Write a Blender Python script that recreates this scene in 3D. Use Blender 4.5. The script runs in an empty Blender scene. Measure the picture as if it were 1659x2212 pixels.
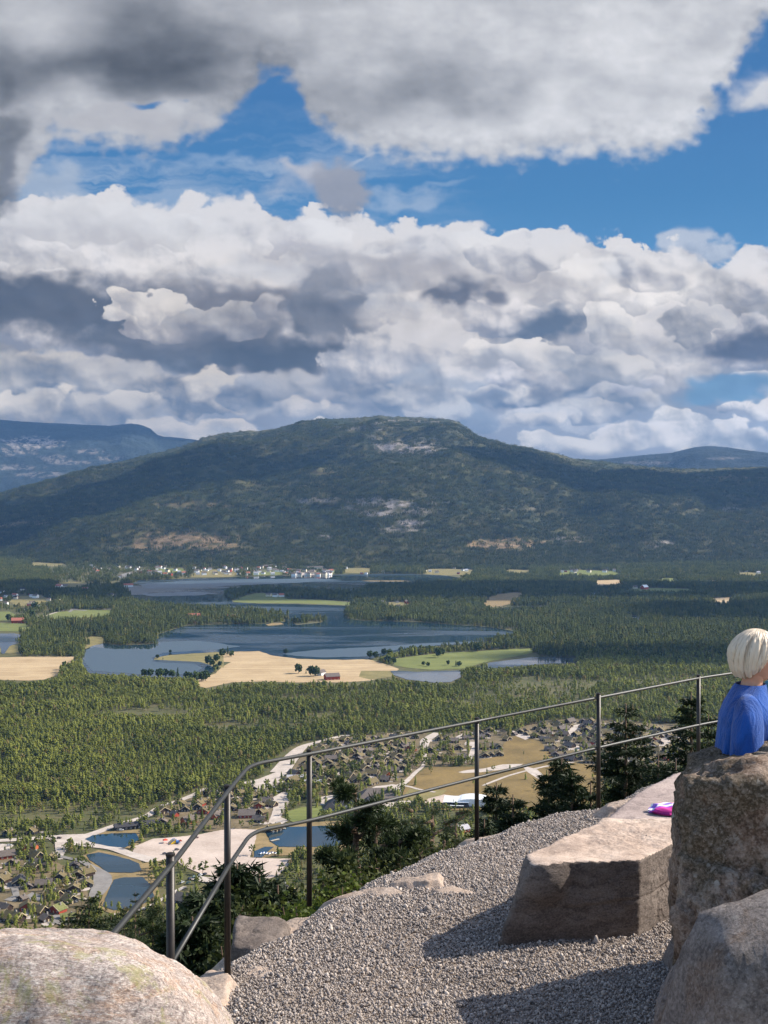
import bpy, bmesh, math, random
import numpy as np
from mathutils import Vector, Matrix, Euler

scene = bpy.context.scene
col0 = scene.collection
R = math.radians

# ------------------------------------------------------------------ camera
F = 2670.0; CU, CV, VH = 829.5, 1106.0, 1080.0        # focal length, picture centre and horizon, in units of 1659 x 2212
PITCH = math.atan((CV - VH) / F)
cam_data = bpy.data.cameras.new('camera'); cam = bpy.data.objects.new('camera', cam_data); col0.objects.link(cam)
cam_data.sensor_fit = 'VERTICAL'; cam_data.sensor_height = 24; cam_data.lens = 24 * F / 2212
cam_data.clip_start = .05; cam_data.clip_end = 120000
cam.location = (0, 0, 0); cam.rotation_euler = (R(90) - PITCH, 0, 0)
scene.camera = cam
scene.render.resolution_x = 768; scene.render.resolution_y = 1024

# ------------------------------------------------------------------ world, sun, exposure
SUN_EL, SUN_AZ = R(36), R(76)                          # azimuth clockwise from the view direction
world = bpy.data.worlds.new('World'); scene.world = world; world.use_nodes = True
wn = world.node_tree.nodes; wl = world.node_tree.links
sky = wn.new('ShaderNodeTexSky'); sky.sky_type = 'NISHITA'; sky.sun_disc = False
sky.sun_elevation = SUN_EL; sky.sun_rotation = SUN_AZ; sky.air_density = 1.0; sky.dust_density = 1.5; sky.altitude = 600
wn['Background'].inputs['Strength'].default_value = .15
wl.new(sky.outputs[0], wn['Background'].inputs[0])
sun_data = bpy.data.lights.new('sun', 'SUN'); sun = bpy.data.objects.new('sun', sun_data); col0.objects.link(sun)
sun_data.energy = 5.0; sun_data.angle = R(.5); sun_data.color = (1.0, .93, .82)
SUNV = Vector((math.cos(SUN_EL) * math.sin(SUN_AZ), math.cos(SUN_EL) * math.cos(SUN_AZ), math.sin(SUN_EL)))
sun.rotation_euler = SUNV.to_track_quat('Z', 'Y').to_euler()
scene.view_settings.view_transform = 'Standard'; scene.view_settings.look = 'None'
scene.view_settings.exposure = 0.75; scene.view_settings.gamma = 1.0; scene.view_settings.use_curve_mapping = False
scene.cycles.volume_bounces = 0; scene.cycles.max_bounces = 6; scene.cycles.transparent_max_bounces = 8

# ------------------------------------------------------------------ picture <-> place
def ray(u, v):
    a, b = (u - CU) / F, (CV - v) / F
    return Vector((a, math.cos(PITCH) + b * math.sin(PITCH), b * math.cos(PITCH) - math.sin(PITCH)))
def at(u, v, D):
    r = ray(u, v); return r * (D / r.y)
LANDMARKS = [(200, 1812, 'by the dark pond'), (240, 1865, 'by the blue pond'), (280, 1930, 'by the grey-blue pond'), (660, 1800, 'by the wide pond'), (30, 1835, 'by the left-hand gravel yard'), (60, 1900, 'by the dark gabled cabin'), (130, 1880, 'by the curving path'), (130, 1970, 'by the mossy roofs'), (40, 1980, 'at the lower left edge'), (180, 1920, 'at the end of the path'),
    (300, 1780, 'by the dark row house'), (400, 1775, 'by the wide red gable'), (470, 1760, 'by the red-ended cabin'), (533, 1750, 'by the big brown roof'), (450, 1710, 'along the forest road'), (610, 1700, 'by the long grey buildings'), (600, 1760, 'by the gravel drive'), (670, 1760, 'by the hotel lawn'), (745, 1740, 'by the dark hotel'), (400, 1900, 'by the parked cars'), (420, 1840, 'on the sand beach'), (480, 1930, 'by the parking lane'),
    (660, 1640, 'beside the second post'), (720, 1600, 'at the upper bend of the road'), (740, 1640, 'right of the bright bare plot'), (780, 1600, 'under the wood edge'), (800, 1680, 'above the hotel'), (840, 1640, 'in the middle of the village'), (880, 1600, 'by the village track'), (880, 1680, 'at the bog track'), (700, 1680, 'left of the hotel'),
    (950, 1600, 'in the top left row'), (960, 1640, 'in the lower left row'), (1000, 1620, 'at the bright turnaround'), (1045, 1590, 'at the top of the rows'), (1060, 1630, 'right of the third post'), (1000, 1700, 'on the bog meadow'), (1110, 1590, 'at the left end'), (1150, 1610, 'by the bog edge'), (1180, 1575, 'under the forest'), (1210, 1640, 'low above the double spruces'), (1240, 1575, 'by the steep bright plot'), (1240, 1615, 'by the middle plot'), (1290, 1590, 'at the fourth post'), (1290, 1640, 'low at the fourth post'), (1340, 1580, 'left of the tall spruce'), (1350, 1640, 'below the tall spruce'), (1430, 1590, 'on the right-hand cleared plots'), (1480, 1620, 'at the fifth post'),
    (1003, 1741, 'in front of the white hall'), (900, 1780, 'below the hotel track'), (620, 1900, 'by the orange-fronted cabin'), (520, 1900, 'low behind the first post'), (450, 1960, 'at the feet of the first post'), (380, 1960, 'right of the short post'), (330, 1990, 'below the footpath'), (560, 1880, 'at the sand\'s near edge'), (600, 1960, 'deep below the rock block'), (720, 1880, 'deep below the second post'), (500, 2060, 'in the gap under the rail'), (420, 2060, 'low behind the short post'), (260, 2060, 'behind the pale foreground rock'), (100, 2060, 'hidden behind the pale foreground rock'), (800, 1830, 'under the dark pines'), (880, 1840, 'under the gravel edge'), (960, 1800, 'at the orange-red cabin'), (1100, 1800, 'below the slim spruce'), (1250, 1780, 'below the fourth post'), (700, 2000, 'under the terrace'), (1000, 1900, 'under the terrace middle'), (1300, 1900, 'under the terrace right'),
    (800, 1425, 'at the grain field corner'), (850, 1432, 'at the meadow corner'), (880, 1412, 'on the left meadow shore'), (920, 1411, 'on the middle meadow shore'), (950, 1420, 'in the meadow'), (990, 1405, 'on the right meadow shore'), (1060, 1402, 'at the far meadow shore'), (980, 1438, 'above the pale pond'), (920, 1439, 'left above the pale pond'), (645, 1455, 'left of the farmhouse'), (678, 1461, 'beside the farmhouse'), (450, 1438, 'at the grain field neck'), (480, 1418, 'on the field spit'), (345, 1420, 'at the tip of the spit'), (430, 1462, 'at the near bay'), (330, 1454, 'left on the near bay'), (380, 1455, 'in the middle of the near bay'), (145, 1448, 'at the left grain field'), (1110, 1400, 'at the meadow end'), (40, 1330, 'by the left lawns'),
    (310, 1246, 'at its left end'), (360, 1244, 'above the left shore'), (400, 1230, 'high on its left side'), (420, 1244, 'on its left shore'), (470, 1244, 'on its middle shore'), (480, 1228, 'high in its middle'), (530, 1243, 'right of its middle'), (560, 1228, 'high on its right side'), (590, 1243, 'on its right shore'), (640, 1230, 'behind the halls'), (660, 1242, 'beside the quay'), (710, 1240, 'at its right end'),
    (210, 1225, 'uphill'), (240, 1245, 'near the water'), (290, 1225, 'by the bridge approach'), (20, 1280, 'at its upper left'), (80, 1280, 'at its upper right'), (20, 1310, 'at its lower left'), (90, 1312, 'at its lower right'), (780, 1228, 'above the dry pasture'), (860, 1235, 'behind the pale spit'), (960, 1230, 'by the yellow pasture'), (1020, 1236, 'at the right end'), (1220, 1234, 'on its left'), (1270, 1234, 'in its middle'), (1330, 1234, 'on its right')]
def whereabouts(u, v): return min(LANDMARKS, key=lambda q: (q[0] - u) ** 2 + 6 * (q[1] - v) ** 2)[2]
ZV = -300.0                                           # the valley floor lies 300 m below the viewpoint
def gnd(u, v, z=ZV):
    r = ray(u, v); return r * (z / r.z)
def proj(x, y, z):
    """numpy: place -> picture"""
    c, s = math.cos(PITCH), math.sin(PITCH)
    w = y * c - z * s; b = y * s + z * c
    return CU + F * x / w, CV - F * b / w

# ------------------------------------------------------------------ object helpers
def tag(o, label=None, cat=None, group=None, kind=None):
    if label: o['label'] = label
    if cat: o['category'] = cat
    if group: o['group'] = group
    if kind: o['kind'] = kind
    return o
def empty(name, loc=(0, 0, 0), rz=0.0, **kw):
    o = bpy.data.objects.new(name, None); col0.objects.link(o); o.location = loc; o.rotation_euler = (0, 0, rz)
    o.empty_display_size = .1
    return tag(o, **kw)
def link_mesh(name, me, mats, parent=None, **kw):
    for m in (mats if isinstance(mats, (list, tuple)) else [mats]):
        me.materials.append(m)
    o = bpy.data.objects.new(name, me); col0.objects.link(o)
    if parent: o.parent = parent
    return tag(o, **kw)
def np_mesh(name, V, Fc, smooth=False, mi=None):
    """V (n,3), Fc (m,3) or (m,4) numpy, or a list of such blocks"""
    blocks = Fc if isinstance(Fc, list) else [Fc]
    blocks = [b for b in blocks if len(b)]
    me = bpy.data.meshes.new(name); me.vertices.add(len(V)); me.vertices.foreach_set('co', np.asarray(V, np.float32).ravel())
    if blocks:
        loops = np.concatenate([b.ravel() for b in blocks]).astype(np.int32)
        tot = np.concatenate([np.full(len(b), b.shape[1]) for b in blocks]).astype(np.int32)
        me.loops.add(len(loops)); me.loops.foreach_set('vertex_index', loops)
        me.polygons.add(len(tot)); me.polygons.foreach_set('loop_start', np.concatenate([[0], np.cumsum(tot)[:-1]]).astype(np.int32))
        me.polygons.foreach_set('loop_total', tot)
        if mi is not None: me.polygons.foreach_set('material_index', np.asarray(mi, np.int32))
        me.polygons.foreach_set('use_smooth', np.full(len(tot), smooth))
    me.update(); me.validate()
    return me
def grid_faces(ni, nj):
    i, j = np.meshgrid(np.arange(ni - 1), np.arange(nj - 1), indexing='ij'); a = (i * nj + j).ravel()
    return np.stack([a, a + nj, a + nj + 1, a + 1], 1)
def copy_tree(o, parent=None):
    c = o.copy(); col0.objects.link(c)
    if parent: c.parent = parent
    for ch in o.children: copy_tree(ch, c)
    return c

class MB:
    """collects simple solids, then links them as one mesh object"""
    def __init__(s): s.v = []; s.f = []; s.m = []
    def poly(s, pts, faces, mi=0):
        b = len(s.v); s.v += [tuple(p) for p in pts]; s.f += [tuple(b + i for i in f) for f in faces]; s.m += [mi] * len(faces); return s
    def box(s, x0, x1, y0, y1, z0, z1, mi=0):
        p = [(x0, y0, z0), (x1, y0, z0), (x1, y1, z0), (x0, y1, z0), (x0, y0, z1), (x1, y0, z1), (x1, y1, z1), (x0, y1, z1)]
        return s.poly(p, [(3, 2, 1, 0), (4, 5, 6, 7), (0, 1, 5, 4), (1, 2, 6, 5), (2, 3, 7, 6), (3, 0, 4, 7)], mi)
    def tube(s, path, r, n=8, mi=0, cap=True):
        path = [Vector(p) for p in path]; rs = r if isinstance(r, (list, tuple)) else [r] * len(path)
        ring = []; up = Vector((0, 0, 1)); pu = None
        for i, p in enumerate(path):
            t = (path[min(i + 1, len(path) - 1)] - path[max(i - 1, 0)]).normalized()
            if pu is None: pu = t.orthogonal().normalized() if abs(t.z) > .9 else (up - t * up.dot(t)).normalized()
            pu = (pu - t * pu.dot(t)).normalized(); w = t.cross(pu)
            ring += [tuple(p + (pu * math.cos(2 * math.pi * k / n) + w * math.sin(2 * math.pi * k / n)) * rs[i]) for k in range(n)]
        fs = [(i * n + k, i * n + (k + 1) % n, (i + 1) * n + (k + 1) % n, (i + 1) * n + k) for i in range(len(path) - 1) for k in range(n)]
        if cap: fs += [tuple(range(n))[::-1], tuple((len(path) - 1) * n + k for k in range(n))]
        return s.poly(ring, fs, mi)
    def build(s, name, mats, parent=None, smooth=False, bevel=0, **kw):
        me = bpy.data.meshes.new(name); me.from_pydata(s.v, [], s.f)
        me.polygons.foreach_set('material_index', s.m)
        if smooth: me.polygons.foreach_set('use_smooth', [True] * len(s.f))
        o = link_mesh(name, me, mats, parent, **kw)
        if bevel:
            b = o.modifiers.new('bevel', 'BEVEL'); b.width = bevel; b.segments = 2; b.limit_method = 'ANGLE'
        return o

# ------------------------------------------------------------------ material helper
class NT:
    def __init__(s, name):
        s.mat = bpy.data.materials.new(name); s.mat.use_nodes = True; s.t = s.mat.node_tree; s.n = s.t.nodes; s.l = s.t.links
        s.b = s.n['Principled BSDF']; s.out = s.n['Material Output']; s._c = None
        s.b.inputs['Specular IOR Level'].default_value = .25
    def new(s, typ, **kw):
        n = s.n.new(typ)
        for k, v in kw.items(): setattr(n, k, v)
        return n
    def coord(s, kind='Object'):
        if s._c is None: s._c = s.new('ShaderNodeTexCoord')
        return s._c.outputs[kind]
    def mapped(s, scale=(1, 1, 1), rot=(0, 0, 0), kind='Object', loc=(0, 0, 0)):
        m = s.new('ShaderNodeMapping'); s.l.new(s.coord(kind), m.inputs[0]); m.inputs['Scale'].default_value = scale; m.inputs['Rotation'].default_value = rot; m.inputs['Location'].default_value = loc
        return m.outputs[0]
    def noise(s, scale=5, detail=4, rough=.55, vec=None, dist=0.0):
        n = s.new('ShaderNodeTexNoise'); n.inputs['Scale'].default_value = scale; n.inputs['Detail'].default_value = detail
        n.inputs['Roughness'].default_value = rough; n.inputs['Distortion'].default_value = dist
        s.l.new(vec if vec is not None else s.coord(), n.inputs['Vector']); return n.outputs[0]
    def voro(s, scale=5, vec=None, out='Distance', feature='F1'):
        n = s.new('ShaderNodeTexVoronoi', feature=feature); n.inputs['Scale'].default_value = scale
        s.l.new(vec if vec is not None else s.coord(), n.inputs['Vector']); return n.outputs[out]
    def ramp(s, fac, stops):
        n = s.new('ShaderNodeValToRGB'); s.l.new(fac, n.inputs[0]); cr = n.color_ramp
        while len(cr.elements) < len(stops): cr.elements.new(.5)
        for e, (p, c) in zip(cr.elements, stops):
            e.position = p; e.color = (*c, 1) if isinstance(c, (tuple, list)) else (c, c, c, 1)
        return n.outputs[0]
    def mix(s, fac, a, b, blend='MIX'):
        n = s.new('ShaderNodeMix', data_type='RGBA', blend_type=blend)
        for sock, val in ((n.inputs[0], fac), (n.inputs[6], a), (n.inputs[7], b)):
            if isinstance(val, bpy.types.NodeSocket): s.l.new(val, sock)
            elif isinstance(val, (tuple, list)): sock.default_value = (*val, 1) if len(val) == 3 else val
            else: sock.default_value = val
        return n.outputs[2]
    def math(s, op, a, b=0.0, clamp=False):
        n = s.new('ShaderNodeMath', operation=op); n.use_clamp = clamp
        for sock, val in ((n.inputs[0], a), (n.inputs[1], b)):
            if isinstance(val, bpy.types.NodeSocket): s.l.new(val, sock)
            else: sock.default_value = val
        return n.outputs[0]
    def attr(s, name, out='Fac'):
        n = s.new('ShaderNodeAttribute'); n.attribute_name = name; return n.outputs[out]
    def rand(s): return s.new('ShaderNodeObjectInfo').outputs['Random']
    def color(s, c): 
        if isinstance(c, bpy.types.NodeSocket): s.l.new(c, s.b.inputs['Base Color'])
        else: s.b.inputs['Base Color'].default_value = (*c, 1)
        return s
    def rough(s, r): 
        if isinstance(r, bpy.types.NodeSocket): s.l.new(r, s.b.inputs['Roughness'])
        else: s.b.inputs['Roughness'].default_value = r
        return s
    def bump(s, h, strength=.5, dist=.02):
        n = s.new('ShaderNodeBump'); n.inputs['Strength'].default_value = strength; n.inputs['Distance'].default_value = dist
        s.l.new(h, n.inputs['Height']); s.l.new(n.outputs[0], s.b.inputs['Normal']); return s
def plain(name, c, rough=.8, var=.25, scale=3, spec=.25, metal=0.0, bump=0.0, dist=.01):
    t = NT(name); f = t.noise(scale, 5, .6)
    t.color(t.ramp(f, [(.3, tuple(x * (1 - var) for x in c)), (.7, tuple(min(1, x * (1 + var)) for x in c))])).rough(rough)
    t.b.inputs['Specular IOR Level'].default_value = spec; t.b.inputs['Metallic'].default_value = metal
    if bump: t.bump(t.noise(scale * 4, 5, .6), bump, dist)
    return t.mat
# ------------------------------------------------------------------ numpy noise
def _hash(ix, iy, iz, seed):
    h = (ix.astype(np.int64) * 374761393 + iy.astype(np.int64) * 668265263 + iz.astype(np.int64) * 2147483647 + seed * 144269) & 0xffffffff
    h = ((h ^ (h >> 13)) * 1274126177) & 0xffffffff
    h = ((h ^ (h >> 16)) * 2246822519) & 0xffffffff
    return (h ^ (h >> 15)) & 0xffffffff

def rnd(ix, iy, iz, seed):
    return _hash(ix, iy, iz, seed) / 4294967295.0

def noise2(x, y, seed=0):
    """gradient noise, about -1..1"""
    x0 = np.floor(x); y0 = np.floor(y); fx = x - x0; fy = y - y0
    ux = fx * fx * fx * (fx * (fx * 6 - 15) + 10); uy = fy * fy * fy * (fy * (fy * 6 - 15) + 10)
    z = np.zeros_like(x0)
    def g(i, j):
        a = rnd(x0 + i, y0 + j, z, seed) * 2 * math.pi
        return np.cos(a) * (fx - i) + np.sin(a) * (fy - j)
    a = g(0, 0); b = g(1, 0); c = g(0, 1); d = g(1, 1)
    return 1.5 * ((a * (1 - ux) + b * ux) * (1 - uy) + (c * (1 - ux) + d * ux) * uy)

def fbm2(x, y, seed=0, octs=4, gain=.5, lac=2.03):
    s = 0; a = 1; t = 0
    for k in range(octs):
        s = s + a * noise2(x, y, seed + k * 17); t += a; a *= gain; x = x * lac + 13.7; y = y * lac + 7.3
    return s / t

def worley2(x, y, seed=0):
    x0 = np.floor(x); y0 = np.floor(y); best = np.full(x.shape, 9.0); z = np.zeros_like(x0)
    for i in (-1, 0, 1):
        for j in (-1, 0, 1):
            cx = x0 + i; cy = y0 + j
            px = cx + rnd(cx, cy, z, seed); py = cy + rnd(cx, cy, z, seed + 5)
            best = np.minimum(best, (px - x) ** 2 + (py - y) ** 2)
    return np.sqrt(best)

def noise3(p, seed=0):
    """p (n,3) gradient-like value noise -1..1"""
    p0 = np.floor(p); f = p - p0; u = f * f * f * (f * (f * 6 - 15) + 10); s = 0
    for i in (0, 1):
        for j in (0, 1):
            for k in (0, 1):
                ix, iy, iz = p0[:, 0] + i, p0[:, 1] + j, p0[:, 2] + k
                g = np.stack([rnd(ix, iy, iz, seed), rnd(ix, iy, iz, seed + 1), rnd(ix, iy, iz, seed + 2)], 1) * 2 - 1
                w = (u[:, 0] if i else 1 - u[:, 0]) * (u[:, 1] if j else 1 - u[:, 1]) * (u[:, 2] if k else 1 - u[:, 2])
                s = s + w * (g * (f - np.array([i, j, k]))).sum(1)
    return s * 1.4

def fbm3(p, seed=0, octs=4, gain=.5):
    s = 0; a = 1; t = 0
    for k in range(octs):
        s = s + a * noise3(p, seed + 11 * k); t += a; a *= gain; p = p * 2.03 + 5.1
    return s / t

def sstep(a, b, x):
    t = np.clip((x - a) / (b - a), 0, 1)
    return t * t * (3 - 2 * t)
# ------------------------------------------------------------------ sky: clouds computed on the dome's vertices
def srgb(r, g, b):
    return np.array([((c / 255 + .055) / 1.055) ** 2.4 if c > 10 else c / 255 / 12.92 for c in (r, g, b)])

def cloud_colours(U, V):
    """U, V: direction on the dome (tangent units, u to the right, v downwards). Returns linear rgb."""
    sh = U.shape
    # blue sky, paler towards the horizon
    col = np.stack([np.interp(V, [-1500, 200, 420, 600, 850, 1080], [srgb(*q)[i] for q in ((40, 84, 138), (62, 115, 170), (70, 128, 179), (86, 144, 192), (122, 168, 203), (160, 188, 208))]) for i in range(3)], -1)
    # shared relief fields
    def cauli(x, y, seed):
        wx = x + 16 * noise2(x / 70, y / 60, seed) + 5 * noise2(x / 19, y / 17, seed + 4); wy = y + 12 * noise2(x / 60, y / 60, seed + 3) + 4 * noise2(x / 19, y / 17, seed + 9)
        s = 0; a = 1; tt = 0; sc = 120.
        for k in range(6):
            s = s + a * (1 - np.clip(worley2(wx / sc, wy / sc * 1.12, seed + 31 * k), 0, 1.1) ** 1.5); tt += a; a *= .58; sc *= .5
        return s / tt
    B0 = cauli(U, V, 3)
    B1 = cauli(U - 6, V + 8, 3)          # a step away from the light, up and to the right
    B2 = cauli(U - 1.6, V + 2.2, 3)
    def smooth(x, y): return 1 - np.clip(worley2((x + 16 * noise2(x / 70, y / 60, 3)) / 120, (y + 12 * noise2(x / 60, y / 60, 6)) / 107, 3), 0, 1.1) ** 1.5 + .5 * (1 - np.clip(worley2(x / 56 + 3, y / 50, 8), 0, 1.1) ** 1.5)
    relb = np.clip((smooth(U, V) - smooth(U - 15, V + 20)) * .95, -1, 1)
    rel = np.clip((B0 - B1) * 1.3 + (B0 - B2) * 1.2 + relb * .6, -1, 1)
    N1 = fbm2(U / 210, V / 120, 5, 5); N2 = fbm2(U / 60, V / 45, 9, 5, .55); N3 = fbm2(U / 340, V / 90, 15, 5)
    W1 = fbm2(U / 300 + .5 * N1, V / 38 + .6 * N2, 23, 5, .6)                 # wispy streaks
    N4 = fbm2(U / 26, V / 24, 29, 5, .6)

    Q1 = fbm2(U / 95, V / 60, 41, 3); Q2 = fbm2(U / 95, V / 60, 47, 3)
    Uw = U + 58 * Q1 + 34 * noise2(U / 260, V / 160, 51); Vw = V + 34 * Q2 + 18 * noise2(U / 260, V / 160, 57)
    SO = .45 + 1.1 * sstep(-.4, .5, noise2(U / 90, V / 70, 61))
    cover = np.zeros(sh)

    def lay(alpha, c):
        nonlocal col, cover
        a = np.clip(alpha, 0, 1)[..., None]
        col = col * (1 - a) + c * a
        cover = np.maximum(cover, a[..., 0])

    white = srgb(222, 219, 219); cream = srgb(214, 208, 200); pale = srgb(196, 194, 197)
    grey = srgb(150, 152, 158); dark = srgb(106, 113, 125); slate = srgb(92, 108, 133)

    def puff(u, v, ru, rv, *args, **kw):
        nonlocal col, cover
        m = kw.pop('pad', 1.0)
        us, vs = U[0], V[:, 0]
        i0, i1 = np.searchsorted(vs, [v - rv * 2.2 * m - 60, v + rv * 2.2 * m + 60]); j0, j1 = np.searchsorted(us, [u - ru * 2.0 * m - 90, u + ru * 2.0 * m + 90])
        if i1 <= i0 or j1 <= j0: return
        S = (slice(i0, i1), slice(j0, j1))
        puff_(S, u, v, ru, rv, *args, **kw)

    def puff_(S, u, v, ru, rv, lo, hi, soft=.18, amp=.5, contrast=1., base=0., flat=.25, alpha=1., edge=0.):
        """one cumulus: cauliflower rim, pale top, darker flat base"""
        nonlocal col
        x = (Uw[S] - u) / ru; y = (Vw[S] - v) / rv
        y2 = np.where(y > 0, y * (1 + flat), y)
        r = np.sqrt(x * x + y2 * y2)
        f = 1 - r + amp * (B0[S] - .42) * 1.45 + amp * .4 * N2[S]
        a = sstep(0, soft * SO[S] * 1.5, f) * alpha
        if a.max() <= 0: return
        # a rounded body: the lobes' own relief, then the big shape's fall from lit crown to shaded base
        tone = .47 - .62 * (y + base) + .20 * x + contrast * (.75 * rel[S] + .60 * relb[S] + .5 * (B0[S] - .45)) + .14 * N2[S] + .07 * N4[S] + .1 * N1[S] + edge * (1 - sstep(0, .5, f))
        tone = np.clip(tone, 0, 1)[..., None]
        A = np.clip(a, 0, 1)[..., None]
        col[S] = col[S] * (1 - A) + (lo * (1 - tone) + hi * tone) * A
        cover[S] = np.maximum(cover[S], A[..., 0])

    def sheet(u, v, ru, rv, c, soft=.5, amp=.5, alpha=1., rot=0., tex=.12):
        cu, su = math.cos(math.radians(rot)), math.sin(math.radians(rot))
        x = ((Uw - u) * cu + (Vw - v) * su) / ru; y = (-(Uw - u) * su + (Vw - v) * cu) / rv
        f = 1 - np.sqrt(x * x + y * y) + amp * .8 * N1 + amp * .8 * N2
        a = sstep(0, soft, f) * alpha
        lay(a, c * (1 + tex * (N3 + .6 * N2)[..., None] + .05 * (rel + .6 * N4)[..., None] * sstep(420, 560, V)[..., None]))

    # thin veils in the blue
    veil = sstep(.0, .7, W1 + .35 * N1 + .25)
    band = np.exp(-((V - 400) / 110) ** 2)
    lay(veil * band * .62 * sstep(1150, 650, U), srgb(170, 186, 206))
    sheet(640, 395, 150, 50, srgb(190, 194, 204), .9, .6, .55, -12)
    sheet(860, 440, 120, 26, srgb(180, 194, 212), .9, .8, .5, -18)
    sheet(940, 395, 150, 12, srgb(170, 188, 210), 1., .6, .35, -8)
    sheet(480, 350, 190, 20, srgb(160, 180, 204), 1., .6, .45, -6)
    sheet(800, 350, 90, 10, srgb(200, 204, 212), 1., .6, .5, -14)
    sheet(100, 400, 105, 55, srgb(172, 184, 200), .8, .7, .8, -20)
    sheet(980, 490, 60, 14, srgb(170, 190, 212), 1., .8, .4)
    sheet(1590, 520, 30, 7, srgb(170, 190, 212), 1., .7, .5)
    # low bank at the horizon
    for a in ((120, 900, 420, 85), (520, 900, 380, 75), (900, 930, 360, 80), (1250, 940, 330, 60), (1560, 955, 330, 50), (-420, 890, 520, 110), (2050, 930, 520, 90)):
        puff(*a, srgb(132, 145, 165), srgb(186, 192, 202), .35, .35, .7)
    sheet(900, 1000, 2400, 75, srgb(168, 182, 200), .9, .25, .9)
    lay(sstep(600, 690, Vw) * .97, srgb(158, 166, 182) * (1 + .12 * N3[..., None]))
    # main bank, body
    puff(-350, 640, 620, 250, grey, white, .12, .38, .6)
    puff(230, 610, 520, 185, srgb(150, 152, 160), white, .06, .26, .6)
    puff(560, 640, 480, 175, srgb(160, 162, 170), white, .06, .3, .7)
    puff(1230, 720, 420, 190, srgb(164, 167, 176), white, .07, .36, .8)
    puff(900, 700, 480, 195, srgb(165, 166, 174), white, .06, .32, .75)
    puff(1080, 590, 110, 80, srgb(186, 186, 192), srgb(228, 226, 226), .07, .45, .9)
    puff(1400, 640, 170, 92, srgb(178, 180, 188), srgb(228, 226, 226), .07, .42, .9)
    puff(1240, 618, 120, 52, srgb(186, 186, 192), srgb(230, 228, 228), .08, .45, .9)
    puff(670, 520, 85, 40, srgb(196, 194, 198), srgb(230, 228, 228), .1, .5, .8)
    puff(240, 492, 230, 52, srgb(196, 194, 196), srgb(224, 222, 222), .1, .3, .6)
    puff(1720, 660, 230, 120, srgb(160, 163, 172), srgb(216, 215, 218), .1, .4, .9)
    puff(2250, 640, 480, 170, srgb(150, 156, 168), white, .1, .4, .8)
    rg = random.Random(17)
    for k in range(70):
        v = 545 + 330 * (k / 70) ** .9 + rg.uniform(-12, 12); u = rg.uniform(-250, 1900)
        if u < 620 and v < 600: continue
        w = rg.uniform(34, 105); d = (v - 545) / 330
        lo_ = (170 - 34 * d, 172 - 26 * d, 182 - 12 * d); hi_ = (222 - 8 * d, 220 - 8 * d, 221 - 4 * d)
        puff(u, v, w, w * rg.uniform(.42, .62) * (1 - .25 * d), srgb(*lo_), srgb(*hi_), rg.choice((.1, .2, .5)), .5, 1.0, base=rg.uniform(-.3, .1), alpha=rg.choice((.95, .8, .6)))
    # shaded undersides
    sheet(40, 655, 520, 84, srgb(98, 104, 118), .55, .32, .97, 4, .10)
    sheet(-400, 700, 460, 90, dark, .6, .4, .9, 0, .08)
    sheet(900, 590, 500, 36, srgb(176, 175, 181), .9, .3, .75, 6, .08)
    sheet(1400, 690, 300, 60, srgb(176, 178, 188), 1., .4, .6, -6, .08)
    sheet(540, 650, 330, 56, srgb(128, 129, 140), .8, .35, .9, 8, .08)
    puff(700, 690, 95, 92, srgb(112, 120, 136), srgb(150, 154, 166), .45, .45, .5, alpha=.9)
    sheet(400, 745, 400, 66, srgb(106, 113, 127), .55, .3, .97, 4, .09)
    sheet(560, 778, 320, 34, srgb(92, 102, 118), .7, .25, .92, -4, .08)
    sheet(780, 735, 150, 50, srgb(132, 138, 152), .9, .4, .85, -25, .08)
    sheet(990, 640, 100, 42, srgb(118, 122, 138), .6, .4, .92, -14, .07)
    sheet(1190, 706, 150, 52, slate * 1.12, .75, .4, .95, -5, .05)
    sheet(1130, 735, 90, 26, slate * 1.1, .9, .4, .9, 10, .05)
    # bright heads in front of the shade
    puff(335, 688, 100, 42, srgb(158, 158, 166), srgb(218, 214, 211), .06, .6, 1., base=-.1)
    puff(300, 662, 40, 34, srgb(176, 176, 182), srgb(220, 216, 213), .06, .5, 1.)
    puff(470, 700, 110, 40, srgb(158, 158, 166), srgb(200, 198, 198), .14, .55, .9)
    puff(570, 672, 46, 34, srgb(168, 168, 176), srgb(202, 200, 202), .2, .5, .8)
    sheet(400, 735, 210, 20, srgb(130, 134, 146), .9, .35, .8, 0, .05)
    puff(900, 700, 120, 60, srgb(176, 176, 184), srgb(212, 210, 212), .3, .5, .8)
    puff(860, 790, 165, 85, srgb(138, 148, 168), srgb(208, 206, 208), .12, .5, 1.)
    puff(930, 850, 110, 50, srgb(118, 132, 155), srgb(170, 178, 192), .3, .45, .8)
    # right side heads
    puff(1440, 730, 100, 66, srgb(170, 173, 182), srgb(220, 218, 220), .08, .55, 1.)
    puff(1330, 702, 52, 50, srgb(176, 178, 186), srgb(224, 222, 222), .08, .5, 1.)
    puff(1150, 775, 118, 30, srgb(176, 178, 186), srgb(220, 217, 216), .09, .6, 1.)
    puff(1300, 795, 95, 40, srgb(160, 166, 178), srgb(214, 212, 212), .1, .55, 1.)
    # blue gap low on the right
    sheet(1580, 842, 150, 30, srgb(112, 158, 198), .7, .45, .95, -4, .03)
    sheet(1620, 752, 150, 50, srgb(98, 108, 132), .7, .45, .96, 6, .07)
    puff(1500, 690, 46, 40, srgb(160, 164, 174), srgb(212, 211, 214), .12, .55, 1.)
    sheet(760, 860, 260, 60, srgb(140, 150, 168), 1., .35, .6, 0, .08)
    # lower dark lumps and small heads
    sheet(1110, 850, 110, 46, srgb(92, 110, 140), .9, .45, .95, 4, .06)
    puff(1245, 862, 72, 30, srgb(92, 110, 138), srgb(120, 134, 156), .45, .6, .8)
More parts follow.
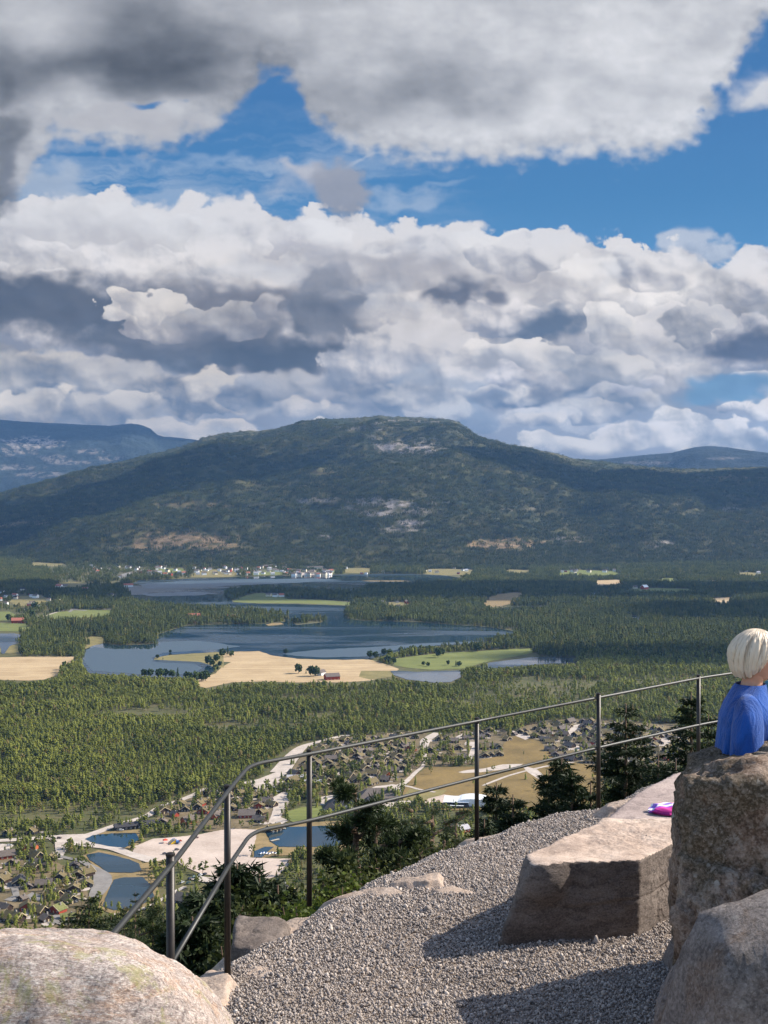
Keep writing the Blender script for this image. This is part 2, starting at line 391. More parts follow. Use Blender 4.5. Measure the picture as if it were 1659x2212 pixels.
    puff(1340, 868, 110, 30, srgb(150, 160, 176), srgb(206, 206, 210), .25, .5, .9)
    puff(1180, 900, 130, 36, srgb(160, 168, 182), srgb(204, 205, 210), .3, .5, 1.)
    puff(1020, 905, 90, 34, srgb(120, 138, 164), srgb(160, 172, 190), .4, .45, .8)
    puff(1450, 915, 66, 42, srgb(164, 168, 178), srgb(224, 222, 220), .1, .55, 1.1)
    puff(1530, 945, 120, 38, srgb(160, 168, 180), srgb(220, 218, 218), .12, .6, 1.1)
    puff(1370, 945, 90, 30, srgb(160, 168, 182), srgb(216, 214, 214), .15, .6, 1.1)
    puff(1630, 884, 72, 24, srgb(130, 142, 162), srgb(222, 220, 220), .1, .45, .8, flat=.9)
    puff(1260, 965, 110, 22, srgb(170, 176, 188), srgb(216, 214, 212), .2, .6, 1.)
    for k in range(46):
        v = rg.uniform(800, 985); u = rg.uniform(-250, 1900); w = rg.uniform(26, 70)
        if u > 1420 and v < 880: continue
        puff(u, v, w, w * .42, srgb(136, 148, 168), srgb(214, 211, 209), rg.choice((.12, .25, .6)), .55, 1.1, base=rg.uniform(-.2, .2), alpha=rg.choice((.95, .8, .6)))
    # lower left bank
    puff(60, 815, 150, 48, srgb(140, 148, 162), srgb(206, 202, 198), .2, .5, 1.)
    puff(250, 820, 160, 40, srgb(140, 148, 162), srgb(196, 194, 194), .25, .5, .9)
    puff(420, 850, 120, 50, srgb(128, 138, 155), srgb(216, 210, 203), .12, .5, 1.)
    puff(590, 850, 92, 46, srgb(128, 140, 160), srgb(196, 196, 200), .15, .55, 1.)
    puff(230, 882, 130, 32, srgb(140, 150, 166), srgb(206, 202, 198), .2, .55, 1.)
    puff(40, 878, 110, 34, srgb(158, 162, 170), srgb(220, 214, 206), .2, .55, 1.)
    puff(400, 930, 180, 24, srgb(176, 182, 192), srgb(218, 212, 206), .2, .5, 1.)
    puff(650, 890, 70, 22, srgb(150, 160, 178), srgb(212, 208, 206), .25, .6, 1.)
    puff(720, 830, 70, 30, srgb(120, 134, 158), srgb(168, 176, 192), .5, .5, .8, alpha=.7)
    # broken tones through the whole bank: shaded hollows and lit shoulders of every size
    T1 = fbm2(U / 150 + .4 * Q1, V / 62 + .4 * Q2, 71, 3, .45); T2 = fbm2(U / 420, V / 120, 77, 3)
    low = sstep(470, 640, V)
    k = cover * low
    m = 1 + k * (.16 * T1 + .24 * T2 + .12 * relb + .02 * rel - .08)
    sh_ = np.clip(-(T1 + .6 * T2) * 1.2, 0, 1)[..., None] * k[..., None]
    col = col * m[..., None]
    col = col * (1 - .5 * sh_) + col * np.array([.80, .93, 1.13]) * .5 * sh_
    L_ = col.mean(-1, keepdims=True); kk = (cover * low)[..., None]; col = col * (1 - kk) + kk * col * np.clip(.60 + .55 * L_ / .74, .6, 1.12) * np.array([1.06, 1.0, .915])
    # isolated grey puff in the gap
    sheet(660, 378, 66, 34, srgb(176, 178, 188), .7, .5, .9, 10, .05)
    g_ = 1 - np.sqrt(((U + 10 * Q1 - 736) / 66) ** 2 + ((V + 8 * Q2 - 405 - .25 * (U - 736)) / np.where(V < 405, 62, 78)) ** 2) + .30 * N2 + .22 * N4 + .15 * Q1
    sheet(650, 372, 60, 30, srgb(188, 190, 198), .9, .6, .8, 14, .08); lay(sstep(-.12, .42, g_) * .93, srgb(152, 154, 163) * (1 + .10 * N2 - .0012 * (V - 400) + .25 * rel * .3)[..., None])
    # the ceiling: a great soft sheet overhead
    line = np.interp(U, [-1800, -300, 0, 120, 240, 330, 450, 520, 560, 640, 670, 760, 850, 960, 1080, 1250, 1420, 1500, 1560, 1610, 1660, 1900, 3400],
                        [560, 520, 480, 300, 320, 325, 300, 250, 175, 180, 262, 325, 352, 358, 352, 345, 340, 300, 225, 120, 60, 20, 0])
    f = (line - V) / 50 + .55 * N2 + .7 * N1 + .30 * N4 + .35 * noise2(U / 30, V / 20, 91)
    a = sstep(-.35, .8, f)
    base = 186 + 12 * np.tanh((U - 700) / 400) + 20 * N3 + 20 * N1 + 6 * N2 + 12 * Q1
    Ux = U + 60 * N1 + 34 * Q1; Vx = V + 46 * noise2(U / 170, V / 120, 83) + 24 * Q2
    dk = lambda u, v, ru, rv, k: k * np.exp(-((Ux - u) / ru) ** 2 - ((Vx - v) / rv) ** 2)
    base = base - dk(830, 225, 260, 60, 34) - dk(1010, 180, 230, 42, 22) - dk(110, 150, 190, 56, 56) - dk(300, 60, 110, 90, 40) - dk(430, 120, 150, 90, 44) - dk(330, 170, 170, 46, 36) - dk(960, 225, 170, 40, 16) \
        - dk(600, 140, 160, 50, 22) - dk(10, 330, 42, 170, 70) - dk(620, 30, 90, 60, 8) + dk(60, 40, 150, 60, 22) + dk(1250, 110, 260, 80, 12) + dk(230, 250, 250, 42, 16)
    base = base + 16 * sstep(.6, 1.6, f) * (1 - sstep(1.6, 4, f)) + 26 * (rel * .35 + .3 * N2) * sstep(-200, 500, V + .3 * U)
    base = np.clip(base, 80, 224) / 255
    warm = np.clip((base - .45) * 2.2, 0, 1)[..., None]
    lin = (((base + .055) / 1.055) ** 2.4)[..., None]
    cc = lin * (np.array([.96, 1.0, 1.09]) * (1 - warm) + np.array([1.0, .99, 1.0]) * warm)
    hole = dk(590, 235, 62, 52, 1.5) + dk(330, 216, 60, 12, .9) + dk(600, 182, 30, 10, .5)
    hole = hole + (dk(1640, 145, 42, 34, 1.6) + dk(1545, 215, 34, 46, .9))
    a = a * (1 - sstep(.35, .95, hole + .45 * N2 + .25 * N4))
    lay(a, cc)
    puff(1645, 212, 74, 44, srgb(190, 193, 200), srgb(216, 215, 217), .9, .8, .5)
    sheet(250, 262, 240, 38, srgb(184, 183, 186), .6, .5, .85, 4, .1)
    sheet(20, 380, 30, 120, srgb(118, 121, 130), .9, .5, .7, 0, .05)
    return np.clip(col, 0, 2)
# ------------------------------------------------------------------ the sky dome
def build_sky():
    def axis(lo, a, b, hi, step):
        fine = np.arange(a, b, step); L = [fine[0]]; st = step
        while L[-1] > lo: st *= 1.06; L.append(L[-1] - st)
        H = [fine[-1]]; st = step
        while H[-1] < hi: st *= 1.06; H.append(H[-1] + st)
        return np.concatenate([np.array(L[1:])[::-1], fine, np.array(H[1:])])
    us = axis(-2300, -40, 1700, 3900, 1.5); vs = axis(-1800, -30, 1035, 1130, 1.5)
    U, V = np.meshgrid(us, vs)
    c = cloud_colours(U, V)
    d = np.stack([U - CU, np.full(U.shape, F), VH - V], -1); d /= np.linalg.norm(d, axis=-1, keepdims=True); d *= 42000
    me = np_mesh('sky', d.reshape(-1, 3), grid_faces(len(vs), len(us)), True)
    a = me.color_attributes.new('cloud', 'FLOAT_COLOR', 'POINT')
    a.data.foreach_set('color', np.concatenate([c.reshape(-1, 3), np.ones((U.size, 1))], 1).astype(np.float32).ravel())
    t = NT('sky_and_clouds'); e = t.new('ShaderNodeEmission'); t.l.new(t.attr('cloud', 'Color'), e.inputs[0]); e.inputs[1].default_value = SKY_GAIN
    t.l.new(e.outputs[0], t.out.inputs['Surface'])
    return link_mesh('sky', me, t.mat, kind='structure', label='blue sky with a grey cloud sheet above a bank of white cumulus')
SKY_GAIN = .60
build_sky()

# ------------------------------------------------------------------ picture-traced outlines, laid on the valley floor
def wiggle(pts, amp=1.2, step=9, seed=0, closed=True):
    """outline in picture units -> denser, slightly irregular outline"""
    out = []; rg = random.Random(seed); n = len(pts)
    for i in range(n if closed else n - 1):
        (x0, y0), (x1, y1) = pts[i], pts[(i + 1) % n]; L = math.hypot(x1 - x0, (y1 - y0) * 2.5); k = max(1, int(L / step))
        for j in range(k):
            f = j / k; w = 0 if j == 0 else 1
            out.append((x0 + (x1 - x0) * f + w * rg.uniform(-amp, amp), y0 + (y1 - y0) * f + w * rg.uniform(-amp, amp) * .35))
    if not closed: out.append(pts[-1])
    return out
def sheet(name, pts, z, mat, amp=1.2, seed=0, **kw):
    P = [gnd(u, v, ZV + z) for u, v in (wiggle(pts, amp, 9, seed) if amp else pts)]
    me = bpy.data.meshes.new(name); me.from_pydata([tuple(p) for p in P], [], [tuple(range(len(P)))]); me.update()
    if me.polygons[0].normal.z < 0: me.flip_normals()
    kw.setdefault('kind', 'structure')
    return link_mesh(name, me, mat, **kw)
def strip(name, pts, w, z, mat, **kw):
    """a road: centre line in picture units, width in metres"""
    C = [gnd(u, v, ZV + z) for u, v in pts]; ws = w if isinstance(w, (list, tuple)) else [w] * len(C)
    # smooth the centre line
    D = []; W = []
    for i in range(len(C) - 1):
        p0, p1, p2, p3 = C[max(i - 1, 0)], C[i], C[i + 1], C[min(i + 2, len(C) - 1)]
        for k in range(6):
            t = k / 6; D.append(.5 * ((2 * p1) + (-p0 + p2) * t + (2 * p0 - 5 * p1 + 4 * p2 - p3) * t * t + (-p0 + 3 * p1 - 3 * p2 + p3) * t ** 3)); W.append(ws[i] * (1 - t) + ws[i + 1] * t)
    D.append(C[-1]); W.append(ws[-1]); V = []
    for i, p in enumerate(D):
        t = (D[min(i + 1, len(D) - 1)] - D[max(i - 1, 0)]); t.z = 0; t.normalize(); s = Vector((t.y, -t.x, 0)) * W[i] / 2
        V += [tuple(p - s), tuple(p + s)]
    me = bpy.data.meshes.new(name); me.from_pydata(V, [], [(2 * i, 2 * i + 1, 2 * i + 3, 2 * i + 2) for i in range(len(D) - 1)]); me.update()
    if me.polygons[0].normal.z < 0: me.flip_normals()
    kw.setdefault('kind', 'structure')
    ROADS.append((np.array([[p.x, p.y] for p in D]), np.array(W)))
    return link_mesh(name, me, mat, **kw)
ROADS = []
def inpoly(U, V, pts):
    p = np.array(pts, float); ins = np.zeros(U.shape, bool); j = len(p) - 1
    for i in range(len(p)):
        xi, yi = p[i]; xj, yj = p[j]
        c = ((yi > V) != (yj > V)) & (U < (xj - xi) * (V - yi) / (yj - yi + 1e-12) + xi); ins ^= c; j = i
    return ins

# ------------------------------------------------------------------ ground: the overlook's slope, the valley floor, and on to the horizon
def slope_z(D):
    return np.maximum(ZV, -4.6 - np.maximum(D - 7, 0) * .475)
def build_ground():
    az = np.radians(np.linspace(-58, 58, 150)); d = np.concatenate([[1, 3, 5, 7, 9, 11, 14], np.geomspace(18, 700, 60), np.geomspace(740, 6000, 60), [8000, 12000, 20000]])
    A, D = np.meshgrid(az, d, indexing='ij'); X = D * np.sin(A); Y = D * np.cos(A)
    Z = slope_z(D) + np.where((D > 30) & (D < 600), 2.5 * fbm2(X / 30, Y / 30, 4, 4), 0) 
    Z = np.maximum(Z, ZV)
    P = np.stack([X, Y, Z], -1).reshape(-1, 3)
    t = NT('ground'); pos = t.new('ShaderNodeNewGeometry').outputs['Position']
    f = t.noise(.012, 6, .6, pos); g = t.noise(.08, 6, .65, pos); h = t.noise(.5, 4, .6, pos)
    c1 = t.ramp(f, [(.35, (.050, .062, .018)), (.5, (.085, .085, .030)), (.68, (.15, .115, .052))])
    c2 = t.ramp(g, [(.35, (.055, .066, .02)), (.55, (.10, .09, .036)), (.75, (.24, .18, .11))])
    t.color(t.mix(.55, c1, c2)).rough(.95)
    me = np_mesh('ground', P, grid_faces(len(az), len(d)), True)
    if me.polygons[0].normal.z < 0: me.flip_normals()
    link_mesh('ground', me, t.mat, kind='structure', label='forested slope and flat valley floor')
build_ground()

# ------------------------------------------------------------------ mountains
def profile(pts):
    a = np.array(pts, float); return lambda u: np.interp(u, a[:, 0], a[:, 1])
MAIN_SKY = profile([(-1500, 1120), (-700, 1105), (-200, 1085), (0, 1065), (60, 1050), (120, 1035), (200, 1010), (250, 1001), (300, 988), (350, 975), (400, 962), (440, 946), (480, 936), (520, 931), (560, 931), (600, 926), (650, 911), (700, 906),
    (740, 906), (780, 902), (820, 898), (860, 900), (920, 903), (960, 905), (990, 913), (1010, 926), (1030, 940), (1060, 951), (1100, 960), (1150, 968), (1190, 978), (1240, 990), (1290, 996), (1340, 1002), (1400, 1009), (1500, 1014), (1659, 1008), (1900, 990), (2300, 970), (3400, 985)])
def ground_v(u):
    return np.interp(u, [-1500, 0, 200, 500, 800, 1100, 1400, 1659, 3200], [1205, 1210, 1222, 1226, 1228, 1230, 1222, 1214, 1210])
MTN = {}
def mountain_z(U, T):
    """height and distance at picture column U and share T of the way from foot to crest (0..1), beyond the crest T>1"""
    v0 = ground_v(U); D0 = -ZV * F / (v0 - VH)
    sky_v = MAIN_SKY(U) + 1.6 * noise2(U / 9, U * 0, 5) + 2.2 * noise2(U / 33, U * 0, 6)
    D1 = 8700 + 700 * np.sin(U / 330.) - 500 * ((U - 850) / 900) ** 2 * 0
    Zc = (VH - sky_v) * D1 / F
    D = D0 + (D1 - D0) * T
    h = np.where(T <= 1, 1 - (1 - np.clip(T, 0, 1)) ** 1.25 * (1 - .12 * np.sin(np.pi * np.clip(T, 0, 1))), 1 - .8 * (T - 1))
    h = np.where(T < .25, h * (.35 + .65 * sstep(-.05, .25, T)), h)
    X = (U - CU) / F * D; n = fbm2(X / 900, D / 700, 8, 6, .5); n2 = fbm2(X / 260, D / 200, 12, 4, .5)
    w = np.sin(np.pi * np.clip(T, 0, 1)) ** .8
    Z = ZV + (Zc - ZV) * h + (170 * n + 34 * n2) * w
    lim = (VH - sky_v - 1.0) * D / F                         # nothing in front rises above the crest line seen from the terrace
    Z = np.where(T < .97, np.minimum(Z, lim), Z)
    return X, D, np.maximum(Z, ZV - 3 * (T <= 0))
ROCKS = [(845, 965, 40, 11, .9), (880, 972, 50, 11, .8), (930, 972, 34, 9, .9), (900, 955, 60, 10, .4), (820, 945, 30, 9, .3), (690, 1080, 60, 8, .5), (640, 1050, 30, 5, .3), (800, 1083, 46, 12, .6), (860, 1090, 44, 10, .8), (815, 1110, 40, 7, .7), (890, 1130, 40, 7, .9), (860, 1145, 60, 8, .6),
    (700, 1160, 20, 5, .8), (755, 1100, 24, 6, .4), (1060, 1060, 10, 4, .7), (1240, 1165, 50, 7, .6), (1580, 1100, 30, 8, .5), (1420, 1175, 40, 7, .5), (900, 1105, 50, 8, .5), (560, 1090, 30, 5, .3), (930, 1080, 70, 12, .25), (780, 925, 60, 6, .4), (880, 912, 90, 5, .6), (1440, 1090, 40, 4, .4), (1120, 1100, 40, 5, .3)]
CLEAR = [(400, 1165, 110, 14, 1.0), (330, 1180, 70, 12, .8), (460, 1178, 70, 12, .9), (380, 1150, 60, 8, .6), (1085, 1175, 85, 14, .9), (60, 1130, 60, 6, .7), (0, 1135, 30, 7, .7), (1560, 1030, 90, 5, .6), (1350, 1060, 60, 5, .4), (420, 1090, 90, 9, .35), (700, 1020, 40, 5, .3), (1490, 1040, 40, 5, .3), (1350, 1222, 26, 7, .9)]
def ell(U, V, lst, seed):
    m = np.zeros(U.shape); n = fbm2(U / 22, V / 7, seed, 4, .6)
    for (u, v, ru, rv, k) in lst:
        m = np.maximum(m, k * sstep(-.1, .35, 1 - np.sqrt(((U - u) / ru) ** 2 + ((V - v) / rv) ** 2) + .9 * n))
    return m
def build_mountain():
    us = np.arange(-1400, 3300, 4.0); T = np.concatenate([np.linspace(-.01, 1, 190), [1.05, 1.15, 1.4]])
    U, TT = np.meshgrid(us, T, indexing='ij'); X, D, Z = mountain_z(U, TT)
    pu, pv = proj(X, D, Z)
    rock = ell(pu, pv, ROCKS, 31); clr = ell(pu, pv, CLEAR, 37)
    me = np_mesh('mountain', np.stack([X, D, Z], -1).reshape(-1, 3), grid_faces(len(us), len(T)), True)
    if me.polygons[len(T) * 200].normal.z < 0: me.flip_normals()
    for nm, a in (('rock', rock), ('clear', clr)):
        at_ = me.attributes.new(nm, 'FLOAT', 'POINT'); at_.data.foreach_set('value', a.ravel().astype(np.float32))
    t = NT('mountain_ground'); pos = t.new('ShaderNodeNewGeometry').outputs['Position']
    f = t.noise(.02, 6, .65, pos); g = t.noise(.004, 5, .6, pos)
    base = t.mix(t.ramp(g, [(.4, 0), (.6, 1)]), (.024, .034, .010), (.080, .072, .024))
    rk = t.ramp(f, [(.35, (.12, .10, .085)), (.5, (.26, .215, .185)), (.65, (.42, .35, .31))])
    cl = t.ramp(f, [(.35, (.10, .075, .032)), (.52, (.20, .13, .065)), (.7, (.34, .24, .15))])
    c = t.mix(t.math('MULTIPLY', t.attr('clear'), t.ramp(f, [(.38, .35), (.5, 1)])), base, cl)
    c = t.mix(t.math('MULTIPLY', t.attr('rock'), t.ramp(f, [(.40, .2), (.5, 1)])), c, rk)
    t.color(c).rough(.95)
    link_mesh('mountain', me, t.mat, kind='structure', label='long wooded mountain beyond the lake with bare rock near its top')
    MTN['us'] = us; MTN['T'] = T
build_mountain()

def ridge(name, D1, D0, pts, zfoot, rocks, seed, tint, label):
    pr = profile(pts); us = np.arange(pts[0][0], pts[-1][0], 3.0); T = np.concatenate([np.linspace(0, 1, 120), [1.1, 1.4]])
    U, TT = np.meshgrid(us, T, indexing='ij')
    D = D0 + (D1 - D0) * TT; Zc = (VH - pr(U) + .8 * noise2(U / 7, U * 0, seed)) * D1 / F
    h = np.where(TT <= 1, np.sin(np.clip(TT, 0, 1) * math.pi / 2) ** 1.1, 1 - (TT - 1))
    X = (U - CU) / F * D; n = fbm2(X / 1400, D / 700, seed, 6, .55)
    Z = zfoot + (Zc - zfoot) * h + 260 * n * np.sin(np.pi * np.clip(TT, 0, 1))
    lim = (VH - pr(U) - 1) * D / F; Z = np.where(TT < .98, np.minimum(Z, lim), Z); Z = np.maximum(Z, ZV)
    pu, pv = proj(X, D, Z); rk = ell(pu, pv, rocks, seed + 3)
    me = np_mesh(name, np.stack([X, D, Z], -1).reshape(-1, 3), grid_faces(len(us), len(T)), True)
    if me.polygons[len(T) * 60 + 30].normal.z < 0: me.flip_normals()
    a_ = me.attributes.new('rock', 'FLOAT', 'POINT'); a_.data.foreach_set('value', rk.ravel().astype(np.float32))
    t = NT(name + '_surface'); pos = t.new('ShaderNodeNewGeometry').outputs['Position']
    f = t.noise(.012, 7, .7, pos); g = t.noise(.05, 4, .7, pos)
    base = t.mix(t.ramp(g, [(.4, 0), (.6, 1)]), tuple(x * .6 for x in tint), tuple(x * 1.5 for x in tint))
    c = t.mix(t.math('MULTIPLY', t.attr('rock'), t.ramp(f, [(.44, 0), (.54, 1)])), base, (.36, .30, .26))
    t.color(c).rough(.95); t.bump(g, 1.0, 25)
    link_mesh(name, me, t.mat, kind='structure', label=label)
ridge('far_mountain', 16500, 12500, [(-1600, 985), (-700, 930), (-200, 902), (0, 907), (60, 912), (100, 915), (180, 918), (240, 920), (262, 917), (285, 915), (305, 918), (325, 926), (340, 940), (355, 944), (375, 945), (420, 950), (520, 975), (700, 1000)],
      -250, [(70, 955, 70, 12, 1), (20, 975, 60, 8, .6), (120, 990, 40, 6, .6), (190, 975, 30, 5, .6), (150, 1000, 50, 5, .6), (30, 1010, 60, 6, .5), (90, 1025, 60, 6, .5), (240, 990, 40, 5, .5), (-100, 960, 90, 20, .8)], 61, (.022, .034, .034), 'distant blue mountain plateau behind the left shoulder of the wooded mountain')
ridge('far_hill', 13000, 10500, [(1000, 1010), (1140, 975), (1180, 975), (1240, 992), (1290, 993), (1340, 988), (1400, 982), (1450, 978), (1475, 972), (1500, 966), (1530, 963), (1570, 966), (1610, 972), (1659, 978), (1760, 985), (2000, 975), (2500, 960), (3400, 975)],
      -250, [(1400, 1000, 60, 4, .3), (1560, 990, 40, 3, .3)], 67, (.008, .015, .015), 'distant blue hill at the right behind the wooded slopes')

# ------------------------------------------------------------------ clouds added out of view, high to the right, to shade valley and mountain
def clouds():
    t = NT('cloud_white'); t.color((.85, .85, .86)).rough(1.0); t.b.inputs['Specular IOR Level'].default_value = 0
    k = 1 / math.tan(SUN_EL)
    for i, (x, y, z0, rx, ry) in enumerate([(-2300, 7300, 0, 1500, 650), (1500, 7300, 0, 1500, 480), (-100, 4050, -300, 1700, 380), (1750, 3300, -300, 1100, 330), (650, 2350, -300, 420, 130), (-760, 1560, -300, 260, 60)]):
        h = 4600; d = (h - z0) * k; c = (x + d * math.sin(SUN_AZ), y + d * math.cos(SUN_AZ), h)
        bm = bmesh.new(); bmesh.ops.create_icosphere(bm, subdivisions=5, radius=1); P = np.array([v.co[:] for v in bm.verts]); Fc = np.array([[v.index for v in f.verts] for f in bm.faces]); bm.free()
        n = fbm3(P * 2.2 + i * 9, 40 + i, 5, .6); r = 1 + .75 * n; W = P * r[:, None] * np.array([rx, ry, min(rx, ry) * .35]); W[:, 2] = np.where(W[:, 2] < 0, W[:, 2] * .35, W[:, 2])
        o = link_mesh('cloud', np_mesh('cloud', W, Fc, True), t.mat, kind='structure', label='white cloud added out of view to cast shade on valley and mountain'); o.location = c
clouds()
# ------------------------------------------------------------------ water, fields, roads (traced outlines on the flat floor)
def water_mat():
    t = NT('lake_water'); pos = t.new('ShaderNodeNewGeometry').outputs['Position']
    t.color((.008, .028, .045)); t.b.inputs['IOR'].default_value = 1.5; t.b.inputs['Specular IOR Level'].default_value = .5
    mp = t.new('ShaderNodeMapping'); t.l.new(pos, mp.inputs[0]); mp.inputs['Scale'].default_value = (.0012, .0042, 1); n = t.noise(1, 5, .6, mp.outputs[0], .6); t.rough(t.ramp(n, [(.47, .02), (.56, .30)]))
    t.bump(t.noise(.6, 3, .6, pos), .05, .12); return t.mat
M = {}
M['water'] = water_mat()
def ground_mat(name, c, c2, s=.08, s2=.6, stripes=None):
    t = NT(name); pos = t.new('ShaderNodeNewGeometry').outputs['Position']
    f = t.math('ADD', t.math('MULTIPLY', t.noise(s, 5, .6, pos), .6), t.math('MULTIPLY', t.noise(s2, 5, .7, pos), .4))
    if stripes:
        mp = t.new('ShaderNodeMapping'); t.l.new(pos, mp.inputs[0]); mp.inputs['Rotation'].default_value = (0, 0, stripes); mp.inputs['Scale'].default_value = (.012, .16, 1); f = t.math('ADD', t.math('MULTIPLY', f, .55), t.math('MULTIPLY', t.noise(1, 3, .5, mp.outputs[0], .3), .45))
    t.color(t.ramp(f, [(.36, c), (.64, c2)])).rough(.95); return t.mat
M['wheat'] = ground_mat('ripe_grain', (.30, .205, .105), (.50, .37, .215), .02, .2, .25)
M['grass'] = ground_mat('meadow', (.09, .11, .028), (.19, .20, .055), .02, .3, -.2)
M['drygrass'] = ground_mat('dry_grass', (.13, .115, .04), (.25, .20, .08), .03, .3)
M['bog'] = ground_mat('bog_grass', (.115, .080, .028), (.23, .155, .055), .02, .25)
M['sand'] = ground_mat('sand', (.36, .28, .225), (.55, .445, .37), .03, .4)
M['gravelroad'] = ground_mat('gravel_road', (.34, .285, .24), (.53, .455, .39), .1, .7)
M['asphalt'] = ground_mat('asphalt', (.16, .145, .13), (.25, .23, .21), .1, .7)
M['island'] = ground_mat('island_ground', (.06, .065, .03), (.15, .13, .07), .03, .3)
M['heath'] = ground_mat('heath', (.075, .062, .028), (.21, .155, .09), .05, .35)
M['bank'] = ground_mat('pond_bank', (.15, .11, .045), (.30, .21, .10), .06, .5)

LAKE = [(262, 1271), (300, 1254), (400, 1250), (560, 1245), (690, 1242), (860, 1239), (960, 1243), (1010, 1250), (985, 1259), (900, 1262), (800, 1268), (765, 1285), (748, 1305), (752, 1335), (780, 1341), (900, 1344), (1000, 1351), (1060, 1355), (1115, 1364), (1112, 1374), (1060, 1388), (950, 1395), (890, 1402), (850, 1411),
        (800, 1423), (740, 1425), (640, 1422), (590, 1416), (560, 1406), (480, 1408), (420, 1411), (363, 1415), (333, 1421), (333, 1425), (433, 1430), (452, 1436), (470, 1446), (440, 1465), (300, 1462), (190, 1454), (176, 1430), (182, 1403), (200, 1395), (227, 1389), (250, 1394), (335, 1391), (337, 1372), (400, 1352), (470, 1349), (560, 1348), (616, 1343), (622, 1330), (560, 1322), (470, 1318), (380, 1313), (300, 1305), (276, 1300), (280, 1285)]
WATERS = [('lake', LAKE, 1.5, 'blue mirror-calm lake with a dark reflection of the mountain'),
    ('pond', [(843, 1449), (870, 1449), (900, 1451), (950, 1449), (998, 1448), (997, 1462), (975, 1473), (940, 1475), (880, 1468), (850, 1458)], 1, 'pale pond beside the ripe grain field'),
    ('pond', [(1030, 1441), (1060, 1431), (1106, 1425), (1150, 1419), (1200, 1418), (1266, 1424), (1240, 1432), (1170, 1435), (1106, 1440), (1060, 1444)], 1, 'narrow pond below the green meadow'),
    ('pond', [(-60, 1370), (30, 1368), (53, 1372), (50, 1385), (20, 1396), (10, 1412), (4, 1412), (0, 1398), (-60, 1400)], 1, 'small water at the left edge among dark trees'),
    ('pond', [(1060, 1319), (1090, 1312), (1140, 1310), (1196, 1311), (1190, 1317), (1106, 1322), (1068, 1323)], .6, 'narrow inlet beyond the wooded peninsula'),
    ('pond', [(1183, 1284), (1210, 1283), (1300, 1280), (1340, 1282), (1300, 1287), (1200, 1289)], .4, 'sliver of water in the far woods'),
    ('pond', [(1345, 1330), (1386, 1330), (1384, 1338), (1375, 1346), (1362, 1345)], .5, 'little dark tarn in the right-hand woods'),
    ('pond', [(183, 1812), (200, 1804), (240, 1800), (292, 1799), (302, 1812), (285, 1823), (270, 1831), (235, 1828), (205, 1822)], .8, 'dark pond above the road crossing'),
    ('pond', [(187, 1846), (213, 1841), (247, 1848), (280, 1856), (300, 1865), (306, 1880), (285, 1885), (233, 1884), (213, 1869), (193, 1857)], .7, 'blue pond below the road crossing'),
    ('pond', [(246, 1900), (267, 1895), (308, 1894), (325, 1911), (333, 1937), (300, 1959), (247, 1966), (222, 1957), (233, 1928)], .9, 'grey-blue pond reflecting the clouds behind the railing'),
    ('pond', [(573, 1797), (586, 1790), (620, 1786), (663, 1785), (713, 1783), (765, 1786), (770, 1810), (725, 1829), (653, 1829), (603, 1829), (585, 1818)], .8, 'wide pond behind the middle of the railing'),
    ('pond', [(550, 1838), (572, 1829), (592, 1829), (578, 1840), (566, 1852), (548, 1852)], .5, 'small overflow pool beside the wide pond')]
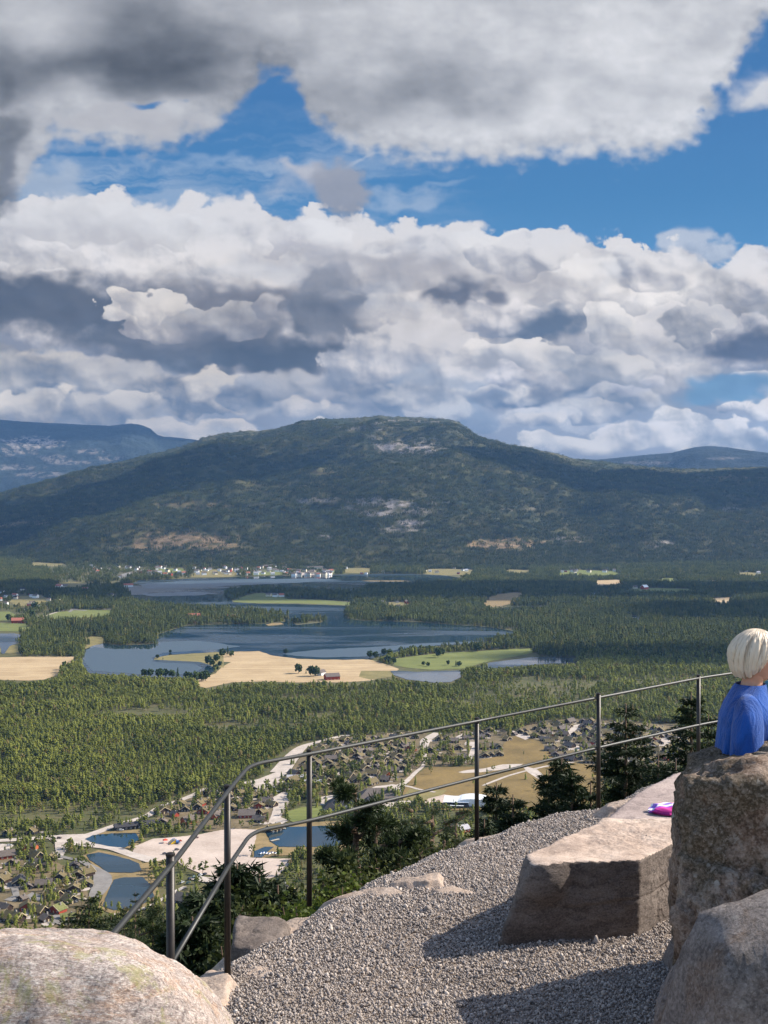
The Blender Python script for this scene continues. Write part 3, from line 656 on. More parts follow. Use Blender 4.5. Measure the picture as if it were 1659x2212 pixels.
LAND = [('island', [(490, 1281), (515, 1274), (560, 1272), (620, 1276), (700, 1279), (770, 1284), (800, 1300), (763, 1309), (640, 1305), (560, 1304), (503, 1301)], 'island', 1.0, 'low wooded island with a grassy shore'),
    ('island', [(632, 1345), (650, 1342), (668, 1338), (698, 1338), (697, 1344), (665, 1348), (640, 1350)], 'island', .5, 'little wooded islet in the middle of the lake'),
    ('sandbar', [(574, 1349), (588, 1345.5), (606, 1345), (613, 1348), (600, 1350.5), (580, 1352)], 'bank', .4, 'bare rock point at the lake farm'),
    ('meadow', [(502, 1299), (525, 1288), (555, 1281), (610, 1284), (622, 1294), (700, 1296), (763, 1302), (762, 1308), (640, 1303), (560, 1303), (510, 1301)], 'grass', .5, 'bright grass strip on the island'),
    ('skerry', [(780, 1254.5), (800, 1254), (870, 1254), (890, 1255.5), (860, 1256.3), (800, 1256)], 'bank', .2, 'thin pale spit in the upper lake'),
    ('field', [(367, 1416), (400, 1411.5), (467, 1408), (560, 1404.5), (606, 1405), (612, 1412), (640, 1423), (700, 1425), (796, 1424), (840, 1437), (862, 1445), (850, 1456), (800, 1470), (740, 1474), (640, 1474), (560, 1472), (500, 1474), (445, 1486), (428, 1482), (427, 1466), (465, 1455), (480, 1440), (500, 1430), (440, 1429), (370, 1423)], 'wheat', .8, 'ripe tan grain field between the lake and the pine forest'),
    ('meadow', [(329, 1425), (338, 1419), (363, 1413), (420, 1409), (482, 1405), (484, 1442), (452, 1440), (433, 1433), (380, 1430)], 'drygrass', .5, 'grassy spit at the tip of the grain field'),
    ('field', [(-80, 1422), (0, 1420), (90, 1418), (178, 1419), (160, 1428), (132, 1440), (125, 1458), (95, 1468), (60, 1470), (-80, 1466)], 'wheat', .8, 'ripe tan grain field at the left edge'),
    ('meadow', [(848, 1424), (880, 1419), (930, 1413), (975, 1410), (1040, 1406), (1106, 1402), (1160, 1400), (1166, 1406), (1130, 1415), (1085, 1423), (1040, 1432), (1003, 1444), (940, 1447), (885, 1443), (852, 1437)], 'grass', .8, 'bright green meadow with scattered trees'),
    ('meadow', [(-80, 1346), (0, 1346), (40, 1345), (66, 1349), (72, 1360), (40, 1364), (-80, 1362)], 'grass', .6, 'green lawn by the red barn at the left'),
    ('meadow', [(-60, 1322), (20, 1321), (34, 1328), (20, 1340), (-60, 1342)], 'grass', .6, 'bright green field corner at the left edge'),
    ('meadow', [(93, 1330), (120, 1322), (180, 1317), (247, 1318), (244, 1330), (200, 1333), (120, 1338)], 'grass', .6, 'pale green pasture in front of the lakeside wood'),
    ('meadow', [(182, 1378), (200, 1374), (227, 1377), (228, 1388), (200, 1396), (184, 1402)], 'drygrass', .5, 'small clearing beside the wooded knoll'),
    ('meadow', [(850, 1449), (780, 1449), (775, 1462), (800, 1468), (845, 1462)], 'drygrass', .5, 'yellowing grass between grain and pond'),
    ('sandbar', [(1043, 1308), (1052, 1292), (1075, 1284), (1106, 1280), (1133, 1280), (1126, 1290), (1106, 1303), (1085, 1309), (1060, 1311)], 'bank', .6, 'pale sand pit by the far inlet'),
    ('meadow', [(913, 1240), (925, 1229), (960, 1228), (1025, 1231), (1020, 1242), (960, 1243)], 'drygrass', .6, 'yellow pasture on the far shore'),
    ('meadow', [(700, 1239), (706, 1230), (727, 1230), (726, 1239)], 'grass', .4, 'green slope behind the village jetty'),
    ('meadow', [(735, 1237), (745, 1228), (800, 1222), (806, 1234), (780, 1238)], 'drygrass', .4, 'dry pasture above the far shore'),
    ('meadow', [(1203, 1243), (1210, 1233), (1250, 1231), (1330, 1234), (1343, 1242), (1290, 1245), (1230, 1242)], 'grass', .6, 'green farmland beyond the inlet'),
    ('field', [(1285, 1254), (1340, 1252), (1350, 1262), (1300, 1266), (1285, 1262)], 'wheat', .5, 'small tan field beyond the inlet'),
    ('meadow', [(1348, 1277), (1350, 1272), (1420, 1270), (1490, 1272), (1520, 1278), (1440, 1279)], 'grass', .4, 'green strip by the red barn in the far woods'),
    ('field', [(1536, 1300), (1540, 1292), (1590, 1290), (1572, 1302)], 'wheat', .4, 'small brown field at the far right'),
    ('field', [(1510, 1256), (1560, 1253), (1570, 1256), (1540, 1258)], 'wheat', .3, 'thin tan field at the right edge'),
    ('clearing', [(250, 1247), (262, 1240), (290, 1234), (310, 1229), (308, 1234), (280, 1243), (262, 1249)], 'asphalt', .3, 'grey bridge approach by the lake village'),
    ('beach', [(620, 1241), (660, 1236), (690, 1238), (693, 1242), (640, 1243)], 'sand', .3, 'pale quay of the lake village'),
    ('meadow', [(410, 1246), (420, 1236), (460, 1230), (500, 1231), (520, 1240), (500, 1246), (450, 1247)], 'drygrass', .6, 'dry green slope in the middle of the lake village'),
    ('meadow', [(540, 1243), (548, 1234), (580, 1232), (610, 1236), (612, 1242)], 'grass', .6, 'green lawns on the right of the lake village'),
    ('meadow', [(20, 1300), (30, 1288), (90, 1286), (110, 1296), (80, 1306), (40, 1310)], 'drygrass', .6, 'pale plots of the left village'),
    ('meadow', [(60, 1216), (110, 1212), (150, 1216), (120, 1223), (70, 1222)], 'drygrass', .5, 'pale clearing above the left village'),
    ('meadow', [(1085, 1236), (1100, 1230), (1150, 1232), (1140, 1239)], 'drygrass', .4, 'pale pasture behind the inlet'),
    ('heath', [(600, 1700), (655, 1628), (720, 1594), (905, 1578), (930, 1590), (905, 1660), (860, 1700), (700, 1724), (640, 1712)], 'heath', 2, 'brown trodden heath between the dark cabins'),
    ('heath', [(925, 1600), (1000, 1578), (1095, 1574), (1105, 1600), (1085, 1645), (925, 1658)], 'heath', 2, 'brown ground around the cabin rows'),
    ('heath', [(1090, 1598), (1130, 1566), (1230, 1552), (1345, 1556), (1480, 1566), (1520, 1600), (1520, 1660), (1300, 1690), (1220, 1668), (1130, 1622)], 'heath', 2, 'brown bare ground of the right-hand village'),
    ('heath', [(330, 1772), (420, 1718), (560, 1696), (625, 1740), (590, 1792), (430, 1796)], 'heath', 2, 'brown ground around the cabins at the first post'),
    ('heath', [(-60, 1850), (110, 1856), (175, 1890), (200, 1960), (170, 2030), (-60, 2050)], 'heath', 2, 'brown ground among the cabins at the left edge'),
    ('meadow', [(120, 1262), (150, 1256), (190, 1260), (180, 1268), (140, 1270)], 'drygrass', .6, 'pale pasture left of the upper lake'),
    ('meadow', [(330, 1234), (350, 1228), (395, 1228), (400, 1235), (360, 1238)], 'grass', .6, 'green slope above the left of the lake village'),
    ('meadow', [(640, 1222), (690, 1218), (720, 1222), (690, 1226)], 'drygrass', .5, 'dry slope above the village halls'),
    ('meadow', [(1400, 1252), (1440, 1248), (1490, 1251), (1450, 1256)], 'grass', .5, 'green pasture right of the small tan field'),
    ('meadow', [(1560, 1240), (1610, 1236), (1660, 1239), (1640, 1244)], 'drygrass', .5, 'dry pasture near the right edge'),
    ('meadow', [(0, 1380), (40, 1398), (52, 1408), (20, 1412), (-30, 1404)], 'drygrass', .5, 'reedy shore of the left-hand water'),
    ('meadow', [(820, 1303), (850, 1300), (900, 1303), (880, 1309), (840, 1310)], 'drygrass', .5, 'cottage clearing on the middle peninsula'),
    # the resort below the terrace
    ('sand_area', [(427, 1803), (467, 1795), (500, 1790), (556, 1792), (552, 1815), (540, 1852), (556, 1853), (632, 1855), (612, 1880), (600, 1892), (560, 1905), (500, 1905), (467, 1893), (432, 1886), (400, 1872), (378, 1858), (350, 1866), (317, 1862), (300, 1856), (285, 1848), (290, 1828), (330, 1812), (400, 1806)], 'sand', 1.2, 'broad pale sand beach and parking area below the railing'),
    ('beach', [(300, 1866), (350, 1858), (385, 1862), (372, 1876), (333, 1873), (318, 1886), (304, 1884)], 'bank', .6, 'brown bank between pond and sand'),
    ('pond_bank', [(553, 1790), (586, 1782), (640, 1776), (790, 1772), (800, 1800), (760, 1838), (680, 1846), (600, 1848), (548, 1856), (540, 1830)], 'bank', 1, 'tan bank around the wide pond'),
    ('pond_bank', [(176, 1812), (200, 1798), (300, 1792), (312, 1812), (290, 1830), (265, 1836), (230, 1833)], 'bank', 1, 'brown bank of the dark pond'),
    ('pond_bank', [(180, 1848), (213, 1836), (250, 1843), (300, 1856), (320, 1880), (335, 1893), (345, 1935), (305, 1968), (245, 1975), (210, 1962), (226, 1925), (236, 1898), (205, 1872)], 'bank', 1, 'mown banks of the two blue ponds'),
    ('lawn', [(618, 1770), (623, 1752), (650, 1744), (700, 1740), (723, 1745), (720, 1760), (680, 1774), (640, 1778)], 'grass', .8, 'bright lawn in front of the dark hotel'),
    ('bog', [(876, 1698), (900, 1672), (925, 1657), (1023, 1656), (1042, 1640), (1085, 1632), (1088, 1606), (1115, 1588), (1165, 1600), (1200, 1640), (1290, 1655), (1310, 1700), (1300, 1750), (1180, 1760), (1060, 1752), (950, 1750), (905, 1728), (868, 1722)], 'bog', 1.5, 'golden brown bog meadow behind the railing'),
    ('lawn', [(870, 1722), (885, 1704), (925, 1706), (965, 1706), (950, 1722), (900, 1736), (872, 1734)], 'drygrass', .8, 'greenish grass by the bog road'),
    ('gravel_yard', [(760, 1722), (812, 1698), (850, 1694), (872, 1698), (862, 1716), (832, 1728), (790, 1738)], 'gravelroad', .8, 'pinkish gravel yard beside the dark hotel'),
    ('gravel_yard', [(790, 1755), (812, 1738), (868, 1730), (900, 1728), (880, 1742), (840, 1752), (812, 1770)], 'gravelroad', .8, 'pale track below the hotel'),
    ('gravel_yard', [(910, 1738), (925, 1725), (960, 1716), (985, 1720), (962, 1734), (930, 1745)], 'sand', .8, 'sandy patch beside the white hall'),
    ('gravel_yard', [(990, 1668), (1005, 1664), (1045, 1660), (1086, 1651), (1130, 1650), (1120, 1656), (1080, 1663), (1040, 1668), (1000, 1670)], 'gravelroad', .4, 'pale sand trap in the bog'),
    ('gravel_yard', [(1125, 1652), (1160, 1662), (1178, 1678), (1165, 1684), (1140, 1668)], 'gravelroad', .4, 'curved gravel track in the bog'),
    ('gravel_yard', [(540, 1690), (570, 1678), (605, 1664), (620, 1670), (600, 1686), (640, 1692), (630, 1706), (590, 1702), (560, 1706), (545, 1700)], 'gravelroad', .7, 'pale gravel yard by the long grey buildings'),
    ('gravel_yard', [(590, 1722), (612, 1710), (632, 1716), (620, 1740), (606, 1765), (625, 1772), (600, 1784), (580, 1776), (590, 1750)], 'gravelroad', .7, 'gravel drive running down to the pond'),
    ('gravel_yard', [(690, 1722), (720, 1717), (738, 1720), (716, 1736), (700, 1742), (692, 1734)], 'gravelroad', .6, 'parking strip beside the dark hotel'),
    ('gravel_yard', [(100, 1808), (130, 1803), (190, 1801), (252, 1806), (250, 1812), (200, 1817), (150, 1826), (135, 1850), (122, 1850), (118, 1822)], 'gravelroad', .8, 'pale gravel crossing at the ponds'),
    ('gravel_yard', [(-40, 1818), (0, 1822), (30, 1825), (18, 1838), (0, 1844), (-40, 1846)], 'gravelroad', .6, 'gravel yard at the left edge'),
    ('gravel_yard', [(4, 1898), (14, 1888), (28, 1890), (24, 1906), (40, 1920), (43, 1938), (34, 1948), (8, 1944), (28, 1934), (24, 1920), (10, 1908)], 'asphalt', .5, 'grey drive beside the dark gabled cabin'),
    ('gravel_yard', [(56, 1934), (70, 1927), (100, 1938), (96, 1948), (66, 1943)], 'asphalt', .5, 'grey parking patch among pines'),
    ('gravel_yard', [(97, 1984), (118, 1976), (165, 1980), (166, 1990), (140, 1998), (112, 1994), (104, 1996)], 'asphalt', .5, 'grey drive below the long red house'),
    ('gravel_yard', [(1003, 1650), (1010, 1634), (1020, 1612), (1003, 1608), (1006, 1602), (1030, 1602), (1028, 1630), (1018, 1640)], 'gravelroad', .5, 'bright turnaround between two rows of cabins'),
    ('gravel_yard', [(982, 1593), (1000, 1584), (1010, 1590), (990, 1597)], 'gravelroad', .4, 'bright plot above the cabin rows'),
    ('gravel_yard', [(724, 1612), (742, 1606), (764, 1616), (756, 1626), (742, 1630), (736, 1622)], 'gravelroad', .5, 'bright bare plot amid the dark cabins'),
    ('gravel_yard', [(783, 1678), (800, 1672), (813, 1680), (796, 1686)], 'gravelroad', .4, 'bare plot below the dark cabins'),
    ('gravel_yard', [(840, 1586), (860, 1582), (866, 1590), (846, 1593)], 'gravelroad', .4, 'bright plot at the wood edge'),
    ('gravel_yard', [(713, 1668), (728, 1664), (738, 1674), (720, 1678)], 'gravelroad', .4, 'little bright plot at the left of the cabins'),
    ('gravel_yard', [(1225, 1580), (1240, 1566), (1262, 1563), (1250, 1578), (1232, 1588)], 'gravelroad', .4, 'steep bright plot in the right-hand cabin village'),
    ('gravel_yard', [(1110, 1588), (1106, 1578), (1140, 1585), (1150, 1592), (1135, 1598)], 'gravelroad', .4, 'bright plot at the village edge behind the third post'),
    ('gravel_yard', [(1216, 1612), (1240, 1608), (1256, 1614), (1248, 1622), (1225, 1620)], 'gravelroad', .4, 'bright plot in the middle of the right-hand village'),
    ('gravel_yard', [(1408, 1585), (1430, 1572), (1450, 1580), (1462, 1600), (1440, 1612), (1420, 1610), (1402, 1600)], 'gravelroad', .6, 'bright cleared plots behind the spruces at the right')]
for nm, pts, z_, lb in ((a[0], a[1], .2, a[3]) for a in WATERS): sheet(nm, pts, z_ + .5, M['water'], 1.0, len(nm) + int(pts[0][1]), label=lb)
for k, (nm, pts, m, amp, lb) in enumerate(LAND): sheet(nm, wiggle(pts, amp * .8, 5, k + 40), .35 + (.45 if nm in ('island', 'sandbar', 'skerry') else 0) + (.75 if nm == 'meadow' and 480 < pts[0][0] < 600 else 0) - (.15 if nm == 'pond_bank' else .2 if nm == 'heath' else 0) + k * .004, M[m], amp, k, label=lb)
strip('road', [(-10, 1816), (60, 1812), (103, 1808), (180, 1806), (248, 1783), (293, 1770), (318, 1762), (348, 1742), (385, 1730), (421, 1716), (451, 1702), (500, 1694), (553, 1687), (598, 1673)], [9, 10, 10, 11, 8, 8, 8, 8, 8, 8, 7, 8, 9, 12], .62, M['gravelroad'], label='pale gravel road along the foot of the pine forest')
strip('road', [(604, 1668), (632, 1633), (653, 1614), (682, 1604), (733, 1591), (756, 1588)], [22, 18, 13, 9, 8, 7], .64, M['gravelroad'], label='pale road climbing past the dark cabins')
strip('road', [(145, 1818), (183, 1823), (241, 1831), (276, 1843), (300, 1850), (330, 1858)], [16, 13, 11, 10, 12, 14], .66, M['gravelroad'], label='pale causeway between the dark and the blue pond')
strip('road', [(124, 1848), (150, 1854), (173, 1859), (200, 1873), (213, 1882), (221, 1892), (221, 1906), (214, 1922), (203, 1938)], [5, 5, 5, 6, 10, 14, 15, 13, 9], .68, M['asphalt'], label='curving grey path beside the two blue ponds')
strip('road', [(946, 1583), (930, 1592), (918, 1602), (917, 1625), (917, 1640), (913, 1655), (898, 1668), (882, 1684), (866, 1695), (843, 1704)], [12, 13, 13, 6, 4.5, 4, 5, 6, 8, 10], .70, M['gravelroad'], label='pale track between the two cabin villages')
strip('road', [(868, 1696), (884, 1699), (906, 1705), (940, 1711)], [6, 5, 4, 4], .72, M['gravelroad'], label='thin pale track across the bog')
strip('road', [(1043, 1697), (1070, 1686), (1110, 1672), (1180, 1655), (1240, 1646)], [3, 4, 4, 4, 4], .74, M['gravelroad'], label='thin pale track through the bog towards the right-hand village')
strip('road', [(420, 1895), (445, 1900), (470, 1902), (480, 1925), (482, 1950)], [10, 12, 12, 10, 10], .76, M['gravelroad'], label='parking lane beside the big brown cabin')
strip('road', [(245, 1975), (300, 1966), (345, 1945), (370, 1930), (400, 1915)], [3, 4, 4, 4, 4], .78, M['gravelroad'], label='footpath below the grey-blue pond')
strip('road', [(150, 1322), (165, 1310), (158, 1316), (186, 1319)], [9, 9, 10, 14], .6, M['asphalt'], label='grey road at the left village')
strip('road', [(95, 1331), (140, 1318), (180, 1316), (250, 1316), (290, 1318)], [6, 6, 6, 6, 6], .58, M['gravelroad'], label='pale lane past the lakeside pasture')

def ruffled():
    t = NT('ruffled_water'); t.color((.03, .06, .085)); t.b.inputs['IOR'].default_value = 1.9; t.b.inputs['Specular IOR Level'].default_value = .5; t.rough(.42); pos = t.new('ShaderNodeNewGeometry').outputs['Position']; t.bump(t.noise(.25, 3, .6, pos), .5, .5)
    for k, (pts, lb) in enumerate([([(186, 1404), (204, 1397), (240, 1402), (330, 1402), (352, 1386), (430, 1384), (520, 1396), (470, 1403), (400, 1407), (352, 1410), (328, 1420), (330, 1430), (420, 1434), (438, 1442), (420, 1456), (300, 1456), (200, 1449), (182, 1430)], 'pale wind-ruffled water of the near bay'),
            ([(610, 1412), (680, 1404), (800, 1398), (930, 1389), (1040, 1385), (1010, 1390), (900, 1397), (850, 1405), (790, 1418), (700, 1420), (640, 1417)], 'pale ruffled streak along the grain field shore'),
            ([(300, 1262), (380, 1256), (560, 1251), (680, 1249), (740, 1253), (640, 1259), (520, 1264), (400, 1270), (320, 1272)], 'pale ruffled stretch of the upper lake'),
            ([(300, 1283), (400, 1278), (470, 1281), (430, 1286), (330, 1288)], 'thin ruffled streak in the upper lake')]):
        sheet('lake', pts, .78 + .01 * k, t.mat, 1.6, 70 + k, label=lb)
ruffled()
# ------------------------------------------------------------------ foliage
def leaf_mat(name, dark, light, autumn=None, trans=.3, patch=.004):
    t = NT(name); pos = t.new('ShaderNodeNewGeometry').outputs['Position']; r = t.rand()
    f = t.math('ADD', t.math('MULTIPLY', r, .55), t.math('MULTIPLY', t.noise(patch, 3, .6, pos), .9)); f = t.math('MULTIPLY', t.math('SUBTRACT', f, .32, True), 1.4, True)
    c = t.mix(f, dark, light)
    if autumn:
        c = t.mix(t.math('GREATER_THAN', t.math('FRACT', t.math('MULTIPLY', r, 7.31)), autumn[1]), c, autumn[0])
    t.b.inputs['Roughness'].default_value = .8; t.b.inputs['Specular IOR Level'].default_value = .1
    t.color(c); tr = t.new('ShaderNodeBsdfTranslucent'); t.l.new(c, tr.inputs[0]); m = t.new('ShaderNodeMixShader'); m.inputs[0].default_value = trans
    t.l.new(t.b.outputs[0], m.inputs[1]); t.l.new(tr.outputs[0], m.inputs[2]); t.l.new(m.outputs[0], t.out.inputs['Surface']); return t.mat
M['bark'] = plain('bark', (.10, .065, .045), .95, .3, 6)
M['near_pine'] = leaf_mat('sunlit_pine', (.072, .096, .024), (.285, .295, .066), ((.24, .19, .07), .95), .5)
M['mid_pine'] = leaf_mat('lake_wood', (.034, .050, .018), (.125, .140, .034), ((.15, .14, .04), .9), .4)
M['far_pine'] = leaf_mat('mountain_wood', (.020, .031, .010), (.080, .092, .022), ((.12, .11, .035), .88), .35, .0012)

def cone_tree(seed, h=1.0, r=.16, tiers=4, n=7, lean=0, kind='spruce'):
    """a light conifer: ragged skirts of branches round a trunk; returns verts, faces, material ids"""
    rg = random.Random(seed); V = []; Fc = []; mi = []
    t0 = .12 if kind == 'spruce' else .38
    V += [(r * .12 * math.cos(a), r * .12 * math.sin(a), -.12) for a in (0, 2.1, 4.2)] + [(0, 0, h * .9)]
    Fc += [(0, 1, 3), (1, 2, 3), (2, 0, 3)]; mi += [1] * 3
    for k in range(tiers):
        f = k / tiers; zt = h * (t0 + (1 - t0) * min(1, (k + 1.45) / tiers)) if k < tiers - 1 else h; zb = h * (t0 + (1 - t0) * f)
        if kind == 'spruce': rr = r * (1 - f) ** .85 * 1.05 + r * .07
        else: rr = r * (1.0 - .75 * abs(f - .35) ** 1.2)
        b = len(V); ph = rg.uniform(0, 6.28); V.append((rg.uniform(-.06, .06) * r, rg.uniform(-.06, .06) * r, min(zt, h)))
        for i in range(n):
            a = ph + 2 * math.pi * i / n + rg.uniform(-.2, .2); q = rr * (rg.uniform(.82, 1.3) if i % 2 == 0 else rg.uniform(.4, .62))
            V.append((q * math.cos(a), q * math.sin(a), zb + rg.uniform(-.03, .02) * h + (0 if i % 2 == 0 else .05 * h)))
        for i in range(n): Fc.append((b, b + 1 + i, b + 1 + (i + 1) % n)); mi.append(0)
    return V, Fc, mi
def blob_tree(seed, h=1.0, r=.3, n=26):
    """a light broadleaf or pine crown: many leaf clumps through the crown's volume"""
    rg = random.Random(seed); V = [(r * .1, 0, -.1), (-r * .05, r * .09, -.1), (-r * .05, -r * .09, -.1), (0, 0, h * .8)]; Fc = [(0, 1, 3), (1, 2, 3), (2, 0, 3)]; mi = [1] * 3
    for k in range(n):
        while True:
            p = Vector((rg.uniform(-1, 1), rg.uniform(-1, 1), rg.uniform(-1, 1)))
            if .25 < p.length < 1: break
        c = Vector((p.x * r, p.y * r, h * .60 + p.z * h * .38)); s = r * rg.uniform(.26, .42); b = len(V)
        for d in ((1, 0, 0), (-1, 0, 0), (0, 1, 0), (0, -1, 0), (0, 0, 1), (0, 0, -1)):
            V.append(tuple(c + Vector(d) * s * rg.uniform(.6, 1.25) + Vector((rg.uniform(-.2, .2), rg.uniform(-.2, .2), rg.uniform(-.2, .2))) * s))
        for f in ((0, 2, 4), (2, 1, 4), (1, 3, 4), (3, 0, 4), (2, 0, 5), (1, 2, 5), (3, 1, 5), (0, 3, 5)): Fc.append(tuple(b + i for i in f)); mi.append(0)
    return V, Fc, mi
def merge(parts):
    V = []; Fc = []; mi = []
    for v, f, m in parts: b = len(V); V += v; Fc += [tuple(b + i for i in q) for q in f]; mi += m
    return V, Fc, mi
def grove(seed, n, rad, gen, hs, sink=0):
    rg = random.Random(seed); out = []
    for k in range(n):
        a = rg.uniform(0, 6.28); q = rad * math.sqrt(rg.random()); h = rg.uniform(*hs); v, f, m = gen(seed * 31 + k)
        out.append(([(x * h + q * math.cos(a), y * h + q * math.sin(a), z * h - sink) for x, y, z in v], f, m))
    return merge(out)

def scatter_nodes(K):
    """geometry nodes: the object's own mesh carries its K prototypes (tagged) and the loose points they stand on"""
    g = bpy.data.node_groups.new('stand', 'GeometryNodeTree'); g.interface.new_socket('Geometry', in_out='INPUT', socket_type='NodeSocketGeometry'); g.interface.new_socket('Geometry', in_out='OUTPUT', socket_type='NodeSocketGeometry')
    n = g.nodes; l = g.links; gi = n.new('NodeGroupInput'); go = n.new('NodeGroupOutput'); j = n.new('GeometryNodeJoinGeometry')
    def named(nm, typ='INT'):
        a = n.new('GeometryNodeInputNamedAttribute'); a.data_type = typ; a.inputs['Name'].default_value = nm; return a.outputs['Attribute']
    def sep(k):
        c = n.new('FunctionNodeCompare'); c.data_type = 'INT'; c.operation = 'EQUAL'; l.new(named('proto'), c.inputs[2]); c.inputs[3].default_value = k
        s = n.new('GeometryNodeSeparateGeometry'); s.domain = 'POINT'; l.new(gi.outputs[0], s.inputs[0]); l.new(c.outputs[0], s.inputs[1]); return s.outputs[0]
    for k in range(1, K + 1):
        q = n.new('GeometryNodeGeometryToInstance'); l.new(sep(k), q.inputs[0]); l.new(q.outputs[0], j.inputs[0])
    ip = n.new('GeometryNodeInstanceOnPoints'); l.new(sep(0), ip.inputs['Points']); l.new(j.outputs[0], ip.inputs['Instance']); ip.inputs['Pick Instance'].default_value = True
    l.new(named('pick'), ip.inputs['Instance Index']); l.new(named('rot', 'FLOAT_VECTOR'), ip.inputs['Rotation']); l.new(named('scl', 'FLOAT_VECTOR'), ip.inputs['Scale'])
    l.new(ip.outputs[0], go.inputs[0]); return g
NG = {}
def stand(name, protos, P, rot, scl, mats, seed=0, **kw):
    """P (n,3) standing points, rot (n,3), scl (n,3)"""
    V, Fc, mi, ids = [], [], [], []
    for k, (v, f, m) in enumerate(protos):
        b = len(V); V += v; Fc += [tuple(b + i for i in q) for q in f]; mi += m; ids += [k + 1] * len(v)
    nV = len(V); n = len(P); allV = np.concatenate([np.array(V, np.float32), np.asarray(P, np.float32)])
    me = bpy.data.meshes.new(name); me.vertices.add(len(allV)); me.vertices.foreach_set('co', allV.ravel())
    tot = np.array([len(f) for f in Fc], np.int32); loops = np.array([i for f in Fc for i in f], np.int32)
    me.loops.add(len(loops)); me.loops.foreach_set('vertex_index', loops); me.polygons.add(len(Fc)); me.polygons.foreach_set('loop_start', np.concatenate([[0], np.cumsum(tot)[:-1]]).astype(np.int32)); me.polygons.foreach_set('loop_total', tot)
    me.polygons.foreach_set('material_index', np.array(mi, np.int32)); me.update()
    rs = np.random.RandomState(seed)
    def at_(nm, typ, arr, fld='value'):
        a = me.attributes.new(nm, typ, 'POINT'); a.data.foreach_set(fld, arr.ravel())
    at_('proto', 'INT', np.concatenate([np.array(ids, np.int32), np.zeros(n, np.int32)]))
    at_('pick', 'INT', np.concatenate([np.zeros(nV, np.int32), rs.randint(0, len(protos), n).astype(np.int32)]))
    at_('rot', 'FLOAT_VECTOR', np.concatenate([np.zeros((nV, 3)), rot]).astype(np.float32), 'vector'); at_('scl', 'FLOAT_VECTOR', np.concatenate([np.ones((nV, 3)), scl]).astype(np.float32), 'vector')
    o = link_mesh(name, me, mats, kind='stuff', **kw)
    K = len(protos)
    if K not in NG: NG[K] = scatter_nodes(K)
    md = o.modifiers.new('stand', 'NODES'); md.node_group = NG[K]; return o

# ------------------------------------------------------------------ where trees may stand on the valley floor
def floor_density(X, Y):
    """share of full forest at places on the valley floor"""
    U, V = proj(X, Y, np.full(X.shape, ZV)); d = np.ones(X.shape)
    V2 = V - np.where(V < 1500, .031 * (V - VH), 0)                 # crowns of shore trees must not hide the traced outline
    for nm, pts, amp, lb in WATERS: d[inpoly(U, V, pts) | (inpoly(U, V2, pts) & (V > 1390))] = 0
    for nm, pts, m, amp, lb in LAND:
        k = {'island': 1, 'skerry': .4, 'pond_bank': .04, 'bog': .012, 'lawn': .01, 'beach': 0, 'gravel_yard': .0, 'sand_area': .0, 'heath': 1}.get(nm, 0)
        ins = inpoly(U, V, pts) | (inpoly(U, V2, pts) & (V < 1500) & (nm in ('field', 'meadow', 'sandbar')))
        if nm == 'island': d[ins] = .9
        else: d[ins] = np.minimum(d[ins], k)
    for C, W in ROADS:
        for (p, w) in zip(C[::2], W[::2]): d[(X - p[0]) ** 2 + (Y - p[1]) ** 2 < (w * .62 + 3) ** 2] = 0
    n = fbm2(X / 60, Y / 60, 90, 4, .55); n2 = fbm2(X / 200, Y / 160, 94, 3)
    # thin, heathy stretches of the near forest
    for (u, v, ru, rv, k) in [(380, 1538, 190, 20, .75), (560, 1560, 160, 20, .6), (900, 1500, 200, 14, .35), (1180, 1480, 170, 22, .85), (1120, 1500, 260, 16, .6), (1420, 1475, 170, 18, .7), (1330, 1520, 230, 24, .6), (1560, 1440, 120, 20, .5), (120, 1768, 260, 16, .82), (300, 1545, 120, 12, .98), (520, 1575, 120, 10, .9), (760, 1545, 110, 8, .8), (640, 1510, 120, 7, .8), (120, 1520, 90, 6, .6), (1000, 1520, 120, 8, .8), (1160, 1478, 80, 9, .95), (1420, 1440, 120, 10, .6), (100, 1580, 120, 8, .3)]:
        d *= 1 - k * sstep(-.1, .5, 1 - np.sqrt(((U - u) / ru) ** 2 + ((V - v) / rv) ** 2) + .9 * n)
    n3 = fbm2(X / 34, Y / 30, 97, 3); d *= np.where(V < 1700, .80 + .6 * n + .3 * n2, 1).clip(.15, 1); d *= np.where(V > 1420, .25 + .75 * sstep(-.52, -.30, n3), 1)
    # built-up parts
    for pts, k in VILLAGE: ins = inpoly(U, V, pts); d[ins] *= k * (.4 + .9 * (n[ins] > .0))
    return d.clip(0, 1), U, V
VILLAGE = [([(600, 1690), (660, 1625), (720, 1595), (900, 1580), (915, 1600), (900, 1660), (860, 1700), (700, 1712), (640, 1700)], .13),
           ([(925, 1600), (1000, 1580), (1090, 1575), (1100, 1600), (1080, 1640), (925, 1655)], .08),
           ([(1090, 1600), (1130, 1570), (1230, 1553), (1340, 1560), (1460, 1565), (1500, 1600), (1500, 1660), (1300, 1680), (1220, 1665), (1130, 1620)], .07),
           ([(330, 1765), (420, 1722), (560, 1698), (620, 1740), (580, 1790), (430, 1795), (330, 1790)], .26),
           ([(-60, 1820), (110, 1830), (170, 1870), (215, 1900), (200, 1960), (170, 2010), (-60, 2030)], .38),
           ([(90, 1205), (300, 1205), (700, 1210), (715, 1242), (500, 1248), (300, 1252), (240, 1270), (120, 1275)], .22),
           ([(-60, 1270), (60, 1275), (130, 1300), (95, 1340), (-60, 1345)], .22),
           ([(350, 1880), (480, 1890), (490, 1990), (360, 1980)], .35), ([(560, 1870), (660, 1860), (900, 1760), (1050, 1750), (1050, 1830), (700, 2000), (560, 1990)], .6)]

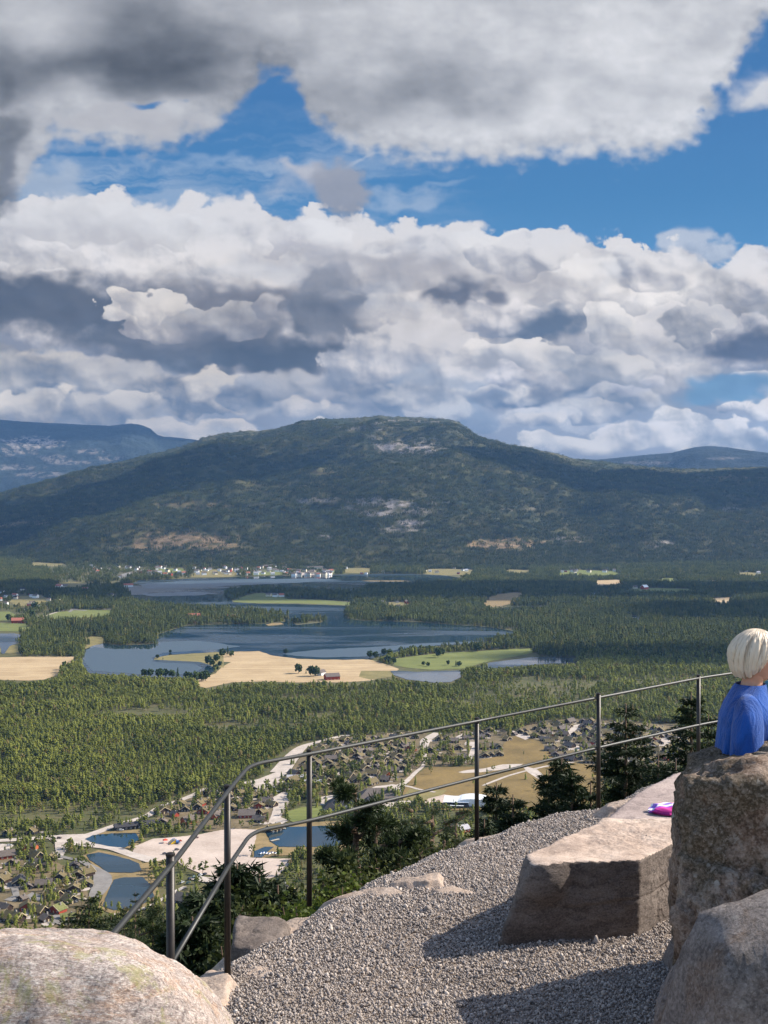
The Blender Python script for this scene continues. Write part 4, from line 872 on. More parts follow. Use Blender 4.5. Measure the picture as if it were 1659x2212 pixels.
def floor_points(v_near, v_far, area, seed, jitter=1.0):
    """random points of the floor seen between two picture rows; one per `area` square metres"""
    rs = np.random.RandomState(seed); D0 = -ZV * F / (v_near - VH); D1 = -ZV * F / (v_far - VH); half = .46
    n = int(half * (D1 ** 2 - D0 ** 2) / area); Y = np.sqrt(rs.uniform(D0 ** 2, D1 ** 2, n)); X = Y * rs.uniform(-half, half, n); return X, Y, rs

SPRUCE = [lambda s: cone_tree(s, 1, .17, 4, 7), lambda s: cone_tree(s, 1, .14, 5, 6), lambda s: cone_tree(s, 1, .15, 4, 7, kind='pine')]
def build_forests():
    near = [cone_tree(i, 1, .17 + .02 * (i % 3), 5, 8) for i in range(3)] + [cone_tree(20 + i, 1, .19, 4, 9, kind='pine') for i in range(3)] + [blob_tree(40 + i, 1, .20 + .02 * i, 18) for i in range(5)]
    X, Y, rs = floor_points(1735, 1370, 16, 1); d, U, V = floor_density(X, Y); keep = rs.rand(len(X)) < d; X, Y, V = X[keep], Y[keep], V[keep]; n = len(X)
    fade = rs.rand(n) < sstep(1372, 1440, V) * 1.0; X, Y, V = X[fade], Y[fade], V[fade]; n = len(X)
    hh = rs.uniform(6, 13.5, n) * (.85 + .3 * sstep(-.3, .5, noise2(X / 120, Y / 120, 7))); w = hh * rs.uniform(.85, 1.35, n)
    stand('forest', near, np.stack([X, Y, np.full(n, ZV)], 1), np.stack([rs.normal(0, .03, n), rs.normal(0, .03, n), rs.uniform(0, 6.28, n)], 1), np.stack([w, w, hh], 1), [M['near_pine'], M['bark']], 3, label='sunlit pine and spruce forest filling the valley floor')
    # the settlement's own wood, beyond the single trees
    X, Y, rs = floor_points(2180, 1735, 30, 5); d, U, V = floor_density(X, Y); keep = rs.rand(len(X)) < d; X, Y, V = X[keep], Y[keep], V[keep]; n = len(X)
    order = np.argsort(Y); Uo, Vo = U[keep][order], V[order]; seen = (Uo > -20) & (Uo < 1680) & (Vo < np.interp(Uo, [0, 400, 415, 545, 668, 800, 960, 1100, 1270, 1350, 1450, 1659], [1995, 2050, 2040, 1960, 1900, 1830, 1790, 1745, 1720, 1680, 1655, 1600])); singles = order[seen][:260]; rest = np.setdiff1d(np.arange(n), singles)
    hh = rs.uniform(5.5, 11.5, n); w = hh * rs.uniform(.9, 1.4, n)
    stand('forest', near, np.stack([X, Y, np.full(n, ZV)], 1)[rest], np.stack([rs.normal(0, .03, n), rs.normal(0, .03, n), rs.uniform(0, 6.28, n)], 1)[rest], np.stack([w, w, hh], 1)[rest], [M['near_pine'], M['bark']], 4, label='pines growing among the cabins and ponds below the terrace')
    SINGLES.extend([(X[i], Y[i], hh[i]) for i in singles])
    # the overlook's own slope, far enough down to stay below the terrace edge
    rs = np.random.RandomState(33); n = 9000; D = np.sqrt(rs.uniform(28 ** 2, 650 ** 2, n)); a_ = rs.uniform(-.62, .62, n); X, Y = D * np.sin(a_), D * np.cos(a_); hh = np.minimum(12, 1.0 + .06 * D) * rs.uniform(.6, 1, n); w = np.maximum(hh, 2) * rs.uniform(.9, 1.4, n)
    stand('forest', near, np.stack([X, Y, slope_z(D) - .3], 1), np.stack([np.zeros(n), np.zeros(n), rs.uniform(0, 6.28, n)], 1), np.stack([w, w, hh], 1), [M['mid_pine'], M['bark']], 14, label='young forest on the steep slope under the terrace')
    # woods round the lake: small groves
    g = [grove(i, 6, 11, SPRUCE[i % 3], (9, 17)) for i in range(6)] + [grove(30 + i, 5, 10, lambda s: blob_tree(s, 1, .32, 9), (9, 14)) for i in range(2)]
    X, Y, rs = floor_points(1440, 1205, 120, 9); d, U, V = floor_density(X, Y); d = d * sstep(1440, 1395, V); keep = rs.rand(len(X)) < d * np.where(V < 1245, .9, 1); X, Y = X[keep], Y[keep]; n = len(X); s = rs.uniform(.75, 1.25, n)
    stand('forest', g, np.stack([X, Y, np.full(n, ZV)], 1), np.stack([np.zeros(n), np.zeros(n), rs.uniform(0, 6.28, n)], 1), np.stack([s, s, s * rs.uniform(.85, 1.2, n)], 1), [M['mid_pine'], M['bark']], 5, label='dark woods on the shores and islands of the lake')
    # the mountain's wood
    g = [grove(60 + i, 9, 17, SPRUCE[i % 3], (9, 17), 3) for i in range(7)] + [grove(90 + i, 7, 15, lambda s: blob_tree(s, 1, .34, 8), (9, 14), 2) for i in range(2)]
    rs = np.random.RandomState(12); N = 85000; U = rs.uniform(-420, 2080, N); T = rs.uniform(.0, 1.02, N) ** .95
    X, D, Z = mountain_z(U, T); pu, pv = proj(X, D, Z)
    m = 1 - .93 * ell(pu, pv, ROCKS, 31) - .85 * ell(pu, pv, CLEAR, 37); m *= sstep(-.75, -.1, fbm2(X / 150, D / 110, 77, 4, .6)) * (.4 + .6 * sstep(1.05, .8, T)); m *= np.where(T > .93, .55, 1)
    k = rs.rand(N) < m; X, D, Z, T = X[k], D[k], Z[k], T[k]; n = len(X); s = rs.uniform(.7, 1.3, n) * np.where(T > .9, .6, 1)
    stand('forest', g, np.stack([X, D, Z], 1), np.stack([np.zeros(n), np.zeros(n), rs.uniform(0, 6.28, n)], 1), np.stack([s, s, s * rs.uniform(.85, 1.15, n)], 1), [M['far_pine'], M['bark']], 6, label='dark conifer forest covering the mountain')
SINGLES = []
build_forests()
# ------------------------------------------------------------------ buildings
def roofmat(name, c, var=.3):
    t = NT(name); f = t.noise(.9, 4, .6); r = t.rand()
    a = t.ramp(f, [(.3, tuple(x * (1 - var) for x in c)), (.7, tuple(x * (1 + var) for x in c))])
    t.color(t.mix(t.math('MULTIPLY', r, .4), a, tuple(x * .55 for x in c))).rough(.85); return t.mat
M['log'] = roofmat('dark_logs', (.045, .026, .018)); M['turf'] = roofmat('turf_roof', (.15, .115, .055)); M['slate'] = roofmat('grey_brown_roof', (.15, .12, .10))
M['redwall'] = roofmat('red_boards', (.30, .05, .025), .2); M['orange'] = roofmat('orange_red_boards', (.46, .11, .04), .2); M['darkroof'] = roofmat('dark_roof', (.055, .052, .055)); M['greyroof'] = roofmat('pale_grey_roof', (.40, .38, .39), .12)
M['verge'] = plain('pale_verge_boards', (.50, .40, .24), .8, .1, 1); M['white'] = plain('white_paint', (.78, .77, .74), .7, .05, .5); M['cream'] = plain('cream_paint', (.62, .55, .42), .7, .08, .5)
M['pane'] = plain('window_glass', (.03, .035, .045), .15, .2, 1, .6); M['whiteroof'] = plain('white_sheet_roof', (.72, .73, .74), .5, .05, .3); M['redroof'] = roofmat('red_tiles', (.40, .14, .09), .2)
M['chimney'] = plain('chimney_stone', (.28, .25, .22), .9, .2, 3); M['mossroof'] = roofmat('mossy_turf_roof', (.17, .17, .06)); M['charcoal'] = roofmat('charcoal_boards', (.028, .026, .028))

def house(name, w, d, h, rh, wall, roof, trim=None, chim=True, win=3, eave=.6, ridge='x', parent_kw=None):
    """w along x, d along y, gable roof with its ridge along `ridge`; every visible piece a part"""
    root = empty(name, **(parent_kw or {}))
    W = MB(); hx, hy = w / 2, d / 2
    pts = [(-hx, -hy, -1), (hx, -hy, -1), (hx, hy, -1), (-hx, hy, -1), (-hx, -hy, h), (hx, -hy, h), (hx, hy, h), (-hx, hy, h)]
    if ridge == 'x':
        pts += [(-hx, 0, h + rh), (hx, 0, h + rh)]; fs = [(3, 2, 1, 0), (0, 1, 5, 4), (2, 3, 7, 6), (1, 2, 6, 9, 5), (3, 0, 4, 8, 7)]
    else:
        pts += [(0, -hy, h + rh), (0, hy, h + rh)]; fs = [(3, 2, 1, 0), (0, 1, 5, 8, 4), (2, 3, 7, 9, 6), (1, 2, 6, 5), (3, 0, 4, 7)]
    W.poly(pts, fs); W.build('wall', wall, root)
    rf = MB(); e = eave; tk = .28; a, b = (hy, hx) if ridge == 'x' else (hx, hy); k = rh / a
    def P(s, t, z): return (t, s, z) if ridge == 'x' else (s, t, z)
    for sg in (-1, 1):
        s0, s1 = 0, sg * (a + e); z0, z1 = h + rh, h - k * e
        p = [P(s0, -b - e, z0 + .05), P(s0, b + e, z0 + .05), P(s1, b + e, z1 + .05), P(s1, -b - e, z1 + .05)]; p += [(x, y, z + tk) for x, y, z in p]
        rf.poly(p, [(0, 1, 2, 3), (7, 6, 5, 4), (0, 4, 5, 1), (1, 5, 6, 2), (2, 6, 7, 3), (3, 7, 4, 0)])
    ro = rf.build('roof', roof, root)
    if trim:
        for t in (-b - e - .12, b + e + .12):
            vb = MB()
            for sg in (-1, 1):
                vb.poly([P(0, t - .1, h + rh + tk + .12), P(0, t + .1, h + rh + tk + .12), P(sg * (a + e), t + .1, h - k * e + tk + .12), P(sg * (a + e), t - .1, h - k * e + tk + .12),
                         P(0, t - .1, h + rh - .22), P(0, t + .1, h + rh - .22), P(sg * (a + e), t + .1, h - k * e - .22), P(sg * (a + e), t - .1, h - k * e - .22)],
                        [(0, 1, 2, 3), (7, 6, 5, 4), (0, 3, 7, 4), (1, 5, 6, 2), (2, 6, 7, 3)])
            vb.build('verge_board', trim, ro)
    if chim: MB().box(w * .12, w * .12 + .9, -.45 if ridge == 'x' else d * .1, .45 if ridge == 'x' else d * .1 + .9, h + rh * .5, h + rh + 1.1).build('chimney', M['chimney'], ro)
    for i in range(win):
        x = -hx + w * (i + .5) / win
        if i == win // 2 and win > 1: MB().box(x - .5, x + .5, -hy - .06, -hy - .003, 0, 2.1).build('door', M['verge'], root)
        else:
            fr = MB().box(x - .65, x + .65, -hy - .06, -hy - .003, .9, 2.2).build('window', M['white'], root); MB().box(x - .5, x + .5, -hy - .08, -hy - .061, 1.05, 2.05).build('pane', M['pane'], fr)
    return root
def place(o, u, v, rz=0.0, s=1.0, label=None, group=None, z=0.0):
    o.location = gnd(u, v) + Vector((0, 0, z)); o.rotation_euler = (0, 0, rz); o.scale = (s, s, s); tag(o, label, None, group); return o
def one(name, label, cat, u, v, rz, *a, group=None, **kw):
    o = house(name, *a, **kw); tag(o, label, cat, group); return place(o, u, v, rz)

# single buildings one can tell apart
one('long_building', 'long low building with a pale grey roof above the gravel yard', 'building', 642, 1683, .12, 22, 9, 3.2, 1.6, M['charcoal'], M['greyroof'], win=5, chim=False)
one('long_building', 'dark long building with a grey roof, just left of the second post', 'building', 619, 1702, .1, 20, 10, 3.6, 1.8, M['charcoal'], M['slate'], win=5, chim=False)
one('service_building', 'small building with a pale roof right of the second post', 'building', 676, 1693, .05, 17, 8, 2.8, 1.4, M['charcoal'], M['greyroof'], win=3, chim=False)
one('lodge', 'big cabin with a broad light brown roof beside the parked cars', 'cabin', 400, 1950, -.55, 15, 12, 3, 4.2, M['log'], M['slate'], trim=M['verge'], win=3, ridge='x')
one('log_cabin', 'dark cabin with a pale yellow gable edge beside the grey drive', 'cabin', 44, 1911, .25, 12, 11, 3, 3.6, M['charcoal'], M['darkroof'], trim=M['verge'], win=3, ridge='y')
one('red_cabin', 'orange-red cabin among the pines left of the pale crossing', 'cabin', 55, 1843, .6, 6, 6, 3.4, 2.6, M['orange'], M['redwall'], win=1, ridge='y')
one('red_cabin', 'smaller orange-red cabin with a white porch by the pale crossing', 'cabin', 72, 1834, -.3, 7, 5, 2.8, 2, M['orange'], M['slate'], win=2)
one('red_cabin', 'dark red cabin with a brown roof at the left edge', 'cabin', 14, 1853, .5, 13, 9, 3, 3.5, M['redwall'], M['slate'], win=3)
one('long_house', 'long red house with a mossy roof above the foreground rock', 'cabin', 149, 1984, .18, 11, 5, 2.2, 1.6, M['redwall'], M['mossroof'], win=4)
one('log_cabin', 'dark red cabin with a mossy green roof between the pines', 'cabin', 124, 1970, -.5, 11, 8, 2.8, 3.2, M['redwall'], M['mossroof'], trim=M['verge'], win=3, ridge='y')
one('red_cabin', 'cabin with a wide brown roof and bright red gable above the beach', 'cabin', 408, 1778, .75, 13, 8, 3.2, 3.6, M['orange'], M['slate'], win=2)
one('red_cabin', 'small red cabin left of the wide-roofed red gable', 'cabin', 377, 1764, -.7, 7, 6, 2.8, 2.4, M['redwall'], M['slate'], win=2)
one('red_cabin', 'red-ended cabin with a brown roof left of the first post', 'cabin', 470, 1767, .9, 12, 8, 3.2, 3.4, M['orange'], M['slate'], win=2)
one('log_cabin', 'big brown-roofed dark red cabin right of the first post', 'cabin', 533, 1765, .1, 15, 11, 3.2, 4.2, M['redwall'], M['slate'], win=4)
one('row_house', 'long dark row of cabins beside the road above the dark pond', 'building', 290, 1789, .42, 36, 8, 3.4, 2.4, M['charcoal'], M['darkroof'], win=9, chim=False)
one('log_cabin', 'orange-fronted log cabin close below the gravel edge among the bushes', 'cabin', 615, 1930, .9, 13, 9, 3, 3.8, M['orange'], M['slate'], trim=M['verge'], win=3, ridge='y')
one('red_cabin', 'bright orange-red cabin left of the third post, at the gravel edge', 'cabin', 976, 1789, .7, 8, 7, 3.2, 2.8, M['orange'], M['slate'], win=2)
one('log_cabin', 'dark cabin with a pale grey roof at the gravel edge', 'cabin', 1000, 1796, .6, 10, 8, 3, 3, M['redwall'], M['greyroof'], win=3)
one('red_barn', 'red barn with a grey roof on the ripe grain field', 'barn', 717, 1468, .35, 24, 14, 6, 5, M['redwall'], M['slate'], win=4, chim=False)
one('farmhouse', 'white farmhouse beside the red barn in the grain field', 'house', 695, 1459, .9, 12, 9, 6, 4, M['white'], M['slate'], win=3)
one('manor', 'large pale house with a pinkish roof on the lake point', 'house', 418, 1337, .3, 32, 16, 7, 7, M['white'], M['redroof'], win=6)
one('red_barn', 'low red boathouse below the large pale lake house', 'barn', 415, 1346, .1, 16, 8, 3, 3, M['redwall'], M['redwall'], win=2, chim=False)
one('farmhouse', 'white house with a red roof on the lake point', 'house', 502, 1338, -.2, 26, 12, 6, 6, M['white'], M['redroof'], win=4)
one('red_barn', 'red barn beside the green lawn at the left edge', 'barn', 38, 1346, .2, 28, 14, 7, 6, M['redwall'], M['redroof'], win=3, chim=False)
one('red_barn', 'red barn with a white roof in the far woods at the right', 'barn', 1392, 1273, .8, 26, 16, 8, 7, M['redwall'], M['whiteroof'], win=3, chim=False)
one('farmhouse', 'pale house left of the far red barn', 'house', 1372, 1272, .1, 14, 10, 6, 5, M['cream'], M['slate'], win=3)
one('boathouse', 'big white and dark building at the left end of the upper lake', 'building', 275, 1268, .2, 40, 16, 7, 5, M['white'], M['redroof'], win=5, chim=False)
one('factory', 'long brownish hall at the lake village', 'building', 680, 1229, .1, 70, 20, 8, 4, M['cream'], M['slate'], win=8, chim=False)
one('factory', 'long dull-roofed hall left of the brownish hall at the lake village', 'building', 622, 1225, -.05, 60, 20, 8, 4, M['white'], M['slate'], win=8, chim=False)

# the dark hotel: several wings on one root
def hotel():
    root = empty('hotel', gnd(745, 1748), .1, label='large dark hotel with steep charcoal roofs behind the pine', cat='hotel')
    def wing(x0, x1, y0, y1, h, rh, rm, hip=.35, wm=None):
        W = MB().box(x0, x1, y0, y1, -1, h); W.build('wing', wm or M['slate'], root)
        cx = (x0 + x1) / 2; cy = (y0 + y1) / 2; e = 1.2; rx = (x1 - x0) / 2 * hip
        rf = MB().poly([(x0 - e, y0 - e, h - .6), (x1 + e, y0 - e, h - .6), (x1 + e, y1 + e, h - .6), (x0 - e, y1 + e, h - .6), (cx - rx, cy, h + rh), (cx + rx, cy, h + rh)], [(3, 2, 1, 0), (0, 1, 5, 4), (2, 3, 4, 5), (1, 2, 5), (3, 0, 4)])
        ro = rf.build('roof', rm, root)
        for i in range(max(2, int((x1 - x0) / 4))):
            x = x0 + (i + .5) * (x1 - x0) / max(2, int((x1 - x0) / 4)); f = MB().box(x - .9, x + .9, y0 - .09, y0 - .003, 1, 2.6).build('window', M['white'], root); MB().box(x - .7, x + .7, y0 - .12, y0 - .091, 1.2, 2.4).build('pane', M['pane'], f)
        return ro
    wing(-17, 18, -2, 16, 4, 9, M['darkroof'], .3); wing(-20, -9, -7, 0, 3.2, 4.2, M['darkroof'], .3, M['white']); wing(19.5, 33, 4, 20, 3.5, 6, M['darkroof'], .3)
    wing(16, 56, 26, 48, 4, 7.5, M['slate'], .5); wing(-2, 8, -8, -3.5, 3, 2, M['greyroof'], .4)
hotel()
def hall():
    root = empty('sports_hall', gnd(1003, 1741), -.12, label='large white-roofed hall on the bog meadow, left of the third post', cat='hall')
    MB().box(-18, 4, -8, 10, -1, 5).build('wall', M['charcoal'], root)
    MB().poly([(-20, -9, 5.2), (5, -9, 5.2), (5, 11, 6.6), (-20, 11, 6.6), (-20, -9, 5.6), (5, -9, 5.6), (5, 11, 7), (-20, 11, 7)], [(3, 2, 1, 0), (4, 5, 6, 7), (0, 1, 5, 4), (1, 2, 6, 5), (2, 3, 7, 6), (3, 0, 4, 7)]).build('roof', M['whiteroof'], root)
    MB().box(-16, 0, -12, -9.5, 2.6, 3).build('canopy', M['whiteroof'], root)
    n = 14; pts = []; hw = 17.5
    for y in (-7, 16):
        for i in range(n + 1): a = math.pi * i / n; pts.append((8 + hw * math.cos(a), y, 1.5 + 7.2 * math.sin(a) ** .8))
    fs = [(i, i + 1, n + 2 + i, n + 1 + i) for i in range(n)] + [tuple(range(n + 1))[::-1], tuple(range(n + 1, 2 * n + 2))]
    MB().poly([(x, y, max(z, 1.5)) for x, y, z in pts], fs).build('vaulted_roof', M['whiteroof'], root)
    MB().box(-9, 25, -6.8, 15.8, -1, 1.49).build('wall', M['charcoal'], root)
    for i in range(7): MB().box(-15 + i * 3, -13 + i * 3, -8.1, -8.003, 1, 3.4).build('window', M['pane'], root)
hall()

# rows of cabins: a few kinds, copied
def protos():
    L = []
    for k, (w, d, h, rh, wall, roof, rdg) in enumerate([(11, 8, 2.8, 3.2, 'log', 'turf', 'y'), (12, 8, 2.7, 3.0, 'log', 'slate', 'x'), (9, 8, 2.7, 3.2, 'charcoal', 'turf', 'y'), (12, 9, 2.8, 3.4, 'log', 'turf', 'x'), (10, 7, 2.6, 2.8, 'redwall', 'turf', 'y'), (8, 6, 2.4, 2.4, 'log', 'slate', 'y')]):
        L.append([house('log_cabin', w, d, h, rh, M[wall], M[roof], trim=M['verge'] if k in (0, 2, 3) else None, win=3, ridge=rdg), False])
    return L
CABINS = []
def cabin_rows():
    P = protos(); rg = random.Random(5)
    LB = ['dark gabled cabin', 'long grey-roofed cabin', 'small charcoal cabin', 'long turf-roofed cabin', 'dull red cabin', 'little log hut']
    def put(u, v, rz, grp, where):
        k = rg.choices(range(6), [5, 3, 4, 3, 1, 2])[0]; src = P[k]
        o = src[0] if not src[1] else copy_tree(src[0]); src[1] = True
        s = rg.uniform(.85, 1.15); place(o, u, v, rz, s, LB[k] + ' ' + whereabouts(u, v) + where, grp); o['category'] = 'cabin'; g = gnd(u, v); CABINS.append((g.x, g.y))
    def clear(u, v):
        g = gnd(u, v)
        if any((g.x - x) ** 2 + (g.y - y) ** 2 < 12.5 ** 2 for x, y in CABINS): return False
        for C, W in ROADS:
            if ((C[:, 0] - g.x) ** 2 + (C[:, 1] - g.y) ** 2).min() < (W.max() / 2 + 7) ** 2: return False
        uu = np.array([float(u)]); vv = np.array([float(v)])
        return not any(nm in ('bog',) and inpoly(uu, vv, p)[0] for nm, p, *_ in LAND)
    a1 = [(620, 1690), (668, 1625), (730, 1597), (900, 1586), (905, 1604), (893, 1655), (850, 1692), (700, 1700)]
    for r, v in enumerate(np.arange(1594, 1702, 7.2)):
        for u in np.arange(625 + (r % 2) * 11, 905, 17 + (v - 1594) * .05):
            uu, vv = u + rg.uniform(-5, 5), v + rg.uniform(-3, 3)
            if inpoly(np.array([uu]), np.array([vv]), a1)[0] and clear(uu, vv): put(uu, vv, rg.choice((.15, -.2, .8, -.7)) + rg.uniform(-.2, .2), 'dark cabins in the village behind the second and third post', ', village between second and third post')
    for u, v in [(948, 1600), (965, 1598), (1008, 1597), (1036, 1596), (1052, 1592), (963, 1619), (991, 1619), (1043, 1618), (1060, 1615), (975, 1640), (999, 1640), (1047, 1636), (1062, 1634), (1078, 1633), (1076, 1617), (944, 1640), (1034, 1586), (1058, 1580), (980, 1604), (930, 1625)]:
        put(u, v, rg.uniform(-.15, .15), 'cabins in rows on the left and right of the third post', ', third post cabins')
    a3 = [(1090, 1598), (1130, 1580), (1180, 1562), (1250, 1556), (1340, 1562), (1465, 1578), (1490, 1600), (1480, 1640), (1400, 1652), (1300, 1672), (1230, 1660), (1150, 1620)]
    for r, v in enumerate(np.arange(1560, 1675, 6.8)):
        for u in np.arange(1092 + (r % 2) * 10, 1495, 17):
            uu, vv = u + rg.uniform(-5, 5), v + rg.uniform(-3, 3)
            if inpoly(np.array([uu]), np.array([vv]), a3)[0] and clear(uu, vv): put(uu, vv, rg.uniform(-.9, .9), 'cabins in the right-hand village', ' in the right-hand cabin village')
    for u, v in [(450, 1716), (466, 1722), (511, 1737), (527, 1735), (388, 1742), (430, 1740), (350, 1757), (560, 1745), (490, 1722), (440, 1757), (500, 1750), (575, 1735), (548, 1722), (592, 1795), (350, 1780), (573, 1720), (400, 1752), (424, 1748), (500, 1712), (520, 1715), (545, 1708), (566, 1758), (586, 1742), (445, 1735), (480, 1738), (372, 1752), (640, 1716), (655, 1708), (690, 1702), (668, 1722), (560, 1775)]:
        put(u, v, rg.uniform(-.8, .8), 'cabins around the first post', ' near the first post')
    for u, v in [(28, 1868), (90, 1870), (10, 1965), (60, 1965), (95, 1915), (160, 1925), (170, 1895), (-8, 1925), (20, 1805), (70, 1800), (-20, 1880), (130, 1900), (5, 1905), (70, 1880), (110, 1858), (48, 1945), (84, 1972), (30, 1990), (115, 1938), (150, 1950), (185, 1915), (150, 1905), (100, 1990), (75, 1855), (-5, 1985), (160, 1875), (185, 1890), (60, 1920)]:
        put(u, v, rg.uniform(-.8, .8), 'cabins among the pines at the left edge', ' among the pines at the left')
cabin_rows()
def yards():
    rg = random.Random(21); V = []; Fc = []
    for (x, y) in CABINS:
        for q in range(rg.choice((1, 1, 2))):
            a = rg.uniform(0, 6.28); d = rg.uniform(6, 10); cx, cy = x + d * math.cos(a), y + d * math.sin(a); r = rg.uniform(2.5, 6.5); n = 11; b = len(V); st = rg.uniform(.5, 1)
            for i in range(n): t = 2 * math.pi * i / n; k = r * rg.uniform(.6, 1.3); V.append((cx + k * math.cos(t), cy + k * math.sin(t) * st, ZV + .42 + .01 * (b % 7)))
            Fc.append(tuple(range(b, b + n)))
    me = bpy.data.meshes.new('cabin_yards'); me.from_pydata(V, [], Fc); link_mesh('cabin_yards', me, M['gravelroad'], kind='structure', label='pale gravel plots beside the cabins')
yards()

def far_houses():
    rg = random.Random(8); kinds = []
    for wm, rm in (('white', 'slate'), ('white', 'redroof'), ('cream', 'slate'), ('redwall', 'slate'), ('white', 'greyroof'), ('cream', 'darkroof')):
        kinds.append([house('village_house', 13, 9, 6, 3.6, M[wm], M[rm], win=0, chim=False, eave=.4), False, wm, rm])
    nm = {'white': 'white', 'cream': 'cream', 'redwall': 'red'}; rn = {'slate': 'brown', 'redroof': 'red', 'greyroof': 'pale grey', 'darkroof': 'dark'}
    def put(u, v, s, grp, where):
        K = rg.choices(kinds, [5, 2, 3, 2, 3, 2])[0]; o = K[0] if not K[1] else copy_tree(K[0]); K[1] = True
        place(o, u, v, rg.uniform(-.7, .7), s, ' '.join(('%s %s-roofed house %s, %s' % (nm[K[2]], rn[K[3]], where, whereabouts(u, v))).split()[:16]), grp); o['category'] = 'house'
    for k in range(120):
        t = rg.random(); u = 285 + 430 * t + rg.gauss(0, 6); v = 1247 - 3 * rg.random() - (3 + 24 * rg.random() ** 1.5) * (.4 + .6 * math.sin(math.pi * min(1, t + .1)))
        put(u, min(v, 1244), rg.uniform(.9, 1.5), 'houses of the lake village', 'in the lake village')
    for k in range(26): put(rg.uniform(190, 310), rg.uniform(1216, 1252), rg.uniform(.9, 1.3), 'houses left of the lake', 'left of the upper lake')
    for k in range(26): put(rg.uniform(-10, 130), rg.uniform(1268, 1322), rg.uniform(.8, 1.3), 'houses of the left village', 'in the village at the left edge')
    for u, v in [(128, 1272), (140, 1270), (108, 1278), (116, 1280), (240, 1292), (246, 1290), (276, 1297), (187, 1280), (184, 1278), (192, 1281)]: put(u, v, rg.uniform(1., 1.7), 'houses between village and lake', 'between left village and lake')
    for u, v in [(780, 1316), (824, 1308), (826, 1306), (834, 1309), (858, 1303), (861, 1312), (880, 1304), (883, 1313), (902, 1314), (930, 1310), (942, 1308), (984, 1306), (790, 1314), (812, 1311)]: put(u, v, rg.uniform(.7, 1.2), 'cottages on the peninsula', 'on the middle peninsula')
    for k in range(24): put(rg.uniform(740, 1030), rg.uniform(1224, 1241), rg.uniform(.8, 1.2), 'scattered houses on the far shore', 'on the far shore')
    for k in range(20): put(rg.uniform(1195, 1345), rg.uniform(1229, 1238), rg.uniform(.8, 1.3), 'farmhouses beyond the inlet', 'by the farmland beyond the inlet')
    for k in range(12): put(rg.uniform(1500, 1659), rg.uniform(1226, 1246), rg.uniform(.8, 1.2), 'farmhouses far right', 'at the far right')
    for u, v in [(1196, 1489 - 12), (1253, 1493 - 12), (595, 1290), (608, 1290), (580, 1289)][2:]: put(u, v, 1.2, 'cottages on the grassy island', 'on the grassy island')
far_houses()

# ------------------------------------------------------------------ vehicles and small things of the resort
def carmat(name, c):
    t = NT(name); t.color(c).rough(.3); t.b.inputs['Specular IOR Level'].default_value = .5; t.b.inputs['Coat Weight'].default_value = .4; return t.mat
M['rubber'] = plain('tyre_rubber', (.02, .02, .02), .9, .1, 2); M['rim'] = plain('wheel_rim', (.4, .4, .42), .4, .1, 2, .5)
def car(label, c, wagon, u, v, rz):
    root = empty('parked_car', gnd(u, v) + Vector((0, 0, .8)), rz, label=label, cat='car', group='cars parked at the resort')
    m = carmat('car_paint', c); L, Wd = 2.2, .88
    prof = [(-L, .35), (L, .35), (L, .72), (L - .25, .86), (1.15, .92), (-L + .1, .95), (-L, .8)]
    n = len(prof); V = [(x, s * Wd, z) for s in (-1, 1) for x, z in prof]
    MB().poly(V, [tuple(range(n))[::-1], tuple(range(n, 2 * n))] + [(i, (i + 1) % n, n + (i + 1) % n, n + i) for i in range(n)]).build('body', m, root, bevel=.05)
    g = [(1.1, .93), (.45, 1.42), (-1.2 if not wagon else -1.75, 1.44), (-1.75 if not wagon else -2.05, .96)]
    V = [(x, s * (Wd - .06 if z < 1 else Wd - .2), z) for s in (-1, 1) for x, z in g]
    MB().poly(V, [(3, 2, 1, 0), (4, 5, 6, 7), (0, 1, 5, 4), (2, 3, 7, 6), (3, 0, 4, 7)]).build('window', M['pane'], root)
    MB().poly([(x, s * (Wd - .18), z + .012) for s in (-1, 1) for x, z in g[1:3]] + [(x, s * (Wd - .18), z + .06) for s in (-1, 1) for x, z in g[1:3]], [(0, 1, 3, 2), (4, 6, 7, 5), (0, 4, 5, 1), (1, 5, 7, 3), (3, 7, 6, 2), (2, 6, 4, 0)]).build('roof', m, root)
    for x in (-1.35, 1.35):
        for s in (-1, 1):
            w = MB().tube([(x, s * (Wd - .2), .33), (x, s * (Wd + .02), .33)], .33, 12).build('wheel', M['rubber'], root); MB().tube([(x, s * (Wd + .021), .33), (x, s * (Wd + .03), .33)], .19, 10).build('rim', M['rim'], w)
    for s in (-1, 1): MB().box(L - .02, L + .02, s * .6 - .15, s * .6 + .15, .6, .75).build('headlight', M['white'], root)
